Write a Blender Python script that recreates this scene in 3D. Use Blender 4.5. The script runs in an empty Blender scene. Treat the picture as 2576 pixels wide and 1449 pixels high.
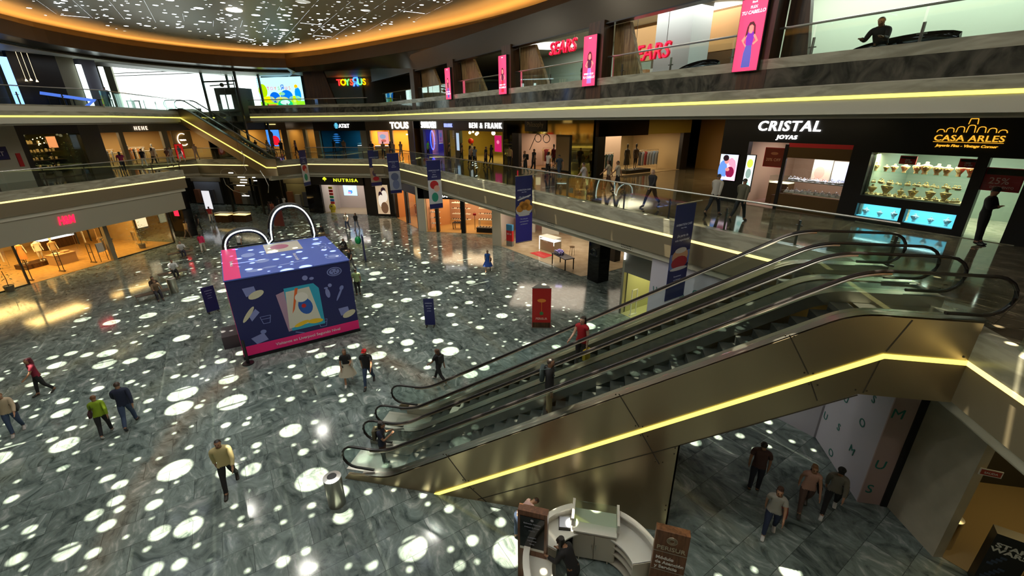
import bpy, bmesh, math, random
from math import sin, cos, pi, radians, sqrt, atan2, hypot
from mathutils import Matrix, Vector, geometry
SC = bpy.context.scene
COL = SC.collection
# ------------------------------------------------------------------ camera
CAMZ = 10.0
def _cam():
    p, r, yaw = radians(21.4), radians(-0.6), radians(12.0)
    F = Vector((0, cos(p), -sin(p))); R = Vector((1, 0, 0)); U = R.cross(F)
    R2 = cos(r) * R + sin(r) * U; U2 = -sin(r) * R + cos(r) * U
    Z = Matrix.Rotation(yaw, 3, 'Z')
    R2, U2, F = Z @ R2, Z @ U2, Z @ F
    m = Matrix((( R2.x, U2.x, -F.x, 0), (R2.y, U2.y, -F.y, 0), (R2.z, U2.z, -F.z, CAMZ), (0, 0, 0, 1)))
    cd = bpy.data.cameras.new('camera'); cd.sensor_width = 36; cd.lens = 1085 / 2576 * 36
    cd.clip_start = 0.1; cd.clip_end = 400
    o = bpy.data.objects.new('camera', cd); COL.objects.link(o); o.matrix_world = m
    SC.camera = o
_cam()
# ------------------------------------------------------------------ world, sun, exposure
SC.view_settings.view_transform = 'Standard'
SC.view_settings.look = 'None'
SC.view_settings.exposure = 0.0
SC.view_settings.gamma = 1.0
try: SC.view_settings.use_curve_mapping = False
except Exception: pass
W = bpy.data.worlds.new('world'); SC.world = W; W.use_nodes = True
W.node_tree.nodes['Background'].inputs[0].default_value = (0.86, 0.94, 1.0, 1)
W.node_tree.nodes['Background'].inputs[1].default_value = 6.0
cy = SC.cycles
cy.use_denoising = True
cy.adaptive_threshold = 0.05
cy.max_bounces = 5; cy.diffuse_bounces = 2; cy.glossy_bounces = 3; cy.transmission_bounces = 2
cy.transparent_max_bounces = 14
cy.caustics_reflective = False; cy.caustics_refractive = False
cy.sample_clamp_indirect = 4.0
cy.sample_clamp_direct = 0.0
SUND = Vector((3.2, -1.3, -16.7)).normalized()
sl = bpy.data.lights.new('sun', 'SUN'); sl.energy = 25; sl.angle = radians(0.3); sl.color = (1, 0.90, 0.68)
so = bpy.data.objects.new('sun', sl); COL.objects.link(so)
so.rotation_euler = SUND.to_track_quat('-Z', 'Y').to_euler(); so.location = (-8, 6, 60)

def area(name, loc, sx, sy, power, col=(1, .9, .75), rot=(0, 0, 0), shape='RECTANGLE', spread=pi):
    l = bpy.data.lights.new(name, 'AREA'); l.shape = shape; l.size = sx; l.size_y = sy
    l.energy = power; l.color = col; l.spread = spread
    o = bpy.data.objects.new(name, l); COL.objects.link(o); o.location = loc; o.rotation_euler = rot
    return o
# ambient fill for the hall floor: added disc lights just under the dome plate
DOMEZ = 16.7
FILL_DISCS = [(-24, 28), (-17, 25), (-24, 19), (-10, 20), (-17, 16), (-3, 14), (-10, 11), (-18, 8), (1, 6), (-6, 4), (-11, 0), (3, -1)]
for x, y in FILL_DISCS:
    area('dome_fill', (x, y, DOMEZ - 0.09), .8, .8, 185, (1, 0.97, 0.86), shape='DISK')
# ------------------------------------------------------------------ materials
MT = {}
def mat(name, col=(.5, .5, .5), rough=.5, metal=0., em=None, es=0., spec=.5, build=None):
    if name in MT: return MT[name]
    m = bpy.data.materials.new(name); m.use_nodes = True
    nt = m.node_tree; b = nt.nodes['Principled BSDF']
    b.inputs['Base Color'].default_value = (*col, 1); b.inputs['Roughness'].default_value = rough
    b.inputs['Metallic'].default_value = metal; b.inputs['Specular IOR Level'].default_value = spec
    if em is not None:
        b.inputs['Emission Color'].default_value = (*em, 1); b.inputs['Emission Strength'].default_value = es
    m.diffuse_color = (*col, 1)
    if build: build(nt, b)
    MT[name] = m
    return m
def N(nt, t, **k):
    n = nt.nodes.new(t)
    for a, v in k.items():
        if a.startswith('i_'):
            key = a[2:]; key = int(key) if key.isdigit() else key.replace('_', ' ')
            n.inputs[key].default_value = v
        else: setattr(n, a, v)
    return n
def noise_col(c1, c2, scale=3., detail=4., dist=0., axis=None, lo=.35, hi=.65):
    def f(nt, b):
        L = nt.links
        tc = N(nt, 'ShaderNodeNewGeometry'); mp = N(nt, 'ShaderNodeMapping')
        L.new(tc.outputs['Position'], mp.inputs[0])
        if axis: mp.inputs['Scale'].default_value = axis
        no = N(nt, 'ShaderNodeTexNoise', i_Scale=scale, i_Detail=detail, i_Distortion=dist)
        L.new(mp.outputs[0], no.inputs[0])
        cr = N(nt, 'ShaderNodeValToRGB'); cr.color_ramp.elements[0].position = lo; cr.color_ramp.elements[1].position = hi
        cr.color_ramp.elements[0].color = (*c1, 1); cr.color_ramp.elements[1].color = (*c2, 1)
        L.new(no.outputs[0], cr.inputs[0]); L.new(cr.outputs[0], b.inputs['Base Color'])
    return f
def marble(dark, mid, light, tile=(1.2, .8), rot=45, veins=(.62, .34, 1), joint=.6, scale=1.0):
    def f(nt, b):
        L = nt.links
        g = N(nt, 'ShaderNodeNewGeometry')
        mp = N(nt, 'ShaderNodeMapping'); mp.inputs['Rotation'].default_value = (0, 0, radians(-rot))
        L.new(g.outputs['Position'], mp.inputs[0])
        br = N(nt, 'ShaderNodeTexBrick'); br.inputs['Scale'].default_value = 1
        br.inputs['Brick Width'].default_value = tile[0]; br.inputs['Row Height'].default_value = tile[1]
        br.inputs['Mortar Size'].default_value = .006; br.inputs['Mortar Smooth'].default_value = 0
        br.inputs['Color1'].default_value = (0, 0, 0, 1); br.inputs['Color2'].default_value = (1, 1, 1, 1)
        br.inputs['Mortar'].default_value = (.5, .5, .5, 1)
        L.new(mp.outputs[0], br.inputs[0])
        # each slab gets its own stretch of veining
        off = N(nt, 'ShaderNodeVectorMath', operation='SCALE'); off.inputs['Scale'].default_value = 17.0
        L.new(br.outputs['Color'], off.inputs[0])
        mp2 = N(nt, 'ShaderNodeMapping'); mp2.inputs['Scale'].default_value = veins
        mp2.inputs['Rotation'].default_value = (0, 0, .35)
        L.new(mp.outputs[0], mp2.inputs[0])
        ad = N(nt, 'ShaderNodeVectorMath', operation='ADD')
        L.new(mp2.outputs[0], ad.inputs[0]); L.new(off.outputs[0], ad.inputs[1])
        wn = N(nt, 'ShaderNodeTexNoise', i_Scale=2.2 * scale, i_Detail=7., i_Distortion=2.6, i_Roughness=.62)
        L.new(ad.outputs[0], wn.inputs[0])
        cr = N(nt, 'ShaderNodeValToRGB'); e = cr.color_ramp.elements
        e[0].position = .30; e[0].color = (*dark, 1); e[1].position = .72; e[1].color = (*light, 1)
        m = e.new(.47); m.color = (*mid, 1); m = e.new(.56); m.color = (*[x * 1.25 for x in mid], 1)
        L.new(wn.outputs[0], cr.inputs[0])
        tone = N(nt, 'ShaderNodeMapRange'); tone.inputs[3].default_value = .78; tone.inputs[4].default_value = 1.15
        L.new(br.outputs['Color'], tone.inputs[0])
        big = N(nt, 'ShaderNodeTexNoise', i_Scale=.16, i_Detail=2.); L.new(g.outputs['Position'], big.inputs[0])
        bm_ = N(nt, 'ShaderNodeMapRange'); bm_.inputs[1].default_value = .3; bm_.inputs[2].default_value = .7
        bm_.inputs[3].default_value = .85; bm_.inputs[4].default_value = 1.12; L.new(big.outputs[0], bm_.inputs[0])
        mm = N(nt, 'ShaderNodeMath', operation='MULTIPLY'); L.new(tone.outputs[0], mm.inputs[0]); L.new(bm_.outputs[0], mm.inputs[1])
        jm = N(nt, 'ShaderNodeMapRange'); jm.inputs[3].default_value = 1; jm.inputs[4].default_value = 1 - joint
        L.new(br.outputs['Fac'], jm.inputs[0])
        mm2 = N(nt, 'ShaderNodeMath', operation='MULTIPLY'); L.new(mm.outputs[0], mm2.inputs[0]); L.new(jm.outputs[0], mm2.inputs[1])
        vs = N(nt, 'ShaderNodeVectorMath', operation='SCALE'); L.new(cr.outputs[0], vs.inputs[0]); L.new(mm2.outputs[0], vs.inputs['Scale'])
        L.new(vs.outputs[0], b.inputs['Base Color'])
    return f
def glassmat(name, tint=(.92, .975, .955), refl=.06):
    if name in MT: return MT[name]
    m = bpy.data.materials.new(name); m.use_nodes = True; nt = m.node_tree; nt.nodes.clear(); L = nt.links
    o = N(nt, 'ShaderNodeOutputMaterial'); t = N(nt, 'ShaderNodeBsdfTransparent'); t.inputs[0].default_value = (*tint, 1)
    gl = N(nt, 'ShaderNodeBsdfGlossy'); gl.inputs['Roughness'].default_value = 0.02; gl.inputs[0].default_value = (.9, 1, .96, 1)
    fr = N(nt, 'ShaderNodeLayerWeight'); fr.inputs[0].default_value = .25
    mr = N(nt, 'ShaderNodeMapRange'); mr.inputs[3].default_value = refl * .5; mr.inputs[4].default_value = min(1, refl * 6)
    L.new(fr.outputs['Fresnel'], mr.inputs[0])
    mx = N(nt, 'ShaderNodeMixShader'); L.new(mr.outputs[0], mx.inputs[0]); L.new(t.outputs[0], mx.inputs[1]); L.new(gl.outputs[0], mx.inputs[2])
    L.new(mx.outputs[0], o.inputs[0]); m.diffuse_color = (*tint, .3)
    MT[name] = m; return m
def emit(name, col, s=1.5): return mat(name, tuple(min(1, c) * .6 for c in col), .5, 0, col, s)

FLOOR = mat('green_grey_marble', rough=.10, spec=.32, build=marble((.040, .060, .056), (.155, .195, .182), (.44, .47, .45), (1.3, .85)))
FLOOR2 = mat('brown_marble_floor', rough=.08, spec=.5, build=marble((.045, .036, .022), (.105, .085, .055), (.22, .19, .13), (1.2, 1.2), 45))
WHITEM = mat('pale_marble', rough=.25, build=noise_col((.26, .25, .18), (.45, .43, .32), 1.2, 6, 1.5, (.6, .6, 2.5)))
DARKM = mat('dark_marble', rough=.08, build=noise_col((.035, .035, .028), (.12, .11, .085), 1.6, 7, 2.5, (.8, .8, .6)))
WHITE = mat('white_plaster', (.52, .50, .39), .55)
CREAM = mat('cream_plaster', (.48, .47, .36), .6)
BRONZE = mat('champagne_panel', (.30, .245, .155), .42, .85)
TAUPE = mat('taupe_panel', (.20, .165, .10), .45, .15)
SOFFIT = mat('bronze_soffit', (.060, .044, .024), .30, .45)
DOMEM = mat('perforated_champagne_metal', (.66, .56, .38), .35, 0)
BLACK = mat('black_panel', (.008, .008, .009), .35)
BLACKG = mat('black_gloss', (.006, .006, .007), .06)
STEEL = mat('brushed_steel', (.50, .48, .42), .3, 1.)
DSTEEL = mat('dark_steel', (.10, .095, .08), .35, .9)
RUBBER = mat('black_rubber', (.012, .010, .010), .28)
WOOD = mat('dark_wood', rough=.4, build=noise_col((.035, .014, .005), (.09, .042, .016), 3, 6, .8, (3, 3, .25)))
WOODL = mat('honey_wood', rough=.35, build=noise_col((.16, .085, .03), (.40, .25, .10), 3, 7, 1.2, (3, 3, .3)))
GOLD = mat('gold_mirror', (.62, .52, .18), .05, 1.)
GLASS = glassmat('clear_glass')
GLASSW = glassmat('window_glass', (.96, .985, .975), .04)
SHELFG = glassmat('shelf_glass', (.94, .98, .965), .04)
LEDY = emit('led_yellow', (1, .88, .17), 1.6)
LEDW = emit('led_warm', (1, .80, .30), 1.7)
COVE = emit('cove_light', (1, .48, .12), 8)
LETW = emit('letter_white', (1, .98, .93), 3.2)
GREY = mat('grey_plaster', (.20, .20, .18), .6)
DARK = mat('dark_interior', (.02, .019, .016), .6)
NAVY = mat('navy_print', (.013, .016, .105), .5)
PINK = mat('pink_print', (.85, .02, .20), .5)
REDM = mat('red_print', (.55, .015, .02), .5)
# ------------------------------------------------------------------ mesh helpers
class MB:
    def __init__(s, M=None): s.bm = bmesh.new(); s.M = M or Matrix(); s.mats = []
    def mi(s, m):
        if m is None: return 0
        if m not in s.mats: s.mats.append(m)
        return s.mats.index(m)
    def face(s, pts, m=None, flip=False):
        v = [s.bm.verts.new(s.M @ Vector(p)) for p in pts]
        if flip: v.reverse()
        try:
            f = s.bm.faces.new(v); f.material_index = s.mi(m); return f
        except ValueError: return None
    def box(s, x0, y0, z0, x1, y1, z1, m=None, bev=0):
        if x0 > x1: x0, x1 = x1, x0
        if y0 > y1: y0, y1 = y1, y0
        if z0 > z1: z0, z1 = z1, z0
        c = [(x0, y0, z0), (x1, y0, z0), (x1, y1, z0), (x0, y1, z0), (x0, y0, z1), (x1, y0, z1), (x1, y1, z1), (x0, y1, z1)]
        v = [s.bm.verts.new(s.M @ Vector(p)) for p in c]; i = s.mi(m); fs = []
        for q in ((3, 2, 1, 0), (4, 5, 6, 7), (0, 1, 5, 4), (1, 2, 6, 5), (2, 3, 7, 6), (3, 0, 4, 7)):
            f = s.bm.faces.new([v[k] for k in q]); f.material_index = i; fs.append(f)
        if bev:
            es = list({e for f in fs for e in f.edges})
            bmesh.ops.bevel(s.bm, geom=es, offset=bev, segments=2, affect='EDGES', profile=.5)
        return s
    def prism(s, pts, z0, z1, m=None, ms=None):
        n = len(pts); i = s.mi(m); j = s.mi(ms or m)
        a = [s.bm.verts.new(s.M @ Vector((p[0], p[1], z0))) for p in pts]
        b = [s.bm.verts.new(s.M @ Vector((p[0], p[1], z1))) for p in pts]
        try:
            s.bm.faces.new(a[::-1]).material_index = i; s.bm.faces.new(b).material_index = i
        except ValueError: pass
        for k in range(n):
            s.bm.faces.new([a[k], a[(k + 1) % n], b[(k + 1) % n], b[k]]).material_index = j
        return s
    def prism_xz(s, pts, y0, y1, m=None, ms=None):       # outline in x,z extruded along y
        n = len(pts); i = s.mi(m); j = s.mi(ms or m)
        a = [s.bm.verts.new(s.M @ Vector((p[0], y0, p[1]))) for p in pts]
        b = [s.bm.verts.new(s.M @ Vector((p[0], y1, p[1]))) for p in pts]
        s.bm.faces.new(a).material_index = i; s.bm.faces.new(b[::-1]).material_index = i
        for k in range(n):
            s.bm.faces.new([a[k], b[k], b[(k + 1) % n], a[(k + 1) % n]]).material_index = j
        return s
    def lathe(s, prof, c=(0, 0, 0), n=16, m=None, sy=1.):
        i = s.mi(m); rings = []
        for r, z in prof:
            rings.append([s.bm.verts.new(s.M @ Vector((c[0] + r * cos(2 * pi * k / n), c[1] + sy * r * sin(2 * pi * k / n), c[2] + z))) for k in range(n)])
        for a, b in zip(rings, rings[1:]):
            for k in range(n):
                s.bm.faces.new([a[k], a[(k + 1) % n], b[(k + 1) % n], b[k]]).material_index = i
        s.bm.faces.new(rings[0][::-1]).material_index = i; s.bm.faces.new(rings[-1]).material_index = i
        return s
    def cyl(s, c, r, h, n=16, m=None): return s.lathe([(r, 0), (r, h)], c, n, m)
    def sphere(s, c, r, n=12, m=None, sc=(1, 1, 1)):
        i = s.mi(m); rings = []
        top = s.bm.verts.new(s.M @ Vector((c[0], c[1], c[2] + r * sc[2]))); bot = s.bm.verts.new(s.M @ Vector((c[0], c[1], c[2] - r * sc[2])))
        h = n // 2
        for a in range(1, h):
            t = pi * a / h
            rings.append([s.bm.verts.new(s.M @ Vector((c[0] + sc[0] * r * sin(t) * cos(2 * pi * k / n), c[1] + sc[1] * r * sin(t) * sin(2 * pi * k / n), c[2] + sc[2] * r * cos(t)))) for k in range(n)])
        for k in range(n):
            s.bm.faces.new([top, rings[0][k], rings[0][(k + 1) % n]]).material_index = i
            s.bm.faces.new([bot, rings[-1][(k + 1) % n], rings[-1][k]]).material_index = i
        for a, b in zip(rings, rings[1:]):
            for k in range(n): s.bm.faces.new([a[k], b[k], b[(k + 1) % n], a[(k + 1) % n]]).material_index = i
        return s
    def tube(s, pts, r, n=8, m=None, closed=False, ry=None):
        pts = [Vector(p) for p in pts]; i = s.mi(m); rings = []; N_ = len(pts); ry = ry or r
        rr = r if isinstance(r, (list, tuple)) else [r] * N_
        up = Vector((0, 0, 1))
        for k, p in enumerate(pts):
            if closed: d = pts[(k + 1) % N_] - pts[k - 1]
            else: d = pts[min(k + 1, N_ - 1)] - pts[max(k - 1, 0)]
            d.normalize()
            a = d.cross(up)
            if a.length < .15: a = d.cross(Vector((0, 1, 0)))
            if a.length < .15: a = d.cross(Vector((1, 0, 0)))
            a.normalize(); b = d.cross(a)
            rr2 = rr[k]; ry2 = ry if not isinstance(ry, (list, tuple)) else rr2
            if isinstance(r, (list, tuple)): ry2 = rr2
            rings.append([s.bm.verts.new(s.M @ (p + a * rr2 * cos(2 * pi * q / n) + b * ry2 * sin(2 * pi * q / n))) for q in range(n)])
        R = list(zip(rings, rings[1:] + ([rings[0]] if closed else [])))
        for a, b in R:
            for q in range(n):
                try: s.bm.faces.new([a[q], a[(q + 1) % n], b[(q + 1) % n], b[q]]).material_index = i
                except ValueError: pass
        if not closed:
            s.bm.faces.new(rings[0][::-1]).material_index = i; s.bm.faces.new(rings[-1]).material_index = i
        return s
    def ribbon(s, pts, o0, o1, z0, z1, m=None, closed=False):   # wall following a plan polyline; offsets to its left
        pts = [Vector((p[0], p[1])) for p in pts]; n = len(pts)
        def off(k, d):
            p = pts[k]
            if closed or 0 < k < n - 1:
                a = (p - pts[k - 1]).normalized(); b = (pts[(k + 1) % n] - p).normalized()
                na = Vector((-a.y, a.x)); nb = Vector((-b.y, b.x)); q = (na + nb)
                q = q / max(q.length_squared / 2, .2)
            else:
                a = (pts[1] - pts[0]) if k == 0 else (pts[-1] - pts[-2]); a.normalize(); q = Vector((-a.y, a.x))
            return p + q * d
        A = [off(k, o0) for k in range(n)]; B = [off(k, o1) for k in range(n)]; i = s.mi(m)
        V = [[s.bm.verts.new(s.M @ Vector((q.x, q.y, z))) for q, z in ((A[k], z0), (B[k], z0), (B[k], z1), (A[k], z1))] for k in range(n)]
        rng = range(n) if closed else range(n - 1)
        for k in rng:
            a, b = V[k], V[(k + 1) % n]
            for q in range(4):
                s.bm.faces.new([a[q], b[q], b[(q + 1) % 4], a[(q + 1) % 4]]).material_index = i
        if not closed:
            s.bm.faces.new(V[0]).material_index = i; s.bm.faces.new(V[-1][::-1]).material_index = i
        return s
    def build(s, name, m=None, parent=None, smooth=False, recalc=True):
        if smooth: bmesh.ops.remove_doubles(s.bm, verts=s.bm.verts, dist=1e-5)
        if recalc: bmesh.ops.recalc_face_normals(s.bm, faces=s.bm.faces)
        me = bpy.data.meshes.new(name); s.bm.to_mesh(me); s.bm.free()
        if s.mats:
            for x in s.mats: me.materials.append(x)
        elif m: me.materials.append(m)
        if smooth:
            me.polygons.foreach_set('use_smooth', [True] * len(me.polygons))
            try: me.set_sharp_from_angle(angle=radians(40))
            except Exception: pass
        o = bpy.data.objects.new(name, me); COL.objects.link(o)
        if parent is not None:
            o.parent = parent
            q = parent; T = parent.matrix_basis.copy()
            while q.parent is not None: q = q.parent
            # vertices are written in world space: undo the root's placement
            o.matrix_parent_inverse = Matrix() if parent is not q else (Matrix() if parent.type != 'EMPTY' else T.inverted())
        return o
def tag(o, label=None, cat=None, group=None, kind=None):
    if label: o['label'] = label
    if cat: o['category'] = cat
    if group: o['group'] = group
    if kind: o['kind'] = kind
    return o
def thing(name, label, cat, loc=(0, 0, 0), rz=0, group=None):
    o = bpy.data.objects.new(name, None); o.empty_display_size = .2; COL.objects.link(o)
    o.location = loc; o.rotation_euler = (0, 0, rz)
    o.matrix_basis = Matrix.Translation(Vector(loc)) @ Matrix.Rotation(rz, 4, 'Z')
    return tag(o, label, cat, group)
def struct(mb, name, m=None, smooth=False): return tag(mb.build(name, m, smooth=smooth), kind='structure')
def dup(root, loc, rz=0, label=None, group=None, sc=1):
    r = root.copy(); COL.objects.link(r); r.location = loc; r.rotation_euler = (0, 0, rz); r.scale = (sc, sc, sc)
    if label: r['label'] = label
    if group: r['group'] = group
    for ch in list(root.children):
        c = ch.copy(); COL.objects.link(c); c.parent = r
        for g2 in ch.children:
            d = g2.copy(); COL.objects.link(d); d.parent = c
    return r
def Tz(x=0, y=0, z=0, rz=0): return Matrix.Translation((x, y, z)) @ Matrix.Rotation(rz, 4, 'Z')
_FC = {}
def text(s, size, M, m, name='lettering', parent=None, ext=.03, bold=0, sx=1., align='CENTER', italic=0, space=1., W=None):
    """text standing in the local x,z plane, facing local -y; baseline at z=0"""
    cu = bpy.data.curves.new(name, 'FONT'); cu.body = s; cu.size = size; cu.align_x = align
    cu.extrude = ext; cu.offset = bold; cu.shear = italic; cu.space_character = space; cu.resolution_u = 3
    cu.materials.append(m)
    o = bpy.data.objects.new(name, cu); COL.objects.link(o)
    dg = bpy.context.evaluated_depsgraph_get(); me = bpy.data.meshes.new_from_object(o.evaluated_get(dg))
    bpy.data.objects.remove(o); bpy.data.curves.remove(cu)
    me.name = name
    if W and me.vertices:
        xs = [v.co.x for v in me.vertices]; sx = W / max(1e-6, max(xs) - min(xs)); me.transform(Matrix.Translation((-(max(xs) + min(xs)) / 2, 0, 0)))
    me.transform(M @ Matrix.Rotation(radians(90), 4, 'X') @ Matrix.Diagonal((sx, 1, 1, 1)))
    if not me.materials: me.materials.append(m)
    o = bpy.data.objects.new(name, me); COL.objects.link(o)
    if parent is not None:
        o.parent = parent
        if parent.parent is None and parent.type == 'EMPTY': o.matrix_parent_inverse = parent.matrix_basis.inverted()
    return o
# frames: local x runs right along the shop line as seen from the hall, local y goes into the shop
FA = Tz(rz=radians(-45))                 # diagonal side; x = s, y = d
def ftx(s, d): return ((s + d) / sqrt(2), (d - s) / sqrt(2))
DA = 20.4 / sqrt(2)
L2, L3 = 6.2, 11.05

# ================================================================== STRUCTURE
V2 = [(7, -16), (7, 13.4), (-23, 43.4), (-32.2, 43.4), (-33.9, 40.0), (-33.9, 41.5), (-44.5, 41.5), (-45.5, 40.5), (-45.5, 31.5), (-35.45, 31.5), (-35.45, -16)]
V3 = [(10.4, -16), (10.4, 10.0), (-23, 43.4), (-38.0, 43.4), (-38.0, 46.4), (-42.6, 46.4), (-42.6, 43.4), (-44.6, 43.4), (-44.6, 41.5), (-43.4, 41.5), (-43.4, 40.0), (-35.45, 27.0), (-35.45, -16)]
OUT = [(34, -18), (34, 66), (-72, 66), (-72, -18)]
def slab(name, outer, holes, z0, z1, mt, mb_):
    m = MB()
    loops = [[Vector((*p, 0)) for p in outer]] + [[Vector((*p, 0)) for p in h] for h in holes]
    flat = [p for l in loops for p in l]
    tris = geometry.tessellate_polygon(loops)
    for z, mm in ((z0, mb_), (z1, mt)):
        vs = [m.bm.verts.new((p.x, p.y, z)) for p in flat]
        for t in tris:
            try: m.bm.faces.new([vs[k] for k in t]).material_index = m.mi(mm)
            except ValueError: pass
    for l in loops[1:]:
        for k in range(len(l)):
            a, b = l[k], l[(k + 1) % len(l)]
            m.face([(a.x, a.y, z0), (b.x, b.y, z0), (b.x, b.y, z1), (a.x, a.y, z1)], mb_)
    bmesh.ops.remove_doubles(m.bm, verts=m.bm.verts, dist=1e-4)
    o = m.build(name, recalc=True); tag(o, kind='structure'); return o
ELV = [(-42.5, 42.6), (-38.1, 42.6), (-38.1, 46.3), (-42.5, 46.3)]
m = MB(); m.box(-72, -18, -.3, 34, 66, 0); struct(m, 'floor', FLOOR)
slab('floor_second', OUT, [[(x, y) for x, y in V2], ELV], 4.75, L2, FLOOR2, WHITE)
slab('floor_third', OUT, [V3], 10.03, L3, FLOOR2, WHITE)
m = MB(); m.box(-72, 65.7, 0, 34, 66, 17.1); struct(m, 'wall_back', DARK)
m = MB(); m.box(-72, -18, 0, -71.7, 66, 17.1); struct(m, 'wall_left', DARK)
m = MB(); m.box(33.7, -18, 0, 34, 66, 15.5); struct(m, 'wall_right', DARK)
m = MB(); m.box(-72, -18.3, 0, 34, -18, 15.5); struct(m, 'wall_front', TAUPE)

def edge(name, pts, zled, ztop, zbot, cols, label_n):
    """balcony edge: pale curb, glowing strip, metal panel"""
    a, b, c = cols
    m = MB(); m.ribbon(pts, -.3, .03, zled + .05, ztop, a); m.ribbon(pts, -.3, .018, zbot, zled - .05, b)
    o = m.build('trim_%d' % label_n); tag(o, kind='structure')
    m = MB(); m.ribbon(pts, -.06, .045, zled - .045, zled + .045)
    o = m.build('led_strip', LEDY if zled > 8 else LEDW)
    return o
def led(o, label): tag(o, label, 'light strip', 'glowing yellow strips along the balcony edges')
# second level edges (pts in the direction that keeps the void on the left)
E2A = [(7, -16), (7, 13.4), (-23, 43.4), (-32.2, 43.4), (-33.9, 40.0)]
led(edge('e', E2A, 5.6, 6.22, 4.72, (WHITEM, TAUPE, WHITE), 1), 'long pale yellow light strip on the middle balcony above the shoe and perfume shops')
led(edge('e', [(-33.9, 41.5), (-44.5, 41.5), (-45.5, 40.5), (-45.5, 31.5)], 5.6, 6.22, 4.72, (WHITEM, TAUPE, WHITE), 2), 'short light strip on the middle balcony behind the far escalator')
led(edge('e', [(-45.5, 31.5), (-35.45, 31.5), (-35.45, -16)], 5.6, 6.22, 4.72, (WHITEM, TAUPE, WHITE), 3), 'yellow light strip on the left middle balcony above the red clothing shop sign')
E3A = [(10.4, -16), (10.4, 10.0), (-23, 43.4), (-38.0, 43.4)]
led(edge('e', E3A, 10.45, 10.77, 10.03, (WHITEM, WHITE, WHITE), 4), 'bright yellow light strip running along the top balcony on the right')
led(edge('e', [(-42.6, 43.4), (-44.6, 43.4), (-44.6, 41.5)], 10.45, 10.77, 10.03, (WHITEM, WHITE, WHITE), 5), 'short yellow strip left of the glass lift at the top balcony')
led(edge('e', [(-43.4, 40.0), (-35.45, 27.0), (-35.45, -16)], 10.45, 10.77, 10.03, (WHITEM, WHITE, WHITE), 6), 'yellow light strip on the left top balcony ending at the far escalator')
# marble parapet of the third level, diagonal side and left side
m = MB()
m.ribbon(E3A, -.55, .012, 10.80, 11.32, DARKM); m.ribbon(E3A, -.60, .02, 11.32, 11.60, WHITEM)
m.ribbon([(-43.4, 40.0), (-35.45, 27.0), (-35.45, -16)], -.4, -.12, 10.75, 11.15, WHITEM)
tag(m.build('trim_7'), kind='structure')
# white stepped mouldings under the balconies
m = MB()
for pts, z0, n in ((E2A, 4.72, 3), ([(-33.9, 41.5), (-44.5, 41.5), (-45.5, 40.5), (-45.5, 31.5), (-35.45, 31.5), (-35.45, -16)], 4.72, 3)):
    m.ribbon(pts, -.55, -.12, 4.45, z0 + .04, WHITE); m.ribbon(pts, -.95, -.40, 4.20, 4.5, WHITE)
for pts in (E3A, [(-43.4, 40.0), (-35.45, 27.0), (-35.45, -16)]):
    m.ribbon(pts, -.8, -.25, 9.92, 10.06, WHITE)
tag(m.build('trim_8'), kind='structure')
# perforated vents in the moulding under the middle balcony
def vent(s, z, label):
    t = thing('air_vent', label, 'vent', (*ftx(s, DA), z)); m = MB(FA)
    m.box(s - .35, DA + .10, z, s + .35, DA + .14, z + .24, WHITE); m.build('grille', None, t)
    m = MB(FA)
    for i in range(7):
        for j in range(2): m.box(s - .29 + i * .09, DA + .09, z + .05 + j * .1, s - .25 + i * .09, DA + .11, z + .09 + j * .1, BLACK)
    m.build('vent_holes', None, t)
for s, lb in ((-23.8, 'perforated white vent in the moulding left of the hanging pastry banner'), (-18.4, 'perforated white vent above the perfume shop entrance'), (-12.9, 'perforated white vent above the grey shop fascia by the escalators')):
    vent(s, 4.48, lb)
LIPM = mat('bronze_lip', (.11, .06, .02), .45, .4)
# third level ceiling, bulkhead and dome opening
OPEN = [(-32.8, 43.9), (-35.3, 42.4), (-37.8, 38.8), (-39.2, 33.5), (-38.4, 27.7), (-36.5, 23.3), (-33, 17), (-28.5, 10.5), (-23, 3.5), (-16.5, -3), (-9, -8.5), (0, -11), (7, -9.5), (11, -4), (11.8, 3), (10, 10), (6.3, 16.5), (1.5, 22.5), (-3.6, 27.4), (-9.05, 32.2), (-15, 36), (-22.4, 40), (-28.2, 42.6)]
def smooth_loop(P, k=4, corner=0):
    R = []; n = len(P)
    for i in range(n):
        p0, p1, p2, p3 = [Vector(P[(i + j) % n]) for j in (-1, 0, 1, 2)]
        if i == corner: p0 = 2 * p1 - p2
        if (i + 1) % n == corner: p3 = 2 * p2 - p1
        for q in range(k):
            t = q / k
            R.append(.5 * ((2 * p1) + (p2 - p0) * t + (2 * p0 - 5 * p1 + 4 * p2 - p3) * t * t + (3 * p1 - p0 - 3 * p2 + p3) * t ** 3))
    return R
OP = smooth_loop(OPEN)
CEN = Vector((-11, 15))
def ray_to(loop, d):
    best = None
    for k in range(len(loop)):
        a = Vector(loop[k]) - CEN; b = Vector(loop[(k + 1) % len(loop)]) - CEN; e = b - a
        den = d.x * e.y - d.y * e.x
        if abs(den) < 1e-9: continue
        t = (a.x * e.y - a.y * e.x) / den; u = (a.x * d.y - a.y * d.x) / den
        if t > 0 and -1e-6 <= u <= 1 + 1e-6 and (best is None or t > best): best = t
    return CEN + d * best
VB = [(10.6, -15), (10.5, 10.0), (-23, 43.6), (-45, 43.6), (-45, 40), (-36, 27), (-36, -15)]
ring0, ring1, ringm, ringx = [], [], [], []
m = MB()
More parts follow.
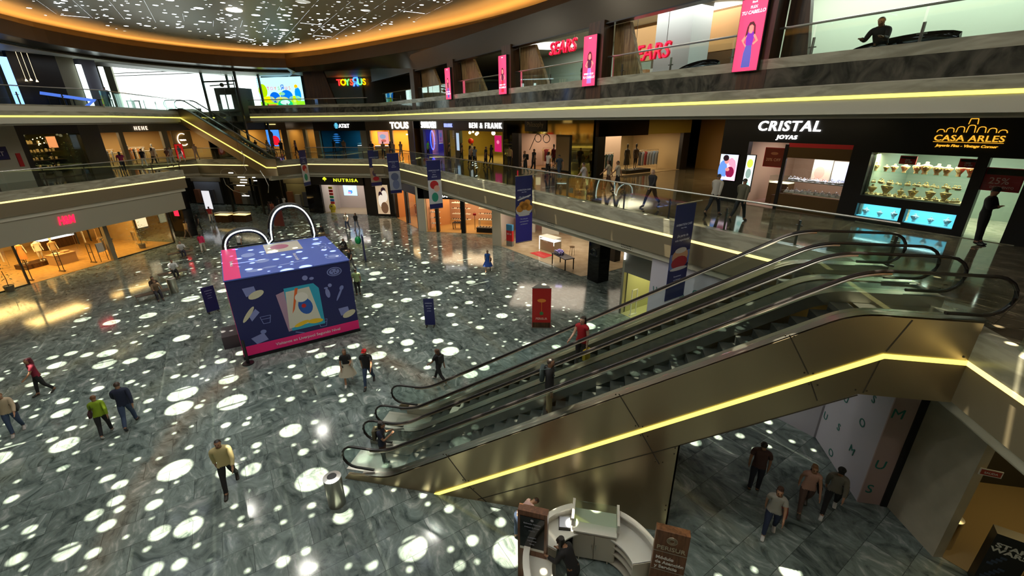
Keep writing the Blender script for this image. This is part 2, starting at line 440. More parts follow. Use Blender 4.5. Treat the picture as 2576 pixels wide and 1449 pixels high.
for p in OP:
    d = (p - CEN).normalized(); q = ray_to(VB, d); w = 13.6
    ringx.append(p + d * 2.2); ring1.append(Vector((p.x, p.y, 15.15)))
    if abs((q.x + q.y) - 20.5) < .9 or q.x > 6 or (q.y > 43 and q.x > -32):
        if q.y > 43 or q.x < -14: w = 13.6 + 1.05 * max(0, min(1, (-14 - q.x) / 8))
        mid = p.lerp(q, .45); ring0.append(Vector((q.x, q.y, w))); ringm.append(Vector((mid.x, mid.y, 14.7)))
    else:
        ring0.append(Vector(((p + d * 7).x, (p + d * 7).y, 14.82))); ringm.append(Vector(((p + d * 3).x, (p + d * 3).y, 15.02)))
n = len(OP)
for A_, B_ in ((ring0, ringm), (ringm, ring1)):
    for k in range(n): m.face([A_[k], A_[(k + 1) % n], B_[(k + 1) % n], B_[k]], SOFFIT)
struct(m, 'ceiling_bulkhead', SOFFIT, smooth=True)
m = MB()
m.ribbon([(p.x, p.y) for p in OP], -.08, .04, 15.13, 16.0, LIPM, closed=True)
m.ribbon([(p.x, p.y) for p in OP], -2.25, -.05, 15.2, 15.3, SOFFIT, closed=True)
m.ribbon([(p.x, p.y) for p in ringx], -.15, .0, 14.9, DOMEZ + .1, SOFFIT, closed=True)
tag(m.build('trim_9'), kind='structure')
m = MB(); m.ribbon([(p.x, p.y) for p in OP], -.95, -.35, 15.80, 15.84, closed=True)
tag(m.build('cove_light', COVE), 'warm orange light line hidden behind the rim of the dome opening', 'light strip')
CO = [(34, -18), (34, 66), (-34.6, 66), (-34.6, 47), (-42.6, 47), (-42.6, 33.2), (-72, 33.2), (-72, -18)]
slab('ceiling_third', CO, [[(p.x, p.y) for p in ringx]], 14.85, 15.0, DARK, WHITE)
m = MB(); m.box(-72, 33.2, 17.0, -34.6, 66, 17.1, GREY); m.ribbon(CO[2:7], -.1, 0, 14.85, 17.0, GREY); struct(m, 'ceiling_entrance')
# lip beam on the diagonal side
m = MB(FA); m.box(-48, DA + .12, 13.6, -4.4, DA + .5, 14.86, SOFFIT); m.box(-48, DA + .05, 13.60, -4.4, DA + .12, 13.64, BLACK)
struct(m, 'ceiling_beam')
# ------------------------------------------------------------------ perforated dome ceiling (real holes: the sun comes through them)
rnd = random.Random(7)
SUNX, SUNY = SUND.x / -SUND.z * DOMEZ, SUND.y / -SUND.z * DOMEZ      # floor = ceiling + (SUNX, SUNY)
EX = [p for p in ringx]
def inside(p, poly):
    c = False; n = len(poly); j = n - 1
    for i in range(n):
        a, b = poly[i], poly[j]
        if (a.y > p[1]) != (b.y > p[1]) and p[0] < (b.x - a.x) * (p[1] - a.y) / (b.y - a.y) + a.x: c = not c
        j = i
    return c
OPV = [Vector((p.x, p.y)) for p in OP]
def edge_dist(p):
    b = 1e9; q = Vector(p)
    for k in range(len(OPV)):
        a, c = OPV[k], OPV[(k + 1) % len(OPV)]; e = c - a; t = max(0, min(1, (q - a).dot(e) / e.length_squared)); b = min(b, (a + e * t - q).length)
    return b
BIG = [(-1.7, 7.4, .42), (-4.1, 7.0, .35), (-8.2, 8.3, .46), (-10.0, 6.6, .32), (-12.8, 7.6, 0.45), (-16.2, 11.0, 0.50), (-15.5, 10.2, 0.44), (-13.6, 11.1, 0.50), (-10.1, 10.3, 0.34), (-17.1, 8.2, 0.37), (-18.1, 7.6, 0.39), (-11.0, 5.9, 0.23), (-11.0, 8.1, 0.30), (-13.8, 13.5, 0.50), (-10.9, 14.0, 0.44), (-24.4, 19.5, 0.48), (-24.6, 17.0, 0.39), (-25.9, 15.7, 0.36), (-27.5, 16.1, 0.35), (-28.7, 15.1, 0.28), (-27.6, 13.4, 0.41), (-22.2, 13.4, 0.37), (-19.8, 13.7, 0.37), (-20.9, 13.0, 0.41), (-20.3, 15.1, 0.35), (-23.3, 12.1, 0.31), (-24.3, 12.6, 0.20), (-23.4, 12.7, 0.23), (-14.8, 12.6, 0.35), (-12.2, 15.1, 0.25), (-12.4, 16.1, 0.27), (-13.1, 15.3, 0.28), (-23.5, 21.0, 0.35), (-10.5, 17.8, 0.32), (-8.8, 17.0, 0.32), (-7.4, 17.4, 0.26), (-9.6, 15.6, 0.36), (-9.6, 23.4, 0.44), (-10.9, 22.1, 0.32), (-15.1, 26.2, 0.43), (-12.4, 20.8, 0.32), (-13.8, 22.2, 0.33), (-8.6, 25.1, 0.31), (-7.8, 20.4, 0.24), (-4.8, 21.0, 0.31), (-12.6, 29.1, 0.30), (-5.8, 19.2, 0.21), (-8.5, 16.3, 0.16), (-5.0, 14.9, 0.30), (-1.7, 17.9, 0.21), (-3.1, 17.9, 0.24), (-11.2, 16.2, 0.28), (-13.0, 6.7, 0.19), (-12.0, 6.6, 0.19), (-12.9, 6.4, 0.19), (-12.4, 6.0, 0.19), (-12.6, 5.2, 0.25), (-11.9, 5.3, 0.15), (-13.6, 4.8, 0.18), (-13.5, 7.2, 0.18), (-14.5, 6.9, 0.18), (-14.3, 5.5, 0.14), (-13.5, 4.7, 0.24), (-20.0, 10.1, 0.20), (-6.3, 8.2, 0.11), (-3.6, 13.2, 0.30), (-4.4, 11.7, 0.28), (-5.9, 9.5, 0.16), (-4.5, 8.6, 0.11), (-3.6, 8.3, 0.13), (-6.9, 6.2, 0.12), (-4.9, 6.4, 0.14), (-2.9, 7.3, 0.15), (-2.8, 6.8, 0.13), (3.7, 12.6, 0.19), (4.1, 8.5, 0.15), (4.9, 8.2, 0.23)]
holes = []
def ok(x, y, r, gap=.10):
    for a, b, c in holes:
        if (a - x) ** 2 + (b - y) ** 2 < (r + c + gap) ** 2: return False
    return True
def cand(x, y, r):
    if not inside((x, y), OPV): return False
    if edge_dist((x, y)) < .7 + r: return False
    for lx, ly in FILL_DISCS:
        if hypot(lx - x, ly - y) < .5 + r: return False
    f = ((x + y) / 2.45) % 1.0                      # light seams run along (-1, 1)
    if min(f, 1 - f) * 2.45 / sqrt(2) < r + .05: return False
    return ok(x, y, r)
for x, y, r in BIG:
    hx, hy = x - SUNX, y - SUNY
    for dx, dy in ((0, 0), (.2, .2), (-.2, -.2), (.4, .4), (-.4, -.4)):
        if cand(hx + dx, hy + dy, r): holes.append((hx + dx, hy + dy, r)); break
for r0, r1, cnt in ((.34, .42, 6), (.19, .27, 85), (.11, .16, 420), (.055, .09, 850)):
    k = 0; tries = 0
    while k < cnt and tries < cnt * 14:
        tries += 1; x = rnd.uniform(-39, 12); y = rnd.uniform(-11, 44); r = rnd.uniform(r0, r1)
        if edge_dist((x, y)) < 3.0 and rnd.random() < .75: continue
        if cand(x, y, r): holes.append((x, y, r)); k += 1
verts = []; edges = []; hole_ids = []
def addloop(pts):
    s = len(verts); verts.extend([Vector(p) for p in pts]); k = len(pts)
    edges.extend([(s + i, s + (i + 1) % k) for i in range(k)])
addloop([(p.x, p.y) for p in EX])
for x, y, r in holes:
    q = 18 if r > .2 else (12 if r > .12 else 8); a0 = rnd.random()
    addloop([(x + r * cos(a0 + 2 * pi * i / q), y + r * sin(a0 + 2 * pi * i / q)) for i in range(q)])
# seams along (-1,1), broken so that panels stay held together
SLITS = []
c = -12
while c < 44:
    v = c * 2.45 / 1.0
    k = -60.0
    while k < 60:
        ln = rnd.uniform(2.2, 4.2); a = (v - k) / 2, (v + k) / 2; k2 = k + ln * sqrt(2); b_ = (v - k2) / 2, (v + k2) / 2
        if all(inside(p, OPV) and edge_dist(p) > 1.0 for p in (a, b_)) and not any(hypot((a[0] + b_[0]) / 2 - lx, (a[1] + b_[1]) / 2 - ly) < 3 for lx, ly in FILL_DISCS):
            w = .0014 / sqrt(2)
            SLITS.append([(a[0] - w, a[1] - w), (a[0] + w, a[1] + w), (b_[0] + w, b_[1] + w), (b_[0] - w, b_[1] - w)]); addloop(SLITS[-1])
        k = k2 + .25
    c += 1
# a few cross slits along (1,1)
for _ in range(110):
    x = rnd.uniform(-38, 11); y = rnd.uniform(-9, 43); f = ((x + y) / 2.45) % 1.0
    if not inside((x, y), OPV) or edge_dist((x, y)) < 1.2: continue
    x -= f * 2.45 / 2 - .10; y -= f * 2.45 / 2 - .10
    L = 2.45 / 2 - .20; w = .020
    if any(abs((hx - x) * -1 + (hy - y)) / sqrt(2) < r + .1 and -r < ((hx - x) + (hy - y)) / sqrt(2) < L * sqrt(2) + r for hx, hy, r in holes): continue
    if not inside((x + L, y + L), OPV) or edge_dist((x + L, y + L)) < .6: continue
    if not ok(x + L / 2, y + L / 2, .02): continue
    holes.append((x + L / 2, y + L / 2, .02))
    SLITS.append([(x - w, y + w), (x + w, y - w), (x + L + w, y + L - w), (x + L - w, y + L + w)]); addloop(SLITS[-1])
res = geometry.delaunay_2d_cdt(verts, edges, [], 0, 1e-5)
GR = {}
for h in holes:
    if h[2] > .03:
        for gx in range(int((h[0] - h[2]) // 1), int((h[0] + h[2]) // 1) + 1):
            for gy in range(int((h[1] - h[2]) // 1), int((h[1] + h[2]) // 1) + 1): GR.setdefault((gx, gy), []).append(h)
for q in SLITS:
    for gx in range(int(min(p[0] for p in q) // 1), int(max(p[0] for p in q) // 1) + 1):
        for gy in range(int(min(p[1] for p in q) // 1), int(max(p[1] for p in q) // 1) + 1): GR.setdefault((gx, gy), []).append(q)
def inq(c, q):
    s_ = [(q[(i + 1) % 4][0] - q[i][0]) * (c[1] - q[i][1]) - (q[(i + 1) % 4][1] - q[i][1]) * (c[0] - q[i][0]) > 0 for i in range(4)]
    return all(s_) or not any(s_)
keep = []; RV = res[0]
for f in res[2]:
    c = (sum(RV[k].x for k in f) / 3, sum(RV[k].y for k in f) / 3)
    if any(((c[0] - h[0]) ** 2 + (c[1] - h[1]) ** 2 < h[2] ** 2) if len(h) == 3 else inq(c, h) for h in GR.get((int(c[0] // 1), int(c[1] // 1)), ())): continue
    if not inside(c, EX): continue
    keep.append(list(f))
me = bpy.data.meshes.new('ceiling_dome')
me.from_pydata([(v.x, v.y, DOMEZ) for v in RV], [], keep)
me.materials.append(DOMEM)
o = bpy.data.objects.new('ceiling_dome', me); COL.objects.link(o); tag(o, kind='structure')
# skylight beams above the plate
for i in range(27):
    y = -14 + i * 2.3
    m = MB(Tz(rz=radians(45))); m.box(-24, y + .4, 19.0, 38, y + .46, 19.2); struct(m, 'beam_%d' % (i + 1), DSTEEL)
DISCL = emit('fill_disc', (1, .98, .9), 4)  # glowing face for the fill lights added under the dome
for lx, ly in FILL_DISCS:
    m = MB(Tz(lx, ly, DOMEZ)); m.lathe([(.41, -.06), (.45, -.06), (.46, 0)], n=24, m=DISCL)
    tag(m.build('fill_disc_ring'), 'added round fill light under the perforated dome', 'ceiling lamp', 'added fill lights under the dome')

# ================================================================== ESCALATORS
def arc_profile(xb, xt, zb, zt, r=1.6, n=6):
    """x,z path: flat at zb, curve, 30 degree incline, curve, flat at zt; xb/xt: where the straight lines would meet the flats"""
    a = radians(30); t = r * math.tan(a / 2); P = []
    for i in range(n + 1):
        th = a * i / n; P.append((xb - t + r * sin(th), zb + r * (1 - cos(th))))
    for i in range(n + 1):
        th = a * (1 - i / n); P.append((xt + t - r * sin(th), zt - r * (1 - cos(th))))
    return P
def escalator(label, y0, y1, xb=-5.75, xt=4.95, z0=0., z1=6.2, flip=1, ox=0., label_steps=None, near_sign=True):
    """y0, y1: planes of the two balustrades; runs up towards +x (flip=-1: up towards -x, mirrored about ox)"""
    X = (lambda x: x) if flip > 0 else (lambda x: 2 * ox - x)
    t = thing('escalator', label, 'escalator', (X(xb), (y0 + y1) / 2, z0), 0, 'escalators')
    hz = 1.08
    prof = arc_profile(xb, xt, z0 + hz, z1 + hz)
    xl, xr = xb - .85, xt + 1.95
    for y in (y0, y1):
        R = .38
        path = [(xl + .45, z0 + hz - 2 * R)]
        for i in range(9):
            th = -pi / 2 - pi * i / 8; path.append((xl - .12 + R * 1.05 * cos(th), z0 + hz - R + R * sin(th)))
        path += prof
        for i in range(9):
            th = pi / 2 - pi * i / 8; path.append((xr + .12 + R * 1.05 * cos(th), z1 + hz - R + R * sin(th)))
        path.append((xr - .45, z1 + hz - 2 * R))
        m = MB(); m.tube([(X(a), y, b) for a, b in path], .042, 8, ry=.034); m.build('handrail', RUBBER, t, smooth=True)
        m = MB(); m.tube([(X(a), y, b - .055) for a, b in prof], .03, 6, ry=.03); m.build('handrail_track', STEEL, t, smooth=True)
        # glass balustrade
        lower = arc_profile(xb + .05, xt - .05, z0 + .28, z1 + .28)
        top = [(a, b - .04) for a, b in path[1:-1]]
        poly = top + [(a, b) for a, b in lower[::-1]]
        m = MB(); g = [(X(a), b) for a, b in poly]
        m.prism_xz(g, y - .006, y + .006); m.build('glass_balustrade', GLASS, t)
        # deck (sloping steel skirt)
        L = arc_profile(xb + .05, xt - .05, z0 + .26, z1 + .26)
        L = [(xl + .1, z0 + .2)] + L + [(xr + .2, z1 + .26)]
        s = 1 if y == y0 else -1
        m = MB()
        for (a, b), (c, d) in zip(L, L[1:]):
            m.face([(X(a), y - .16, b), (X(c), y - .16, d), (X(c), y + .16, d), (X(a), y + .16, b)])
            m.face([(X(a), y + s * .16, b), (X(c), y + s * .16, d), (X(c), y + s * .16, d - .30), (X(a), y + s * .16, b - .30)])
        m.build('skirt_deck', STEEL, t)
        # rows of glass joints
    # steps
    n = int((z1 - z0) / .2)
    run = (z1 - z0) / math.tan(radians(30)) / n
    for k in range(n):
        x = xb + .35 + k * run; z = z0 + (k + 1) * (z1 - z0) / n
        m = MB(); a, b = sorted((X(x), X(x + run + .02)))
        m.box(a, y0 + .17, z - .05, b, y1 - .17, z)
        c = x; m.box(*sorted((X(c), X(c + .04)))[:1], y0 + .17, z - .22, sorted((X(c), X(c + .04)))[1], y1 - .17, z - .04)
        m.build('step', STEPM, t)
    for x, z in ((xb - .45, z0 + .012), (xt + 1.5, z1 + .012)):
        m = MB(); a, b = sorted((X(x - 1.0), X(x + 1.05))); m.box(a, y0 + .17, z - .01, b, y1 - .17, z); m.build('comb_plate', STEEL, t)
    return t, X
STEPM = mat('escalator_step', (.065, .065, .06), .4, .6)
PANELB = mat('brushed_bronze_panel', (.46, .37, .235), .30, .9, build=lambda nt, b: (b.inputs['Anisotropic'].__setattr__('default_value', .75), b.inputs['Anisotropic Rotation'].__setattr__('default_value', .25)))
JOINT = mat('panel_joint', (.05, .04, .025), .5)
e1, _ = escalator('near escalator with empty dark steps and a rider at its foot', 8.9, 10.1)
e2, _ = escalator('rear one of the two escalators, carrying a woman in red', 10.9, 12.1)
# metal cladding of the pair
t = thing('escalator_cladding', 'bronze metal side panelling under the near escalator with a yellow light line', 'cladding', (0, 8.8, 0))
top = [(a, b - .03) for a, b in arc_profile(-5.7, 4.9, .26, 6.46)]
base = [(-7.05, 0), (2.15, 0), (2.15, 2.82), (5.37, 4.68), (6.98, 4.70)]
poly = base + [(6.98, 6.43)] + top[::-1] + [(-6.9, .2)]
m = MB(); m.prism_xz(poly, 8.72, 8.80); m.build('side_panel', PANELB, t)
m = MB(); m.prism_xz([(-4.2, 0.0), (-4.04, 0.0), (5.60, 5.555), (7.0, 5.555), (7.0, 5.645), (5.57, 5.645)], 8.69, 8.73); m.build('led_line', LEDY, t)
m = MB()
def jl(a, b, w=.012):
    d = Vector((b[0] - a[0], b[1] - a[1])).normalized() * w; m.prism_xz([(a[0] + d.y, a[1] - d.x), (b[0] + d.y, b[1] - d.x), (b[0] - d.y, b[1] + d.x), (a[0] - d.y, a[1] + d.x)], 8.712, 8.722)
tn = math.tan(radians(30))
jl((-2.9, 0.05), (2.12, 2.80)); jl((2.15, 2.82), (5.37, 4.66))
for x0 in (-3.2, 1.2, 4.4):
    zl = .577 * (x0 + 4.17); jl((x0 - .02, zl + .1), (x0 - .55, zl + .95)); jl((x0 + .06, zl - .08), (x0 + (.55 if x0 < 4 else .28), max(.0, zl - (.92 if x0 < 4 else .52))))
jl((5.55, 5.5), (5.45, 4.72)); jl((5.6, 5.7), (5.85, 6.4))
m.build('panel_seams', JOINT, t)
m = MB()
for x0 in (-3.2, 1.2, 4.4):
    zl = .577 * (x0 + 4.17)
    for dx, dz in ((-.62, .93), (-.46, .93), (-.1, .12), (.06, .12), (.04, -.14), (.2, -.14), (.45, -.85), (.62, -.85)):
        if zl + dz > .02 and not (x0 > 4 and dz < -.5): m.box(x0 + dx - .014, 8.705, zl + dz - .014, x0 + dx + .014, 8.72, zl + dz + .014)
for p in ((2.05, 2.72), (2.05, 2.55), (2.05, .9), (2.05, .75), (6.88, 5.72), (5.3, 4.78), (5.5, 4.78)): m.box(p[0] - .014, 8.705, p[1] - .014, p[0] + .014, 8.72, p[1] + .014)
tag(m.build('bolts', JOINT, t), kind='stuff')
m = MB(); soff = [(2.15, 2.82), (5.37, 4.68), (6.98, 4.70)]
for (a, b), (c, d) in zip(soff, soff[1:]): m.face([(a, 8.72, b), (c, 8.72, d), (c, 12.30, d), (a, 12.30, b)])
m.build('underside', PANELB, t)
m = MB(); m.box(2.11, 8.72, 0, 2.15, 12.3, 2.82); m.build('end_panel', PANELB, t)
m = MB(); m.prism_xz([(a, b - .06) for a, b in poly], 12.24, 12.32); m.build('side_panel', PANELB, t)
m = MB()
L = [(-6.6, .2)] + arc_profile(-5.7, 4.9, .26, 6.46) + [(7.1, 6.46)]
for (a, b), (c, d) in zip(L, L[1:]): m.face([(a, 10.26, b - .02), (c, 10.26, d - .02), (c, 10.74, d - .02), (a, 10.74, b - .02)])
m.build('middle_deck', mat('deck_dark', (.06, .065, .055), .25, .5), t)
m = MB(); m.box(-7.05, 10.26, 0, -6.6, 10.74, .2); m.build('end_cap', STEEL, t)
# far escalator, rising to the left up to the top balcony
ef, _ = escalator('distant escalator between the middle and top balconies on the left', 40.0, 41.2, xb=34.15, xt=42.55, z0=6.2, z1=11.05, flip=-1, ox=0)
t = thing('escalator_cladding', 'taupe side panelling with a yellow light line under the distant escalator', 'cladding', (-38, 39.8, 6))
prof = arc_profile(34.2, 42.5, 6.46, 11.31)
poly = [(-a, b - .03) for a, b in prof] + [(-44.4, 11.28), (-44.4, 10.03), (-43.1, 9.75), (-34.6, 4.75), (-33.0, 4.75), (-33.0, 6.43)]
m = MB(); m.prism_xz(poly, 39.76, 39.84); m.build('side_panel', PANELB, t)
m = MB(); m.prism_xz([(-44.4, 10.4), (-43.2, 10.4), (-34.2, 5.53), (-33.0, 5.53), (-33.0, 5.63), (-34.18, 5.63), (-43.18, 10.5), (-44.4, 10.5)], 39.72, 39.77); m.build('led_line', LEDY, t)
m = MB(); sf = [(-44.4, 10.03), (-43.1, 9.75), (-34.6, 4.75), (-33.0, 4.75)]
for (a, b), (c, d) in zip(sf, sf[1:]): m.face([(a, 39.8, b), (c, 39.8, d), (c, 41.4, d), (a, 41.4, b)])
m.build('underside', TAUPE, t)
# ================================================================== BALUSTRADES
def balustrade(label, pts, z, h, step=2.35, grp='glass balustrades', posts=True, side=1, zg=None, inset=.16):
    """glass panels with steel posts and a rail along a plan polyline (void on the left)"""
    t = thing('glass_balustrade', label, 'balustrade', (*pts[0], z), 0, grp)
    zg = z if zg is None else zg
    P = [Vector(p) for p in pts]
    for a, b in zip(P, P[1:]):
        d = b - a; L = d.length; d.normalize(); nrm = Vector((-d.y, d.x)); k = max(1, round(L / step)); w = L / k
        for i in range(k):
            p = a + d * (i * w + .03) - nrm * inset; q = a + d * ((i + 1) * w - .03) - nrm * inset
            m = MB(); e = nrm * .008
            m.prism([(p.x - e.x, p.y - e.y), (q.x - e.x, q.y - e.y), (q.x + e.x, q.y + e.y), (p.x + e.x, p.y + e.y)], zg + .02, z + h - .03); m.build('glass_pane', GLASS, t)
            if posts and (i > 0 or a == P[0]):
                c = a + d * (i * w) - nrm * (inset + .05); m = MB(Tz(c.x, c.y, 0, atan2(d.y, d.x)))
                m.box(-.03, -.02, z, .03, .02, z + h - .35); m.box(-.13, -.03, z, .13, .03, z + .03); m.box(-.10, -.015, z + h * .55, .10, .015, z + h * .55 + .03)
                m.build('post', DSTEEL, t)
    o = inset
    m = MB(); R = []
    n = len(P)
    for k, p in enumerate(P):
        if 0 < k < n - 1:
            a = (p - P[k - 1]).normalized(); b = (P[k + 1] - p).normalized(); q = Vector((-a.y, a.x)) + Vector((-b.y, b.x)); q = q / max(q.length_squared / 2, .3)
        else:
            a = (P[1] - P[0]) if k == 0 else (P[-1] - P[-2]); a.normalize(); q = Vector((-a.y, a.x))
        w = p - q * o; R.append((w.x, w.y, z + h))
    m.tube(R, .032, 8); m.build('handrail', STEEL, t, smooth=True)
    return t
balustrade('long glass balustrade of the middle balcony running past the hanging banners', [(7.55, 12.85), (-23, 43.4), (-32.2, 43.4)], L2, 1.15)
balustrade('glass balustrade of the left middle balcony above the red clothing shop sign', [(-35.45, 31.5), (-35.45, -14)], L2, 1.15)
balustrade('glass balustrade in front of the glass lift on the middle floor', [(-34.5, 41.5), (-44.5, 41.5), (-45.5, 40.5), (-45.5, 31.5)], L2, 1.15)
balustrade('glass balustrade beside the escalator landing at the lower right', [(7, -14), (7, 8.2)], L2, 1.15)
balustrade('upper glass balustrade on marble in front of the pink column screens', [(10.4, -14), (10.4, 10.0), (-22, 42.4)], L3, 1.36, zg=11.6, posts=True, inset=.3)
balustrade('glass balustrade of the left top balcony under the bright window', [(-43.4, 40.0), (-35.45, 27.0), (-35.45, -14)], L3, 1.15)
balustrade('glass balustrade of the top balcony below the bright toy advert', [(-24, 43.4), (-38.0, 43.4)], L3, 1.1)
# ================================================================== COLUMNS AND HANGING BANNERS
HAIR = mat('black_hair', (.012, .008, .006), .45)
SKIN = mat('tan_skin', (.38, .20, .12), .5)
def screen_mat(name, col, s=1.6): return mat(name, tuple(c * .3 for c in col), .3, 0, col, s)
PKS = screen_mat('pink_screen', (1.0, .055, .16), 1.3)
def col_screen(s, label, top, dress, flip, big):
    t = thing('screen_column', label, 'column', (*ftx(s, DA + .2), 10.8)); M = FA
    m = MB(M); m.box(s - .30, DA - .02, 10.80, s + .62, DA + .55, 13.75); m.build('wood_column', WOOD, t)
    m = MB(M); m.box(s - .42, DA - .16, 11.30, s + .40, DA - .03, 13.28, BLACK); m.build('screen_frame', None, t)
    m = MB(M); m.box(s - .40, DA - .175, 11.32, s + .38, DA - .16, 13.26); sc = m.build('screen', PKS, t)
    y = DA - .18; q = -1 if flip else 1
    m = MB(M); cx = s + .02                              # printed woman on the screen
    def fl(pts, mm, dy=0): m.face([(cx + q * a, y - dy, 11.32 + b) for a, b in pts], mm)
    HM = emit('screen_hair', (.02, .008, .01), .6); SM = emit('screen_skin', (.75, .32, .22), .9); TM = emit('screen_' + top[0], top[1], .9); BMt = emit('screen_' + dress[0], dress[1], .8)
    fl([(-.15, .1), (.13, .1), (.12, .45), (.09, .72), (-.09, .72), (-.14, .5)], BMt, .001)
    fl([(-.10, .70), (.10, .70), (.13, 1.0), (.08, 1.06), (-.08, 1.06), (-.13, 1.0)], TM, .002)
    fl([(-.26, .86), (-.13, 1.02), (-.10, .96), (-.18, .80), (-.08, .70), (-.11, .66)], SM, .003); fl([(.13, 1.02), (.27, .80), (.14, .70), (.10, .74), (.19, .82), (.10, .94)], SM, .003)
    fl([(-.04, 1.02), (.04, 1.02), (.07, 1.12), (.06, 1.24), (-.06, 1.24), (-.07, 1.12)], SM, .005)
    fl([(-.16, .92), (-.09, 1.02), (-.075, 1.22), (0, 1.26), (.075, 1.2), (.10, 1.0), (.15, .98), (.12, 1.22), (.04, 1.33), (-.07, 1.32), (-.13, 1.2)], HM, .006)
    m.build('printed_figure', None, t, recalc=False)
    TXT = emit('screen_text', (1, .72, .76), 1.3)
    zt = 12.86 if big else 11.62
    text('FLEX' if big else 'SPEED + FLEX', .10, M @ Tz(s, y - .004, zt + .14), TXT, 'screen_words', t, .002, .003)
    text('TU CABELLO', .125, M @ Tz(s, y - .004, zt), TXT, 'screen_words', t, .002, .004, italic=.15)
    text('Shark', .07, M @ Tz(s, y - .004, 13.14), TXT, 'screen_words', t, .002, .003)
    area('screen_glow', tuple(M @ Vector((s, DA - .35, 12.3))), .7, 1.8, 10, (1, .1, .2), (radians(90), 0, radians(-45)))
col_screen(-8.56, 'wood column with the largest pink screen showing a woman in jeans and purple top', ('violet', (.10, .02, .45)), ('denim', (.03, .11, .45)), False, True)
col_screen(-15.63, 'wood column with a pink screen of a long-haired woman holding a hair dryer', ('black', (.02, .005, .03)), ('lilac', (.25, .25, .75)), True, False)
col_screen(-22.70, 'wood column with a slim red screen left of the department store sign', ('black', (.02, .005, .03)), ('red', (.6, .01, .04)), False, False)
col_screen(-29.77, 'farthest wood column with a narrow red screen, near the toy shop', ('black', (.02, .005, .03)), ('denim', (.03, .08, .3)), True, False)
# slanted honey-wood fins behind the columns
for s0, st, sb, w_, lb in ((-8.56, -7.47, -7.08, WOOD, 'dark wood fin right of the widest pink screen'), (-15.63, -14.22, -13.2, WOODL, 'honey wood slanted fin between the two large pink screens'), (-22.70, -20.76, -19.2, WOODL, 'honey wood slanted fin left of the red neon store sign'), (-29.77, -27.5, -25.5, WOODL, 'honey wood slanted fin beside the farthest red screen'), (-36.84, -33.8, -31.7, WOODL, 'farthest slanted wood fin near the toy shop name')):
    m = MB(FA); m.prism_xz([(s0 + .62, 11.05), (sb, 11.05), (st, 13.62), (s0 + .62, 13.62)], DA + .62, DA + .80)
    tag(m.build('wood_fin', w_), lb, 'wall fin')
m = MB(FA); m.box(-37.14, DA - .02, 10.8, -36.3, DA + .55, 13.75); tag(m.build('wood_column', WOOD), 'dark wood column without a screen near the toy shop name', 'column')
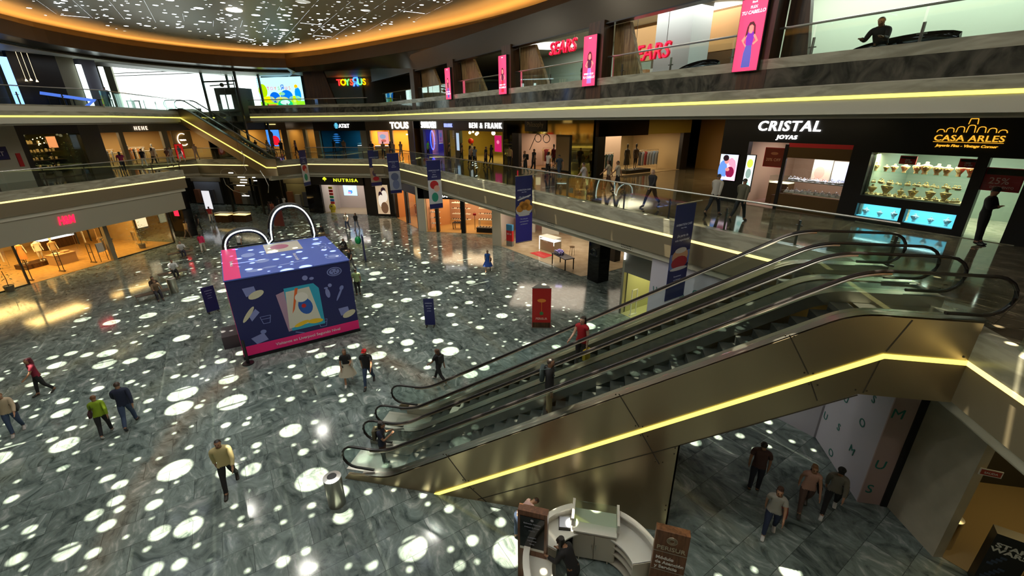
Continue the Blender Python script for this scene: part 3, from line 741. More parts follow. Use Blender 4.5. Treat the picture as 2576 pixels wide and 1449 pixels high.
# hanging banners: rods stand out from the middle balcony
BNAVY = mat('banner_navy', (.014, .020, .13), .55); BPUR = mat('banner_violet', (.06, .05, .42), .55); BWH = mat('banner_white', (.62, .63, .68), .55)
BTXT = mat('banner_text', (.55, .60, .85), .5)
def banner(s, label, kind, w=1.12, z0=3.42, z1=7.1, d0=DA - .12, MX=None):
    t = thing('hanging_banner', label, 'banner', (*ftx(s, d0), z1), 0, 'cafe banners hanging from the middle balcony')
    # local frame of the banner: x from outer end to balcony, facing -y toward the camera side
    M = MX or FA @ Matrix.Translation((s, d0 - w, 0)) @ Matrix.Rotation(radians(90), 4, 'Z')
    m = MB(M); m.tube([(0, 0, z1 + .03), (w + .35, 0, z1 + .03)], .02, 6); m.build('rod', STEEL, t); m = MB(M); m.tube([(0, 0, z0 - .03), (w, 0, z0 - .03)], .018, 6); m.build('weight_bar', STEEL, t)
    m = MB(M); m.box(0, -.008, z0, w, .008, z1); cl = m.build('cloth', BNAVY, t)
    f = -.014
    m = MB(M)
    def P(pts, mm, k=0):
        m.face([(a * w, f - k * .002, z0 + b * (z1 - z0)) for a, b in pts], mm)
        m.face([(a * w, -f + k * .002, z0 + b * (z1 - z0)) for a, b in pts][::-1], mm)
    def ell(cx, cz, rx, rz, mm, k=0, a0=0, a1=2 * pi, n=14):
        P([(cx + rx * cos(a0 + (a1 - a0) * i / n), cz + rz * sin(a0 + (a1 - a0) * i / n)) for i in range(n)], mm, k)
    if kind == 'pastry':
        P([(0, 0), (1, 0), (1, .44), (0, .44)], BPUR)
        ell(.5, .50, .5, .10, BWH, 1); OR = mat('fried_pastry', (.55, .24, .04), .5)
        for cx, cz, r in ((.25, .52, .22), (.55, .55, .24), (.80, .52, .2), (.40, .58, .2), (.68, .60, .2)): ell(cx, cz, r, r * .24, OR, 2)
        P([(.1, .66), (.9, .72), (.9, .70), (.12, .64)], BWH, 1); ell(.5, .415, .35, .012, BWH, 3)
    elif kind == 'cup':
        P([(0, 0), (1, 0), (1, .34), (0, .34)], BNAVY); SK = mat('banner_sky', (.16, .25, .62), .5)
        P([(0, .34), (1, .38), (1, .52), (0, .50)], SK); ell(.5, .47, .42, .085, mat('cream_drink', (.62, .38, .25), .5), 2); ell(.5, .40, .42, .07, mat('berry', (.40, .03, .05), .5), 3); ell(.5, .53, .30, .03, BWH, 4); ell(.5, .335, .46, .02, BWH, 4)
    elif kind == 'shapes':      # plain shapes in place of the printed cartoon
        P([(0, .10), (1, .10), (1, .60), (0, .60)], BWH); ell(.45, .50, .32, .09, mat('banner_red', (.50, .02, .03), .5), 1); ell(.62, .42, .22, .07, mat('banner_peach', (.75, .45, .35), .5), 2); ell(.45, .24, .25, .10, mat('banner_green', (.03, .30, .20), .5), 2)
    elif kind == 'grey':
        P([(0, .08), (1, .08), (1, .56), (0, .56)], mat('banner_greyblue', (.35, .38, .48), .5)); ell(.5, .42, .34, .10, mat('banner_slate', (.11, .14, .26), .5), 1); ell(.55, .22, .30, .12, mat('banner_steelblue', (.16, .20, .36), .5), 2)
    else:
        P([(0, .10), (1, .10), (1, .52), (0, .52)], mat('banner_tan', (.42, .30, .20), .5)); ell(.5, .36, .3, .10, mat('banner_dusk', (.10, .06, .12), .5), 1); ell(.5, .2, .3, .06, mat('banner_red', (.5, .02, .03), .5), 2)
    m.build('print', None, cl, recalc=False)
    def tx(str_, sz, z, b=.002):
        for side in (0, 1):
            MM = M @ Tz(w / 2, f - .003, z) if side == 0 else M @ Tz(w / 2, -f + .003, z) @ Matrix.Rotation(pi, 4, 'Z')
            text(str_, sz, MM, BTXT, 'banner_words', cl, .001, b)
    tx('ANIMATION CAFE', .11, z1 - .78); tx('Disney · Mickey', .05, z1 - .88)
    if kind == 'pastry': tx('¡Ya abrimos!', .14, z1 - 1.18); tx('Vive esta gran', .09, z0 + 1.30); tx('experiencia vista', .09, z0 + 1.15); tx('en Liverpool.', .09, z0 + 1.0)
    elif kind == 'cup': tx('¡Se parte de', .13, z1 - 1.2); tx('esta experiencia!', .12, z1 - 1.36); tx('Encuentranos', .08, z0 + .9); tx('en Liverpool', .08, z0 + .76)
    else: tx('¡Ven a', .11, z1 - 1.1); tx('divertirte!', .11, z1 - 1.26)
    return t
banner(-9.57, 'hanging navy banner with a layered drink print, nearest to the escalators', 'cup')
banner(-19.85, 'hanging navy and violet banner printed with golden fried pastries', 'pastry')
banner(-32.1, 'hanging banner with navy top and red, peach and green shapes on white', 'shapes')
banner(-41.55, 'hanging banner with navy top and grey blue print, above the poster shop', 'grey')
banner(-47.8, 'slim hanging banner with a tan print, left of the grey blue one', 'tan')
t = banner(-50.6, 'leftmost hanging banner with navy top and red lower print near the far escalator', 'shapes', MX=Tz(-31.9, 42.1, 0, radians(90)))

# ================================================================== KIOSK IN THE MIDDLE OF THE HALL
KM = Tz(-15.33, 14.10, 0, radians(45))          # x along the front (5.08), y back, faces -y
KW, KD, KH = 5.08, 5.5, 3.75
NAVYT = mat('kiosk_top_blue', (.07, .12, .48), .6)
t = thing('promotional_kiosk', 'large square navy kiosk with pink edge standing in the middle of the hall', 'kiosk', (-15.3, 14.1, 0))
m = MB(KM); m.box(0, 0, .10, KW, KD, KH); body = m.build('kiosk_walls', NAVY, t)
m = MB(KM); m.box(-.04, -.04, 0, KW + .04, KD + .04, .13); m.build('plinth', BLACK, t)
m = MB(KM); m.box(-.03, -.03, KH, KW + .03, KD + .03, KH + .05); top = m.build('roof_panel', NAVYT, t)
m = MB(KM); m.box(0, 0, KH + .05, .62, KD, KH + .058, PINK); m.box(-.005, -.012, .16, KW + .005, 0, .62, PINK); m.box(-.012, 0, .16, 0, KD, KH, PINK)
m.build('pink_stripe', None, t)
text('Visítanos en Liverpool Segundo Nivel', .19, KM @ Tz(2.75, -.016, .33), mat('print_white', (.7, .7, .75), .5), 'kiosk_words', t, .002, .002)
PW = mat('print_paleblue', (.20, .24, .55), .5); PB = mat('print_bread', (.62, .58, .42), .5); PG = mat('print_outline', (.22, .25, .55), .5)
pr = MB(KM)
def kf(pts, mm, k=0): pr.face([(a, -.004 - k * .002, b) for a, b in pts], mm)
def kell(cx, cz, rx, rz, mm, k=0, rot=0, n=16):
    kf([(cx + rx * cos(2 * pi * i / n) * cos(rot) - rz * sin(2 * pi * i / n) * sin(rot), cz + rx * cos(2 * pi * i / n) * sin(rot) + rz * sin(2 * pi * i / n) * cos(rot)) for i in range(n)], mm, k)
# abstract colour sheets in place of the cartoon print
kf([(1.75, 2.75), (2.25, 2.9), (2.45, .92), (1.95, .86)], mat('print_mauve', (.42, .26, .38), .5))
kf([(2.1, 2.98), (3.35, 2.98), (3.55, 2.7), (3.55, .86), (2.1, .86)], mat('print_cyan', (.03, .38, .58), .5), 1)
kf([(2.15, 2.8), (3.15, 2.85), (3.42, 1.1), (2.0, 1.0)], mat('print_cream', (.66, .64, .55), .5), 2)
kf([(2.55, 2.9), (2.68, 2.9), (2.38, 1.9), (2.25, 1.7)], mat('print_orange', (.75, .14, .03), .5), 3)
kell(2.85, 1.95, .30, .42, mat('print_blue', (.02, .10, .42), .5), 3, .2); kell(2.75, 2.42, .28, .24, mat('print_ivory', (.78, .76, .70), .5), 4); kell(2.55, 1.12, .34, .10, mat('print_yellow', (.85, .55, .02), .5), 4, .25); kell(3.15, 1.10, .34, .12, MT['print_yellow'], 4, -.1)
kell(2.78, 1.98, .10, .10, REDM, 5)
for cx, cz, r in ((.85, 3.02, .3), (4.55, 1.15, .3)): kf([(cx - .3, cz + .3), (cx + .15, cz + .32), (cx + .2, cz - .05), (cx - .22, cz - .1)], PG); kell(cx + .16, cz - .08, .33, .16, PB, 1, .35)
kell(.55, 2.1, .42, .09, PB, 1, .9); kf([(.55, 2.0), (.85, 2.3), (.98, 2.1), (.62, 1.75)], PG)
for cx, cz in ((1.15, 1.72), (3.45, .92)):
    for a, b in (((cx - .2, cz + .15), (cx - .12, cz - .2)), ((cx - .12, cz - .2), (cx + .14, cz - .2)), ((cx + .14, cz - .2), (cx + .22, cz + .15)), ((cx + .22, cz + .15), (cx - .2, cz + .15)), ((cx - .17, cz + .02), (cx + .19, cz + .02))):
        d = Vector((b[0] - a[0], b[1] - a[1])).normalized() * .012; kf([(a[0] + d.y, a[1] - d.x), (b[0] + d.y, b[1] - d.x), (b[0] - d.y, b[1] + d.x), (a[0] - d.y, a[1] + d.x)], PW)
kf([(.42, .95), (.95, 1.1), (1.08, .72), (.6, .62)], PG); kell(.95, 1.15, .12, .10, PW, 1)
kell(4.35, 3.35, .34, .22, PW); kell(4.35, 3.35, .29, .18, NAVY, 1); kell(4.35, 3.35, .24, .15, PW, 2)
for a, b in ((4.25, 3.4), (4.4, 3.3), (4.45, 3.42), (4.3, 3.28)): kell(a, b, .035, .03, NAVY, 3)
kell(3.05, 3.3, .12, .12, PG); kell(3.32, 3.22, .10, .07, PG); kell(3.9, 2.35, .10, .24, PG, 0, .1); kell(3.86, 2.62, .09, .05, PW, 1); kell(4.42, 2.2, .05, .38, PW, 0, -.5); kell(4.55, 2.48, .09, .13, PW, 1, -.5)
kell(4.05, 2.72, .09, .09, PG); kf([(2.2, .75), (2.24, .78), (2.6, .63), (2.56, .60)], PW)
pr.build('printed_drawings', None, body, recalc=False)
pr = MB(KM); TZ = KH + .056
def tf(pts, mm, k=0): pr.face([(a, b, TZ + k * .003) for a, b in pts], mm)
tf([(1.9, 3.4), (3.6, 3.4), (3.6, 5.4), (1.9, 5.4)], mat('print_sheet', (.55, .50, .42), .5)); PB2 = mat('print_lightblue', (.25, .33, .70), .5)
def tell(cx, cy_, rx, ry, mm, k=0, n=16): tf([(cx + rx * cos(2 * pi * i / n), cy_ + ry * sin(2 * pi * i / n)) for i in range(n)], mm, k)
tell(2.6, 4.5, .45, .5, mat('print_rose', (.42, .12, .20), .5), 1); tell(1.2, .8, .35, .22, PB2); tell(1.8, .95, .3, .14, PB2); tell(1.6, 2.2, .3, .3, PB2); tell(4.6, 1.0, .38, .38, PB2); tell(4.6, 1.0, .32, .32, NAVYT, 1); tell(4.6, 1.0, .24, .24, PB2, 2); tell(1.1, 3.7, .3, .4, PB2)
tf([(2.2, .9), (3.3, 1.1), (3.3, 1.2), (2.2, 1.05)], PB2)
pr.build('roof_print', None, top, recalc=False)
TR = Matrix.Rotation(radians(-90), 4, 'X')
RM = KM @ Tz(0, 0, TZ + .01)
text('Busca tu cupón', .22, RM @ Tz(3.0, 2.0, 0, radians(-90)) @ TR, MT['print_white'], 'roof_words', top, .002, .002)
text('CAFE', .62, RM @ Tz(4.35, 3.1, 0, radians(-90)) @ TR, MT['print_lightblue'], 'roof_words', top, .002, .004)
text('Experiencia', .2, RM @ Tz(.3, 2.5, 0, radians(-90)) @ TR, MT['print_white'], 'roof_words', top, .002, .002)
# open neon outline standing at the back edge: a low arch beside a taller arch
t2 = thing('neon_arches', 'black double arch outlined in white neon rising from the kiosk roof edge', 'neon sign', (-19, 18, 3.8))
LM = Tz(-19.22, 18.28, 0, radians(45))
def archpts(cx, w, zb, h, n=22, e=2.3): return [(cx - w * (abs(cos(a)) ** (2 / e)) * (1 if cos(a) > 0 else -1), zb + h * abs(sin(a)) ** (2 / e)) for a in [pi * i / n for i in range(n + 1)]]
pa = archpts(.98, .98, 3.78, .90) + archpts(3.28, 1.08, 4.0, 1.72)
pa = [p for p in pa if True] + [(4.30, 3.78)]
m = MB(LM); m.tube([(a, 0, b) for a, b in pa], .16, 6, ry=.16); m.build('arch_frame', BLACK, t2)
m = MB(LM); m.tube([(a, -.17, b) for a, b in pa], .035, 6); m.build('neon_tube', emit('neon_white', (.85, 1, .97), 4.5), t2)
m = MB(LM); m.box(-.1, .0, 3.8, 4.6, .12, 3.86); m.build('base_rail', BLACK, t2)
t = thing('post_stand', 'black post with round foot at the left front corner of the kiosk', 'stand', (-14.85, 13.75, 0)); m = MB(Tz(-14.95, 13.85)); m.cyl((0, 0, 0), .24, .04, 20); m.build('foot', BLACK, t); m = MB(Tz(-14.95, 13.85)); m.box(-.06, -.03, .04, .06, .03, 1.15); m.build('post', BLACK, t)
m = MB(KM); m.box(-.75, 1.6, .0, -.02, 2.9, .62); tag(m.build('equipment_box', mat('charcoal', (.05, .05, .06), .5)), 'low charcoal box against the left side of the kiosk', 'box')
# ================================================================== INFORMATION DESK
WG = mat('white_laminate', (.70, .69, .62), .35); WG2 = mat('cream_laminate', (.52, .49, .40), .4)
def arcband(m, c, r0, r1, a0, a1, z0, z1, n=12, mm=None):
    P = [(c[0] + r1 * cos(radians(a0 + (a1 - a0) * i / n)), c[1] + r1 * sin(radians(a0 + (a1 - a0) * i / n))) for i in range(n + 1)]
    Q = [(c[0] + r0 * cos(radians(a0 + (a1 - a0) * i / n)), c[1] + r0 * sin(radians(a0 + (a1 - a0) * i / n))) for i in range(n + 1)]
    for i in range(n): m.prism([P[i], P[i + 1], Q[i + 1], Q[i]], z0, z1, mm)
C = (.32, 6.70); RO = 1.52
def deskpart(label, a0, a1, shelves):
    t = thing('reception_desk_section', label, 'desk', (C[0] + RO * cos(radians((a0 + a1) / 2)), C[1] + RO * sin(radians((a0 + a1) / 2)), 0), 0, 'curved sections of the information desk')
    m = MB(); arcband(m, C, RO - .05, RO, a0, a1, 0, 1.08); arcband(m, C, RO - .12, RO + .02, a0, a1, 1.08, 1.12); m.build('outer_panel', WG, t)
    m = MB(); arcband(m, C, RO - .62, RO - .05, a0, a1, .80, .84); m.build('worktop', WG, t)
    if shelves:
        for z in (.06, .38, .60): m = MB(); arcband(m, C, RO - .60, RO - .05, a0, a1, z, z + .03); m.build('shelf', WG2, t)
    for a in (a0, a1):
        m = MB(Tz(C[0], C[1], 0, radians(a))); m.box(RO - .62, -.015, 0, RO - .02, .015, .84); m.build('side_panel', WG2, t)
    return t
deskpart('curved white desk section with empty shelves, right side of the information desk', 20, 68, True)
deskpart('curved white desk section behind the dark poster stand', 112, 160, False)
deskpart('curved white desk section at the bottom edge left of the seated clerk', 175, 225, False)
t = thing('desk_cabinet', 'cream two-door cabinet with a glass top in the middle of the information desk', 'cabinet', (.30, 8.0, 0))
CM = Tz(.32, 0, 0)
m = MB(CM); m.box(-.50, 7.55, .06, .50, 8.12, .92); m.build('body', WG2, t)
for s in (-1, 1):
    m = MB(CM); m.box(s * .01, 7.52, .10, s * .48, 7.545, .86); d = m.build('door', WG2, t); m = MB(CM); m.box(s * .045 - .008, 7.50, .42, s * .045 + .008, 7.52, .58); m.build('handle', STEEL, d)
m = MB(CM); m.box(-.50, 7.5, .92, .50, 8.16, .96); m.build('worktop', WG, t)
for s in (-1, 1): m = MB(CM); m.box(s * .50, 7.62, .96, s * .56, 8.22, 1.20); m.build('glass_holder', WG, t)
m = MB(CM); m.box(-.52, 7.6, 1.15, .52, 8.2, 1.165); m.build('glass_top', glassmat('frosted_glass', (.88, .94, .90), .08), t)
t = thing('document_tray', 'small stack of papers in a tray on the desk beside the glass-topped cabinet', 'paper tray', (-.42, 7.75, .84)); m = MB(Tz(-.40, 7.72, .84, .1)); m.box(-.14, -.17, 0, .14, .17, .05, BLACK); m.build('tray', None, t); m = MB(Tz(-.40, 7.74, .89, .1)); m.box(-.13, -.15, 0, .13, .15, .015); m.build('papers', mat('paper', (.62, .66, .78), .6), t)
t = thing('cable_coil', 'black looped cable hanging inside the right desk shelves', 'cable', (1.15, 7.5, .3)); m = MB()
for k in range(2): m.tube([(1.05 + .18 * k + .09 * cos(a), 7.55, .42 + .14 * sin(a)) for a in [2 * pi * i / 14 for i in range(14)]], .012, 6, closed=True)
m.build('loops', BLACK, t)
def totem(label, x, y, rz, h, kind):
    t = thing('wooden_totem', label, 'sign', (x, y, 0), rz, 'wooden signs of the information desk'); M = Tz(x, y, 0, rz); TW = mat('totem_wood', rough=.35, build=noise_col((.10, .035, .012), (.20, .085, .035), 3, 6, .8, (6, 6, .4)))
    m = MB(M); m.box(-.33, -.09, 0, .33, .09, h, bev=.008); b = m.build('wood_panel', TW, t)
    if kind == 'poster':
        m = MB(M); m.box(-.27, -.105, h - 1.12, .27, -.09, h - .14, BLACKG); m.box(-.27, -.108, h - 1.12, .27, -.105, h - 1.05, WG); m.build('poster_frame', None, t)
        TG = mat('poster_text', (.35, .35, .42), .5); y_ = h - .34
        m = MB(M); m.lathe([(.035, 0), (.035, .003)], (0, 0, 0), 14); 
        for v in m.bm.verts: v.co = M @ Matrix.Translation((0, -.108, h - .22)) @ Matrix.Rotation(radians(90), 4, 'X') @ (M.inverted() @ v.co)
        m.build('emblem', TG, t)
        for s_, z in (('Estimado visitante', .052), ('El Módulo de Atención', .036), ('y Servicio', .036), ('', .03), ('se encuentra', .036), ('a sus órdenes', .036), ('Gracias', .036)):
            text(s_ or ' ', z, M @ Tz(0, -.108, y_), TG, 'poster_words', t, .001, .001) if s_ else None; y_ -= .10
    else:
        TG = mat('gold_letters', (.60, .52, .38), .3, .7)
        text('PERISUR', .155, M @ Tz(0, -.10, h - .50), TG, 'emblem_words', t, .004, .002)
        m = MB(); 
        for r in (.10, .075, .05): m.tube([(r * cos(a), -.10, h - .22 + r * sin(a)) for a in [2 * pi * i / 18 for i in range(18)]], .007, 5, closed=True)
        m.bm.transform(M); m.build('emblem', TG, t)
        for i, s_ in enumerate(('Módulo', 'de Atención', 'y Servicio')): text(s_, .115, M @ Tz(-.27, -.10, h - .78 - i * .13), mat('white_letters', (.75, .73, .68), .5), 'sign_words', t, .003, .003, align='LEFT')
        for z in (h - .58, h - 1.12): m = MB(M); m.box(-.33, -.094, z, .33, -.088, z + .012, STEEL); m.build('trim_line', None, t)
    return t
totem('wooden sign with a dark framed notice, left of the white desk', -1.04, 6.86, radians(-4), 2.15, 'poster')
totem('wooden sign reading Perisur and service module, right of the white desk', 1.85, 6.93, radians(-6), 2.15, 'name')
# ================================================================== FLOOR STANDS, BIN, BENCHES
def aboard(x, y, rz, h, w, label):
    t = thing('poster_stand', label, 'poster stand', (x, y, 0), rz, 'slim navy poster stands'); M = Tz(x, y, 0, rz)
    m = MB(M); m.box(-w / 2, -.03, .10, w / 2, .03, h); m.build('poster_board', NAVY, t)
    for s in (-1, 1): m = MB(M); m.box(s * w * .36 - .03, -.16, 0, s * w * .36 + .03, .16, .03); m.box(s * w * .36 - .02, -.02, 0, s * w * .36 + .02, .02, .12); m.build('foot', DSTEEL, t)
    for i, (s_, z) in enumerate((('EXPERIENCIA', .06), ('Registra tu visita', .045), ('y participa', .045), ('en la tienda', .045))):
        text(s_, z, M @ Tz(0, -.033, h - .25 - i * .14), MT['banner_text'], 'poster_words', t, .001, .001)
    return t
aboard(-8.36, 18.85, radians(12), 1.55, .52, 'navy poster stand alone in the middle of the hall floor')
aboard(-21.1, 18.25, radians(62), 1.55, .62, 'navy poster stand left of the kiosk')
aboard(-17.5, 28.5, radians(-52), 2.0, .75, 'tall navy poster stand beyond the right side of the kiosk')
t = thing('advertising_column', 'three-sided red advertising pillar with a grey top', 'advertising pillar', (-2.7, 19.8, 0), radians(4)); M = Tz(-2.72, 20.0, 0, radians(8))
tri = [(-.47, -.33), (.47, -.33), (0, .5)]; m = MB(M); m.prism(tri, .06, 2.2); m.build('red_body', mat('pillar_red', (.42, .012, .010), .35), t); m = MB(M); m.prism([(a * 1.03, b * 1.03) for a, b in tri], 2.2, 2.24); m.prism([(a * 1.03, b * 1.03) for a, b in tri], 0, .06); m.build('grey_cap', GREY, t)
m = MB(M); m.box(-.45, -.345, .06, .45, -.33, .34, WOOD)
OY = mat('print_amber', (.75, .25, .03), .5)
m.face([(.22 * cos(a), -.336, 1.55 + .10 * sin(a)) for a in [2 * pi * i / 14 for i in range(14)]], OY); m.face([(-.012, -.336, .85), (.012, -.336, .85), (.012, -.336, 1.5), (-.012, -.336, 1.5)], OY); m.face([(.10 * cos(a), -.337, .85 + .10 * sin(a)) for a in [2 * pi * i / 10 for i in range(10)]], mat('print_leaf', (.04, .2, .05), .5)); m.build('artwork', None, t, recalc=False)
text('PERISUR', .16, M @ Tz(0, -.337, .50), mat('print_cream2', (.8, .55, .45), .5), 'pillar_words', t, .002, .002)
def binny(x, y, label, h=.92, r=.23):
    t = thing('litter_bin', label, 'bin', (x, y, 0), 0, 'round steel litter bins')
    m = MB(Tz(x, y)); m.lathe([(r, 0), (r * 1.02, h)], n=28); m.build('drum', STEEL, t, smooth=True)
    m = MB(Tz(x, y, h)); m.lathe([(r * 1.03, 0), (r * 1.03, .03), (r * .55, .06), (r * .52, .0)], n=28); m.build('lid_ring', mat('bin_lid', (.72, .72, .70), .3, .6), t, smooth=True)
    m = MB(Tz(x, y, h + .045)); m.cyl((0, 0, 0), r * .56, .006, 20); m.build('opening', BLACK, t)
binny(-6.75, 7.86, 'brushed steel litter bin at the foot of the escalators')
binny(-26.1, 20.35, 'steel litter bin between the seated people on the left')
binny(8.85, 9.75, 'dark litter bin behind the cream wall at the lower right', .85, .2)
binny(-41.6, 30.6, 'steel drum bin on the left middle balcony walkway', .8, .3)
BEN = mat('bench_seat', (.10, .07, .05), .5)
def bench(x, y, rz, label, n=3):
    t = thing('bench', label, 'bench', (x, y, 0), rz, 'metal framed hall benches'); M = Tz(x, y, 0, rz); L = .55 * n
    m = MB(M); m.box(-L / 2, -.26, .40, L / 2, .26, .46, bev=.02); m.build('seat', BEN, t)
    for s in (-1, 1):
        m = MB(M); m.tube([(s * L * .48, -.25, 0), (s * L * .48, -.25, .40), (s * L * .48, .25, .40), (s * L * .48, .25, 0)], .02, 6); m.build('leg', STEEL, t)
bench(-32.5, 26.75, radians(60), 'bench under the lone man in a white shirt, farther left'); bench(-28.6, 22.6, radians(60), 'bench behind the steel bin on the left'); bench(-26.3, 19.2, radians(60), 'bench carrying the seated couple in front of the bin')
bench(-19.9, 29.8, radians(-30), 'bench with a person in black, right of the kiosk roof'); bench(-24.6, 33.8, radians(-30), 'farther bench with a lone sitter behind the kiosk'); bench(-24.8, 27.2, radians(-30), 'bench hidden behind the neon arches')

# ================================================================== SHOPS
R90 = radians(90)
def lamp(M, x, y, z, sx, sy, p, col):
    a = area('shop_light', (0, 0, 0), sx, sy, p, col); a.matrix_world = M @ Matrix.Translation((x, y, z))
def room(M, x0, x1, z0, z1, dep, wall, floor=None, ceil=None, nm='wall_shop', y0=0.0, sides=(1, 1)):
    m = MB(M); m.box(x0, y0 + dep, z0, x1, y0 + dep + .1, z1, wall)
    if sides[0]: m.box(x0 - .1, y0 + .31, z0, x0, y0 + dep + .1, z1, wall)
    if sides[1]: m.box(x1, y0 + .31, z0, x1 + .1, y0 + dep + .1, z1, wall)
    if floor: m.box(x0, y0, z0, x1, y0 + dep, z0 + .02, floor)
    if ceil: m.box(x0, y0 + .31, z1 - .03, x1, y0 + dep, z1, ceil)
    o = m.build(nm); tag(o, kind='structure'); return o
def front(label, M, loc, pieces, glass=(), frames=()):
    """shop front: fascia pieces (x0,z0,x1,z1,mat[,thick]), glass panes, posts"""
    t = thing('storefront', label, 'shop front', tuple(M @ Vector(loc)))
    for i, p in enumerate(pieces):
        x0, z0, x1, z1, mm = p[:5]; th = p[5] if len(p) > 5 else .12; m = MB(M); m.box(x0, -.0, z0, x1, th, z1); m.build('fascia' if z1 - z0 < (x1 - x0) else 'pier', mm, t)
    for x0, z0, x1, z1 in glass: m = MB(M); m.box(x0, .05, z0, x1, .062, z1); m.build('glass_pane', GLASSW, t)
    for x0, z0, x1, z1, mm in frames: m = MB(M); m.box(x0, -.02, z0, x1, .08, z1); m.build('frame', mm, t)
    return t
def sign(label, s, size, M, m, sx=1., bold=.004, ext=.03, **k):
    o = text(s, size, M, m, 'shop_sign', None, ext, bold, sx, **k); tag(o, label, 'sign'); return o
def FAd(d): return FA @ Tz(0, d, 0)
# ---- level 2, jewellers on the right
J = FAd(20.0)
front('black jeweller shop front with the large white serif name', J, (-9.6, 0, 6.2), [(-12.5, 8.96, -6.9, 10.03, BLACK, .3), (-12.5, 6.2, -11.2, 7.15, BLACK, .3), (-12.5, 8.4, -11.2, 8.96, BLACK, .3), (-11.53, 7.15, -11.2, 8.4, BLACK, .3), (-7.2, 6.2, -6.9, 8.96, BLACK, .3), (-9.5, 6.2, -7.2, 6.90, mat('brown_wood', (.10, .055, .015), .4)), (-9.5, 8.38, -7.2, 8.8, MT['brown_wood']), (-9.5, 8.8, -7.2, 8.96, REDM)], [(-9.45, 6.92, -7.22, 8.38)], [(-9.62, 6.2, -9.48, 8.9, BLACK)])
m = MB(J); m.box(-12.5, .3, 6.2, -12.35, 9.5, 10.03); tag(m.build('wall_jeweller_side', BLACKG), kind='structure')
room(J, -11.2, -6.9, 6.2, 9.2, 4.5, mat('warm_beige', (.40, .27, .17), .6), mat('pink_floor', (.35, .2, .15), .4), WHITE)
lamp(J, -9.3, 2.0, 9.05, 2.6, 2.2, 90, (1, .93, 1.0)); lamp(J, -8.35, .55, 8.34, 2.0, .3, 55, (.92, .92, 1))
sign('large white serif letters CRISTAL on black', 'CRISTAL', .55, J @ Tz(-9.66, -.04, 9.43), LETW, .96, .008, italic=.12, space=1.15, W=2.46)
sign('small white letters JOYAS under the jeweller name', 'JOYAS', .215, J @ Tz(-9.65, -.03, 9.11), LETW, 1., .003, italic=.1, space=1.2, W=.82)
o = sign('narrow white letters on the jeweller side wall, seen from the corridor', 'CRISTAL', .5, FA @ Tz(-12.50, 25.2, 9.3, radians(-90)), LETW, .9, .012); sign('tiny white letters under the side wall name', 'JOYAS', .2, FA @ Tz(-12.50, 25.2, 8.85, radians(-90)), LETW)
def poster(label, M, x0, z0, x1, z1, m_, art=(), frame=BLACK, y=-.03, name='lit_poster', cat='poster', words=()):
    t = thing(name, label, cat, tuple(M @ Vector(((x0 + x1) / 2, y, z0)))); m = MB(M); m.box(x0 - .03, y, z0 - .03, x1 + .03, y + .05, z1 + .03); m.build('frame', frame, t)
    m = MB(M); m.box(x0, y - .01, z0, x1, y, z1); m.build('panel', m_, t); w, h = x1 - x0, z1 - z0
    if art:
        m = MB(M)
        for i, (sh, cx, cz, rx, rz, mm) in enumerate(art):
            yy = y - .012 - i * .0015
            if sh == 'e': m.face([(x0 + w * (cx + rx * cos(2 * pi * k / 14)), yy, z0 + h * (cz + rz * sin(2 * pi * k / 14))) for k in range(14)], mm)
            else: m.face([(x0 + w * (cx - rx), yy, z0 + h * (cz - rz)), (x0 + w * (cx + rx), yy, z0 + h * (cz - rz)), (x0 + w * (cx + rx), yy, z0 + h * (cz + rz)), (x0 + w * (cx - rx), yy, z0 + h * (cz + rz))], mm)
        m.build('artwork', None, t, recalc=False)
    for s_, sz, cx, cz, mm in words: text(s_, sz, M @ Tz(x0 + w * cx, y - .03, z0 + h * cz), mm, 'poster_words', t, .001, .002)
    return t
ES = lambda n, c, s=1.2: emit('e_' + n, c, s)
poster('bright screen of a couple face to face in blue and pink', J, -12.42, 7.2, -11.56, 8.36, ES('rosewhite', (1, .62, .80), 1.3), [('r', .5, .82, .5, .18, ES('paleblue', (.62, .75, 1), 1.4)), ('e', .22, .35, .26, .42, ES('shirtblue', (.16, .35, .9), 1)), ('e', .40, .76, .14, .13, ES('skinpink', (.95, .35, .32), 1)), ('e', .33, .86, .17, .12, ES('darkhair', (.03, .01, .02), .6)), ('e', .66, .72, .16, .16, ES('pinkhair', (1, .35, .5), 1.2)), ('e', .80, .48, .15, .34, ES('pinkhair', (1, .35, .5))), ('e', .66, .32, .24, .22, ES('maroon', (.35, .01, .08), .8)), ('e', .50, .42, .12, .07, ES('skinpink', (1, 1, 1))), ('r', .5, .07, .44, .06, ES('palepink', (1, .75, .9), 1.2))])
poster('tall glowing green and white poster at the jeweller doorway', J, -11.15, 6.8, -10.78, 8.38, ES('offwhite', (.85, 1, .95), 1.3), [('e', .5, .78, .38, .12, ES('lime', (.7, .95, .1), 1.1)), ('e', .5, .5, .34, .14, ES('greyleaf', (.35, .5, .45), .9)), ('e', .5, .2, .35, .08, ES('teal', (.5, .85, .8), 1))])
poster('dark red hanging sign offering twenty percent off', J, -10.55, 7.95, -9.75, 8.7, mat('rust', (.22, .03, .012), .5), [('e', .5, .72, .2, .08, mat('rust_light', (.5, .2, .1), .5))], REDM, .3, 'discount_sign', 'sign', [('20% OFF', .17, .5, .30, mat('peach', (.75, .4, .25), .5))])
poster('pale poster with rings at the back of the white jewellery window', J, -8.0, 7.45, -7.45, 8.25, ES('lilacwhite', (.62, .62, .95), .9), [('r', .5, .3, .35, .15, ES('offwhite2', (.9, .9, 1), 1))], WHITE, .9)
poster('poster of a hand in coral tones inside the white jewellery window', J, -8.75, 7.45, -8.1, 8.28, ES('coral', (1, .45, .32), .9), [('e', .4, .4, .3, .3, ES('handskin', (.8, .35, .25), .8))], WHITE, .9)
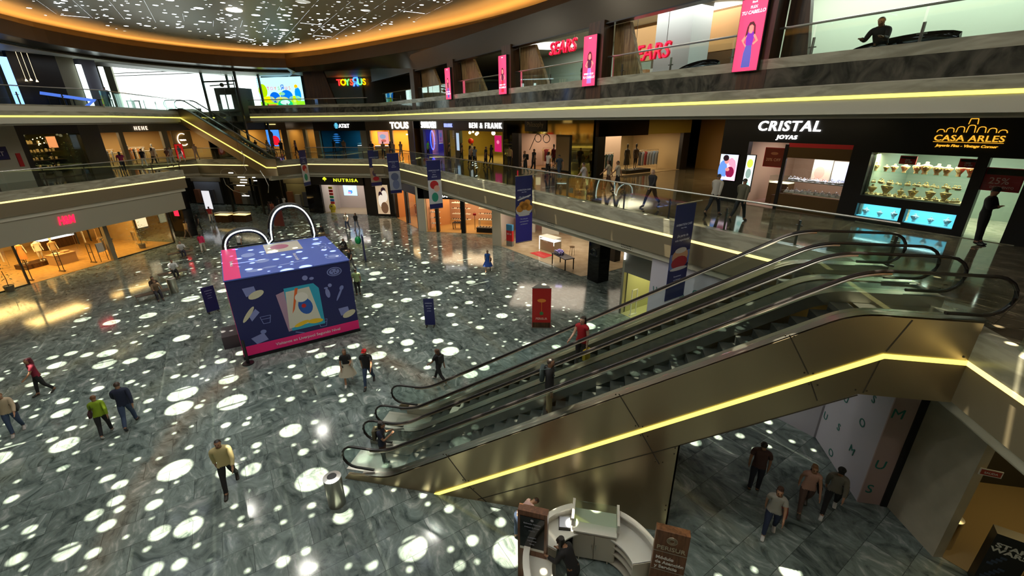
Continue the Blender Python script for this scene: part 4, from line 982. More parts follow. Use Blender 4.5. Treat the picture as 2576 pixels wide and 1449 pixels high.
def displayshelf(label, M, x0, x1, y0, y1, z, mm=STEEL, th=.03):
    m = MB(M); m.box(x0, y0, z, x1, y1, z + th); return tag(m.build('display_shelf', mm), label, 'shelf')
for x0 in (-5.92, -4.46): lamp(J, x0, .2, 6.87, 1.1, .12, 5, (.6, .95, 1))
displayshelf('upper shelf of the white-lit jewellery window', J, -9.4, -7.25, .15, .85, 7.42); displayshelf('bottom shelf of the white-lit jewellery window', J, -9.4, -7.25, .15, .95, 6.93, WG)
# display prototypes
CRM = mat('cream_velvet', (.72, .60, .30), .6); WHV = mat('white_velvet', (.72, .70, .74), .6); TQV = mat('pale_velvet', (.55, .75, .75), .6)
def bust(nm, mm, chain):
    t = thing('necklace_bust', 'necklace display bust', 'display bust')
    m = MB(); m.lathe([(.055, 0), (.06, .015), (.045, .05), (.085, .12), (.125, .19), (.118, .215), (.05, .24), (.034, .265), (.038, .30), (.02, .305)], n=12, m=mm, sy=.42); m.build('bust', None, t, smooth=True)
    m = MB(); m.tube([(.055 * sin(a), -.045 - .015 * cos(a), .19 - .055 * (1 - cos(a)) * .9 + .0) for a in [2 * pi * i / 14 for i in range(14)]], .006, 5, m=chain, closed=True); m.build('necklace', None, t); return t
GOLDJ = mat('gold_jewel', (.85, .60, .15), .2, 1.); SILJ = mat('silver_jewel', (.85, .88, .92), .15, 1.)
def boxlet(mm, mj, label='ring box'):
    t = thing('jewel_box', label, 'jewel box'); m = MB(); m.box(-.035, -.03, 0, .035, .03, .035, mm, bev=.004); m.build('base', None, t)
    m = MB(); m.tube([(.02 * cos(a), 0, .05 + .02 * sin(a)) for a in [2 * pi * i / 10 for i in range(10)]], .005, 5, m=mj, closed=True); m.build('ring', None, t); return t
def place(proto, M, pts, label, group, sc=1, rz=None, first=True):
    for i, p in enumerate(pts):
        w = M @ Vector(p[:3]); r = (M.to_euler().z if rz is None else rz) + (p[3] if len(p) > 3 else 0); s_ = p[4] if len(p) > 4 else sc
        if i == 0 and first and not proto.get('used'):
            proto.location = w; proto.rotation_euler = (0, 0, r); proto.scale = (s_,) * 3; proto['label'] = label; proto['group'] = group; proto['used'] = 1
        else:
            q = dup(proto, w, r, label, group, s_)
            if 'used' in q: del q['used']
rj = random.Random(3)
bg = bust('gold', CRM, GOLDJ)
front('black jeweller shop front with the gold castle logo and wide lit window', J, (-5, 0, 6.2), [(-6.9, 8.74, 3.0, 10.03, BLACK, .3), (-6.9, 6.2, -6.58, 8.74, BLACK, .3), (-3.8, 6.2, -3.52, 8.74, BLACK, .3), (-6.58, 6.9, -3.8, 7.2, BLACK, .3), (-6.58, 6.2, -3.8, 6.42, BLACK, .3), (-5.26, 6.42, -5.12, 6.9, BLACK, .3), (-2.62, 6.2, 3.0, 8.74, BLACK, .3)], [(-6.58, 7.2, -3.8, 8.74), (-6.58, 6.42, -5.26, 6.9), (-5.12, 6.42, -3.8, 6.9), (-3.52, 6.22, -2.62, 8.74)])
room(J, -6.5, -2.3, 6.2, 9.0, 4.2, mat('green_grey_shop', (.25, .33, .26), .6), mat('shop_marble', rough=.15, build=noise_col((.40, .42, .28), (.60, .60, .45), 2, 6, 2)), WHITE)
lamp(J, -5.2, .45, 8.66, 2.6, .4, 130, (1, .93, .62)); lamp(J, -4.4, 2.4, 8.9, 3, 1.6, 110, (.95, 1, .85))
sign('gold letters CASA ARLES on the black fascia', 'CASA ARLES', .26, J @ Tz(-4.17, -.03, 9.2), emit('gold_letters_lit', (1, .50, .04), 1.0), 1.05, .001, space=1.05, W=1.62); sign('thin gold subtitle under the castle logo', 'Joyeria Fina - Vintage Corner', .11, J @ Tz(-4.17, -.03, 9.02), MT['gold_letters_lit'], 1.08, .001, italic=.2, W=1.45)
t = thing('castle_logo', 'gold outline of castle arches above the jeweller name', 'sign', tuple(J @ Vector((-3.9, -.03, 9.5)))); m = MB(J)
def outl(pts, w=.012):
    pts = [((a + 3.9) * .86 - 4.17, (b - 9.52) * .95 + 9.46) for a, b in pts]
    for a, b in zip(pts, pts[1:]): m.tube([(a[0], -.03, a[1]), (b[0], -.03, b[1])], w, 4)
for i, (cx, h) in enumerate(((-4.72, .06), (-4.46, .11), (-4.18, .15), (-3.9, .20), (-3.62, .15), (-3.34, .11), (-3.07, .06))):
    outl([(cx - .11, 9.52), (cx - .09, 9.52 + h), (cx - .04, 9.55 + h), (cx + .04, 9.55 + h), (cx + .09, 9.52 + h), (cx + .11, 9.52)])
outl([(-4.02, 9.78), (-4.0, 9.95), (-3.8, 9.95), (-3.78, 9.78)]); outl([(-4.85, 9.21), (-2.95, 9.21)], .008); m.build('outline', MT['gold_letters_lit'], t)
for z, k, lab in ((8.05, 0, 'upper'), (7.62, 1, 'middle'), (7.22, 2, 'bottom')):
    displayshelf(lab + ' glass shelf of the gold-lit jeweller window', J, -6.5, -3.85, .18, .75, z, SHELFG if k < 2 else CRM, .02)
pts = [(-6.45 + i * .285 + rj.uniform(-.04, .04), .42, 8.07, rj.uniform(-.5, .5), rj.uniform(.75, 1.45)) for i in range(10)]
place(bg, J, pts, 'cream bust with a necklace on the upper shelf of the gold-lit window', 'busts on the upper shelf of the gold-lit window')
place(bg, J, [(-6.4 + i * .42 + rj.uniform(-.06, .06), .35, 7.24, rj.uniform(-.5, .5), rj.uniform(.9, 1.6)) for i in range(6)], 'cream bust with a necklace on the bottom shelf of the gold-lit window', 'busts on the bottom shelf of the gold-lit window')
bx = boxlet(CRM, GOLDJ)
place(bx, J, [(-6.4 + i * .13 + rj.uniform(-.03, .03), .35 + .2 * (i % 2), 7.64, rj.uniform(-.5, .5), rj.uniform(1.2, 2.2)) for i in range(19)], 'little cream ring stand on the middle glass shelf of the gold-lit window', 'ring stands on the middle shelf', 1.6)
place(bx, J, [(-6.45 + i * .095 + rj.uniform(-.03, .03), .22 + .11 * (i % 3), 7.24, rj.uniform(-.5, .5), rj.uniform(1, 1.8)) for i in range(27)], 'little cream ring stand along the front of the bottom shelf of the gold-lit window', 'ring stands on the bottom shelf', 1.4)
poster('red price card at the top left of the gold-lit window', J, -5.72, 8.42, -5.32, 8.64, REDM, [('r', .5, .85, .5, .15, BLACK)], REDM, .1, 'price_card', 'price card', [('-20%', .08, .5, .4, WHV), ('$1,999', .07, .6, .1, WHV)])
poster('red price card at the top right of the gold-lit window', J, -4.18, 8.42, -3.82, 8.64, REDM, [('r', .5, .85, .5, .15, BLACK)], REDM, .1, 'price_card', 'price card', [('-20%', .08, .5, .4, WHV), ('$1,999', .07, .6, .1, WHV)])
poster('red sign with 25% in the glass door behind the guard', J, -3.5, 7.78, -2.70, 8.42, mat('sale_red', (.45, .03, .04), .5), [('r', .5, .86, .5, .14, mat('sale_dark', (.02, .03, .015), .5))], REDM, .12, 'discount_sign', 'sign', [('25%', .27, .42, .30, mat('sale_pink', (.85, .55, .55), .5)), ('DESCUENTO', .09, .55, .10, MT['sale_pink'])])
TQ = emit('turquoise_box', (.13, .62, .80), 1.0)
bt = bust('pale', TQV, SILJ)
for x0, x1, lb in ((-6.56, -5.28, 'left'), (-5.10, -3.83, 'right')):
    m = MB(J); m.box(x0, .42, 6.42, x1, .45, 6.9); m.box(x0, .1, 6.42, x1, .42, 6.44); tag(m.build('turquoise_display', TQ), 'glowing turquoise display box low in the jeweller front, ' + lb + ' of the pair', 'display case')
    place(bt, J, [(x0 + .22, .25, 6.45, .2, .95), (x0 + .66, .25, 6.45, 0, .8), (x0 + 1.08, .25, 6.45, -.2, .95)], 'pale necklace bust inside the %s turquoise box' % lb, 'busts in the %s turquoise box' % lb)
bs = boxlet(WHV, SILJ)
place(bs, J, [(-9.3 + i * .085, .3 + .15 * (i % 3), 7.45, rj.uniform(-.5, .5), rj.uniform(1.2, 2.2)) for i in range(24)], 'small white jewel stand on the upper shelf of the white-lit window', 'jewel stands on the upper shelf of the white-lit window')
place(bs, J, [(-9.3 + i * .085, .25 + .2 * (i % 3), 6.96, rj.uniform(-.5, .5), rj.uniform(1.3, 2.4)) for i in range(24)], 'small white jewel stand on the bottom shelf of the white-lit window', 'jewel stands on the bottom shelf of the white-lit window')
def counter(label, M, x0, x1, y0, y1, z, h, body, topm, lit=None):
    t = thing('glass_counter', label, 'counter', tuple(M @ Vector(((x0 + x1) / 2, y0, z)))); m = MB(M); m.box(x0, y0, z, x1, y1, z + h * .75); m.build('cabinet', body, t)
    m = MB(M); m.box(x0, y0, z + h * .75, x1, y1, z + h - .02); m.build('glass_case', SHELFG, t)
    m = MB(M); m.box(x0 + .02, y0 + .02, z + h * .75, x1 - .02, y1 - .02, z + h * .75 + .03); m.build('lit_base', lit or emit('case_white', (.9, .95, 1), 1.6), t)
    m = MB(M); m.box(x0 - .01, y0 - .01, z + h - .02, x1 + .01, y1 + .01, z + h); m.build('top', topm, t); return t
counter('wooden counter with a small glass case seen through the jeweller door', J, -10.6, -9.75, 1.2, 1.8, 6.2, 1.25, MT['brown_wood'], SHELFG, emit('case_cream', (1, .9, .6), 1.4))
t = thing('chair', 'dark wooden chair beside the counter in the jeweller doorway', 'chair', tuple(J @ Vector((-9.95, .75, 6.2)))); m = MB(J); m.box(-10.1, .6, 6.65, -9.7, 1.0, 6.69); m.build('seat', WOOD, t); m = MB(J); m.box(-10.1, .98, 6.69, -9.7, 1.01, 7.15); m.build('backrest', WOOD, t)
for a, b in ((-10.1, .6), (-9.73, .6), (-10.1, .97), (-9.73, .97)): m = MB(J); m.box(a, b, 6.2, a + .03, b + .03, 6.66); m.build('leg', WOOD, t)
# ---- level 2, optician to clothing boutiques (front line d = 21.2)
B = FAd(21.2)
front('black optician shop front with white letters', B, (-40, 0, 6.2), [(-45.9, 8.95, -33.7, 10.03, BLACK, .3), (-45.9, 6.2, -45.2, 8.95, BLACK, .3), (-33.9, 6.2, -33.7, 8.95, BLACK, .3), (-43.4, 6.2, -42.2, 8.95, mat('teal_pier', (.03, .06, .06), .4), .3)], [(-45.2, 6.25, -43.4, 8.95)])
OL = mat('olive_gold_wall', (.42, .30, .05), .6)
room(B, -45.2, -33.9, 6.2, 9.6, 6, OL, mat('tan_floor', (.35, .25, .08), .3), OL)
lamp(B, -39, 2.5, 9.5, 8, 3, 260, (1, .80, .30)); sign('white spaced letters of the optician', 'BEN & FRANK', .70, B @ Tz(-36.95, -.04, 9.22), LETW, .95, .0, space=1.35, W=6.0)
sign('small blue-white letters left of the optician name', 'BEN & FRANK', .55, B @ Tz(-44.75, -.04, 9.25), emit('letter_blue', (.35, .42, 1), 1.3), .55, .0, W=2.0)
for i, (x, z, r) in enumerate(((-42.6, 8.7, .15), (-41.9, 8.8, .12), (-41.2, 8.6, .16), (-40.9, 8.7, .13), (-37.8, 8.75, .2), (-35.2, 8.8, .16))):
    m = MB(B); m.sphere((x, 1.4, z), r, 12); m.tube([(x, 1.4, z + r), (x, 1.4, 9.58)], .01, 4); tag(m.build('globe_lamp', emit('globe', (1, .82, .45), 3), smooth=True), 'round glowing globe lamp hanging in the optician shop', 'lamp', 'globe lamps in the optician')
GLSH = mat('eyewear_shelf', (.75, .55, .22), .5)
for i, x in enumerate((-41.6, -40.0, -37.0, -35.6)):
    for j in range(7): m = MB(B); m.box(x - .6, 5.7, 7.0 + j * .22, x + .6, 5.98, 7.03 + j * .22); tag(m.build('eyewear_shelf', GLSH), 'thin wooden eyewear shelf on the golden back wall of the optician', 'shelf', 'eyewear shelves in the optician')
poster('magenta poster standing in the optician shop', B, -36.1, 7.2, -34.9, 8.6, ES('magenta', (.75, .01, .16), .7), [('e', .5, .6, .2, .12, ES('magpink', (1, .3, .5), .8))], WG, .5)
poster('pale blue lit panel in the optician window', B, -42.9, 7.0, -42.3, 8.7, ES('pale_sky', (.45, .62, .85), .9), (), WG, -.05)
for x, z in ((-41.7, 7.9), (-34.9, 7.9)): m = MB(B); m.sphere((x, 1, z), .30, 14); tag(m.build('red_ball', mat('red_gloss', (.6, .02, .01), .3), smooth=True), 'red balloon ball in the optician window, %s of the magenta poster' % ('far left' if x < -40 else 'right'), 'balloon')
# gold mirrored fronts
t = front('gold mirrored front of the first clothing boutique', B, (-29, 0, 6.2), [(-33.7, 8.9, -24.4, 10.03, GOLD, .3), (-33.7, 6.2, -32.4, 8.9, GOLD, .3), (-32.4, 6.2, -31.4, 8.9, BLACK, .3), (-24.9, 6.2, -24.4, 8.9, BLACK, .3)])
BWALL = mat('pink_beige_wall', (.50, .34, .26), .6)
room(B, -31.4, -24.9, 6.2, 9.1, 5, BWALL, mat('wood_floor_shop', (.25, .13, .05), .4), WHITE); lamp(B, -28.2, 2.4, 8.95, 5, 2.5, 190, (1, .80, .58))
poster('black script sign on the gold fascia', B, -30.4, 9.1, -27.6, 9.95, BLACK, (), BLACK, -.06, 'shop_sign', 'sign', [('Philosophy', .5, .5, .38, mat('cream_letters', (.6, .5, .3), .4))])
front('gold wavy mirrored pier between the two clothing boutiques', FAd(21.0), (-23.4, 0, 6.2), [(-24.4, 6.2, -22.3, 10.03, GOLD, .5)])
# second boutique front faces right, along s = -21.9
C2 = FA @ Tz(-21.9, 21.3, 0, radians(90))
front('dark glossy front of the second clothing boutique facing the corridor', C2, (4, 0, 6.2), [(-.2, 8.85, 4.6, 10.03, BLACKG, .3), (-.2, 6.2, .45, 8.85, BLACK, .3), (4.6, 8.9, 9.4, 10.03, OL, .3), (8.6, 6.2, 9.4, 8.9, BLACK, .3)], [(.45, 6.25, 3.2, 8.85)])
room(C2, .45, 8.6, 6.2, 9.0, 5, mat('sand_wall', (.42, .30, .15), .6), mat('sand_floor', (.40, .28, .14), .4), WHITE); lamp(C2, 4.2, 2.2, 8.9, 6, 2.5, 230, (1, .82, .55))
m = MB(FA); m.box(-12.6, 24.4, 6.2, -11.6, 31, 10.03); tag(m.build('wall_corridor_right', BLACK), kind='structure')
m = MB(FA); m.box(-22, 32, 6.2, -11, 32.2, 10.03); tag(m.build('wall_corridor_end', mat('amber_wall', (.30, .16, .04), .5)), kind='structure')
lamp(FA, -17, 26, 9.9, 3, 8, 200, (1, .74, .36)); lamp(FA, -17, 18, 9.98, 20, 1.2, 120, (1, .78, .45)); lamp(FA, -40, 18.3, 9.98, 14, 1.2, 90, (1, .78, .45))
# ---- garments, racks, mannequins
def garment(nm, col, L=.95):
    t = thing('hanging_garment', nm, 'garment'); m = MB(); g = mat('cloth_' + nm, col, .8)
    m.prism_xz([(-.20, 0), (-.23, -.10), (-.16, -.14), (-.15, -L), (.15, -L), (.16, -.14), (.23, -.10), (.20, 0), (.05, .05), (-.05, .05)], -.03, .03, g); m.build('cloth', None, t)
    m = MB(); m.tube([(0, 0, .05), (0, 0, .10), (.02, 0, .13), (0, 0, .15)], .006, 4, m=STEEL); m.build('hook', None, t); return t
GP = {k: garment(k, c) for k, c in dict(maroon=(.16, .008, .01), sand=(.50, .33, .16), black=(.012, .012, .012), grey=(.16, .17, .18), teal=(.03, .09, .09), white=(.6, .58, .52), orange=(.65, .22, .06), steel=(.13, .18, .25)).items()}
def rack(M, x, y, z, L, cols, where, rz=0, h=1.5):
    """clothes rail with single garments hung across it"""
    MM = M @ Tz(x, y, z, rz); t = thing('clothes_rail', 'steel clothes rail ' + where, 'clothes rail', tuple(MM @ Vector((0, 0, 0)))); m = MB(MM)
    m.tube([(-L / 2, 0, 0), (-L / 2, 0, h), (L / 2, 0, h), (L / 2, 0, 0)], .015, 5); m.build('rail', STEEL, t)
    n = len(cols); a0 = MM.to_euler().z
    for i, c in enumerate(cols):
        w = MM @ Vector((-L / 2 + L * (i + .5) / n, 0, h - .15)); g = GP[c]; lb = '%s garment hanging on the rail %s' % (c, where); r = a0 + R90 * .75
        if g.get('used'):
            q = dup(g, w, r, lb, 'garments ' + where)
            del q['used']
        else: g.location = w; g.rotation_euler = (0, 0, r); g['label'] = lb; g['group'] = 'garments ' + where; g['used'] = 1
def mannequin(M, x, y, z, rz, label, body, dress, dcol, skirt=False):
    MM = M @ Tz(x, y, z, rz); t = thing('mannequin', label, 'mannequin', tuple(MM @ Vector((0, 0, 0))))
    bm_ = mat('mannequin_' + body, dict(black=(.01, .01, .01), white=(.7, .68, .6))[body], .35); m = MB(MM)
    m.lathe([(.17, .93), (.16, 1.0), (.125, 1.12), (.15, 1.28), (.17, 1.38), (.08, 1.46), (.05, 1.50), (.05, 1.55), (.075, 1.60), (.09, 1.68), (.075, 1.77), (.03, 1.80)], n=12, sy=.65)
    for s in (-1, 1): m.tube([(s * .19, 0, 1.38), (s * .25, 0, 1.12), (s * .27, -.06, .88), (s * .27, -.08, .78)], [.045, .038, .03, .025], 8); m.tube([(s * .09, 0, .95), (s * .10, 0, .52), (s * .10, .01, .10), (s * .10, -.10, .04)], [.085, .06, .04, .035], 8)
    m.build('body', bm_, t, smooth=True); m = MB(MM)
    if skirt: m.lathe([(.26, .35), (.24, .6), (.18, .95), (.145, 1.12), (.17, 1.28), (.19, 1.38), (.11, 1.45)], n=12, sy=.7)
    else:
        m.lathe([(.20, .78), (.19, .95), (.155, 1.12), (.175, 1.28), (.20, 1.38), (.10, 1.46)], n=12, sy=.72)
        for s in (-1, 1): m.tube([(s * .19, 0, 1.39), (s * .24, 0, 1.2)], .065, 8)
    m.build('clothing', mat('cloth_' + dress, dcol, .8), t, smooth=True)
    m = MB(MM); m.cyl((0, 0, 0), .22, .03, 16); m.build('base', STEEL, t); return t
rack(B, -30.0, 2.2, 6.2, 1.8, ['sand', 'maroon', 'maroon', 'sand', 'sand', 'sand'], 'in the first boutique, left part')
rack(B, -26.2, 3.4, 6.2, 1.6, ['black', 'sand', 'maroon', 'black'], 'in the first boutique, right part')
mannequin(B, -27.8, .9, 6.35, 0, 'black mannequin in dark red at the first boutique window', 'black', 'darkred', (.12, .005, .01)); mannequin(B, -27.1, .8, 6.35, 0, 'black mannequin in grey between red ones at the first boutique window', 'black', 'grey2', (.12, .13, .14)); mannequin(B, -26.0, 1.0, 6.35, 0, 'black mannequin in bright red at the right of the first boutique window', 'black', 'brightred', (.55, .01, .01), True)
t = thing('eyeglass_model', 'giant black eyeglass frame hanging in the first boutique window', 'decoration', tuple(B @ Vector((-29, .4, 8.5)))); m = MB(B)
for cx in (-29.3, -28.2): m.tube([(cx + .42 * cos(a), .45, 8.55 + .30 * sin(a)) for a in [2 * pi * i / 18 for i in range(18)]], .03, 5, closed=True)
m.tube([(-29.7, .45, 8.6), (-30.5, .5, 7.6)], .03, 5); m.build('frame', BLACK, t)
rack(C2, 1.6, 1.1, 6.2, 1.6, ['steel', 'steel', 'black', 'teal', 'steel', 'teal'], 'at the left of the second boutique'); rack(C2, 6.4, 1.3, 6.2, 2.2, ['black', 'grey', 'maroon', 'grey', 'grey', 'steel', 'grey'], 'at the right of the second boutique'); rack(C2, 4.2, 4.4, 6.9, 3.0, ['white', 'sand', 'black', 'sand', 'white', 'black', 'sand'], 'along the back wall of the second boutique')
mannequin(C2, 3.5, .8, 6.45, 0, 'black mannequin in a dark coat, left of the pair at the second boutique entrance', 'black', 'coat', (.015, .012, .01), True); mannequin(C2, 4.3, .7, 6.45, 0, 'black mannequin in a brown top, right of the pair at the second boutique entrance', 'black', 'brown2', (.06, .035, .02))
m = MB(C2); m.box(3.0, .3, 6.2, 5.6, 1.3, 6.45); tag(m.build('window_plinth', BLACK), 'low black plinth under the two mannequins of the second boutique', 'plinth')
m = MB(B); m.box(-28.6, .3, 6.2, -25.3, 1.4, 6.35); tag(m.build('window_plinth', BLACK), 'low black plinth under the red-dressed mannequins of the first boutique', 'plinth')
# ---- level 2 far wall, crystal and jewel shops
front('grey crystal shop front with narrow white letters', B, (-49, 0, 6.2), [(-52.8, 8.95, -46.0, 10.03, GREY, .3), (-52.8, 6.2, -51.9, 8.95, GREY, .3), (-46.3, 6.2, -46.0, 8.95, GREY, .3)], [(-51.9, 6.25, -46.3, 8.95)])
room(B, -51.9, -46.3, 6.2, 9.2, 4, mat('deep_blue_wall', (.02, .03, .35), .5), mat('violet_floor', (.12, .10, .25), .3), WHITE); lamp(B, -49, 2, 9.1, 4, 2, 80, (.55, .5, 1))
sign('tall narrow white letters of the crystal shop', 'SWAROVSKI', 1.0, B @ Tz(-50.1, -.04, 9.12), LETW, .98, .0, W=4.3)
t = thing('neon_oval', 'blue neon oval glowing in the crystal shop window', 'neon sign', tuple(B @ Vector((-50.2, .4, 7.7)))); m = MB(B); m.tube([(-50.2 + .55 * cos(a), .4, 7.75 + 1.05 * sin(a)) for a in [2 * pi * i / 24 for i in range(24)]], .05, 6, closed=True); m.build('neon_tube', emit('neon_blue', (.02, .05, 1), 8), t)
F5 = Tz(0, 51.5, 0)
front('beige jewel shop front with orange interior and bold white name', F5, (-26, 0, 6.2), [(-29.1, 8.85, -22.9, 10.03, mat('beige_fascia', (.24, .19, .13), .5), .3), (-29.1, 6.2, -28.6, 8.85, MT['beige_fascia'], .3), (-26.0, 6.2, -25.6, 8.85, WHITE, .3), (-23.6, 6.2, -22.9, 8.85, MT['beige_fascia'], .3)])
room(F5, -28.6, -23.6, 6.2, 9.0, 4, mat('orange_wall', (.75, .38, .08), .6), mat('orange_floor', (.4, .2, .05), .4), WHITE); lamp(F5, -26, 2, 8.9, 4.5, 2.4, 330, (1, .66, .22))
sign('bold white letters TOUS on beige', 'TOUS', 1.0, F5 @ Tz(-24.6, -.04, 9.08), LETW, 1.0, .03, W=2.4); poster('pink poster in the orange jewel shop window', F5, -27.6, 7.3, -26.2, 8.7, ES('softpink', (1, .45, .42), .9), [('e', .45, .6, .3, .2, ES('greyblue', (.4, .5, .7), .8)), ('e', .5, .25, .25, .12, ES('salmon', (.8, .2, .15), .7))], WHITE, .1)
counter('glowing wood counter in the orange jewel shop', F5, -28.3, -26.4, .3, .9, 6.2, 1.1, mat('honey_panel', (.6, .35, .1), .5), WG)
m = MB(F5); m.box(-25.4, 3.4, 8.2, -23.7, 3.5, 8.35); tag(m.build('wall_light_strip', emit('strip_warm', (1, .85, .5), 4)), 'warm lit ledge on the back wall of the orange jewel shop', 'light strip')
front('black phone shop front with blue globe logo', F5, (-32, 0, 6.2), [(-36.3, 8.85, -29.1, 10.03, BLACK, .3), (-36.3, 6.2, -35.6, 8.85, mat('pale_pier', (.45, .36, .22), .5), .5), (-29.9, 6.2, -29.1, 8.85, CREAM, .3)])
room(F5, -35.6, -29.9, 6.2, 9.0, 4, mat('petrol_wall', (.01, .10, .16), .5), DARK, DARK); lamp(F5, -31.4, 1.8, 8.9, 3, 2, 90, (.2, .75, 1))
sign('white phone company letters beside a blue globe', 'AT&T', .62, F5 @ Tz(-31.95, -.04, 9.2), LETW, 1., .008, W=1.45)
ATB = emit('globe_blue', (.12, .55, 1), 2.0)
for lb, cx, cz, r, y in (('small round blue striped globe on the black phone shop fascia', -33.0, 9.42, .34, -.05), ('large dim blue striped globe on the dark wall inside the phone shop', -33.6, 7.9, .62, .6)):
    t = thing('globe_logo', lb, 'logo', tuple(F5 @ Vector((cx, y, cz)))); m = MB(F5); mm = ATB if r < .5 else emit('globe_dim', (.02, .16, .5), 1)
    for i in range(5):
        z = cz - r * .8 + i * r * .4; w = sqrt(max(.01, r * r - (z - cz) ** 2)); m.prism_xz([(cx - w, z), (cx - w * .3, z - r * .07), (cx + w * .3, z - r * .07), (cx + w, z), (cx + w * .3, z + r * .16), (cx - w * .3, z + r * .16)], y, y - .02)
    m.build('stripes', mm, t)
counter('white counter in the blue-lit phone shop', F5, -31.2, -30.1, 1.2, 1.8, 6.2, 1.1, WHITE, WG)
# shops left of the phone shop
front('clothing shop front with a light strip behind the far escalator', F5, (-40, 0, 6.2), [(-47.5, 9.0, -41.0, 10.03, TAUPE, .3), (-41.0, 6.2, -40.2, 10.03, TAUPE, .3), (-40.2, 9.1, -36.3, 10.03, mat('mirror_fascia', (.2, .2, .18), .15, .8), .3), (-37.9, 6.2, -37.5, 9.1, CREAM, .4)])
room(F5, -47.5, -41.0, 6.2, 9.2, 5, mat('golden_wall', (.45, .26, .07), .6), mat('brown_floor2', (.15, .09, .04), .3), WHITE); lamp(F5, -44.4, 2, 9.1, 5, 2.5, 260, (1, .76, .38))
room(F5, -40.2, -36.3, 6.2, 9.1, 3, mat('bronze_wall', (.30, .17, .05), .35), mat('brown_floor2'), WHITE); lamp(F5, -38.4, 1.5, 9.0, 3, 1.5, 120, (1, .75, .35))
m = MB(F5); m.box(-45.8, -.05, 9.62, -41.6, 0, 9.70); tag(m.build('light_strip', LEDW), 'thin warm line light above the clothing shop behind the far escalator', 'light strip')
poster('blue advert with a red jacket beside the clothing shop', F5, -43.2, 7.0, -41.3, 9.0, ES('ad_blue', (.06, .28, .9), 1.2), [('e', .62, .35, .33, .3, ES('ad_red', (.85, .01, .03), 1)), ('e', .35, .72, .18, .2, ES('darkhair', (0, 0, 0))), ('r', .35, .3, .12, .3, ES('darkhair', (0, 0, 0)))], BLACK, -.05)
sign('cream letters partly hidden behind the far escalator', 'TOYS', .62, Tz(-45.2, 44.5, 9.25), emit('cream_lit', (1, .78, .6), 1.4), 1, .01)
rack(F5, -44.6, 3.2, 6.2, 2.5, ['sand', 'orange', 'sand', 'maroon', 'sand'], 'in the warm shop behind the far escalator')
# ---- level 2, left side shops (frame facing +x)
LW = Tz(-40.5, 0, 0, radians(90))            # local x = world y, local y = -x
front('black garden-like shop front on the left middle balcony', LW, (26, 0, 6.2), [(21.5, 6.2, 24.3, 10.03, CREAM, .3), (24.3, 9.3, 28.2, 10.03, BLACK, .3), (24.3, 6.2, 24.65, 9.3, BLACK, .3), (28.2, 6.2, 29.7, 10.03, mat('dark_olive', (.06, .055, .03), .3), .3), (18, 6.2, 21.5, 10.03, GREY, .3)], [(24.65, 6.25, 28.2, 9.3)])
room(LW, 24.4, 28.2, 6.2, 9.5, 3.5, mat('black_green', (.012, .018, .008), .6), DARK, DARK); lamp(LW, 26.2, 1.2, 9.2, 3, 1, 40, (1, .72, .35))
poster('navy sign at the left edge of the photo on the middle floor', LW, 22.35, 7.75, 23.35, 8.55, NAVY, (), BLACK, -.04, 'shop_sign', 'sign', [('GAT', .4, .4, .3, WHV)])
m = MB(LW); m.box(23.75, -.06, 7.2, 24.0, 0, 8.1); tag(m.build('extinguisher_box', REDM), 'narrow red fire extinguisher cabinet on the cream wall', 'fire cabinet')
poster('orange lit sign inside the dark plant-filled shop', LW, 26.4, 8.3, 27.0, 9.1, ES('peachlit', (1, .35, .12), 1), (), BLACK, .8)
rl = random.Random(11)
for lv in range(4): displayshelf('%s dark shelf in the plant-filled shop' % ('lowest', 'second lowest', 'second highest', 'highest')[lv], LW, 24.8, 28.1, 2.2, 2.7, 6.75 + lv * .6, WOOD)
PJ = thing('product_jar', 'jar', 'jar'); m = MB(); m.lathe([(.06, 0), (.07, .03), (.07, .15), (.04, .17)], n=10, m=mat('jar_cream', (.75, .55, .25), .4)); m.build('jar_body', None, PJ, smooth=True); m = MB(); m.cyl((0, 0, .17), .045, .03, 10, GOLDJ); m.build('lid', None, PJ)
for lv in range(4): place(PJ, LW, [(24.95 + i * .24 + rl.uniform(-.05, .05), 2.4, 6.78 + lv * .6, 0, rl.uniform(.9, 1.5)) for i in range(12) if rl.random() < .75], 'golden jar on the %s shelf in the dark plant-filled shop' % ('lowest', 'second lowest', 'second highest', 'highest')[lv], 'jars on the %s dark shelf' % ('lowest', 'second lowest', 'second highest', 'highest')[lv])
for i in range(14): m = MB(LW); m.sphere((24.9 + rl.uniform(0, 2), 1.0 + rl.uniform(0, .6), 8.5 + rl.uniform(0, .7)), .035, 6); tag(m.build('string_bulb', emit('bulb', (1, .75, .35), 8)), 'tiny warm bulb hanging at the left of the dark shop', 'bulb', 'tiny bulbs of the dark shop')
# leafy plants
def plant(label, loc, h, r, seed, pot=True, n=60, col=(.02, .06, .02)):
    rr = random.Random(seed); t = thing('potted_plant', label, 'plant', loc); M = Tz(*loc)
    if pot: m = MB(M); m.lathe([(.20, 0), (.26, .40), (.23, .40), (.21, .36)], n=16); m.build('pot', mat('pot_grey', (.14, .12, .08), .5), t, smooth=True)
    m = MB(M); m.tube([(0, 0, .3), (.03, .02, h * .5), (0, 0, h * .8)], .02, 5); m.build('stem', WOOD, t); m = MB(M)
    for i in range(n):
        a = rr.uniform(0, 2 * pi); z = rr.uniform(.4, h); q = r * (1.1 - abs(z / h - .55)) * rr.uniform(.4, 1); x, y = q * cos(a), q * sin(a); s_ = rr.uniform(.10, .17); d = Vector((cos(a), sin(a), rr.uniform(-.5, .5))) * s_; w = Vector((-sin(a), cos(a), 0)) * s_ * .3; p = Vector((x, y, z))
        m.face([p - d * .2, p + d * .4 + w, p + d, p + d * .4 - w])
    m.build('leaves', mat('leaf_%02d' % int(col[1] * 100), col, .5), t, recalc=False)
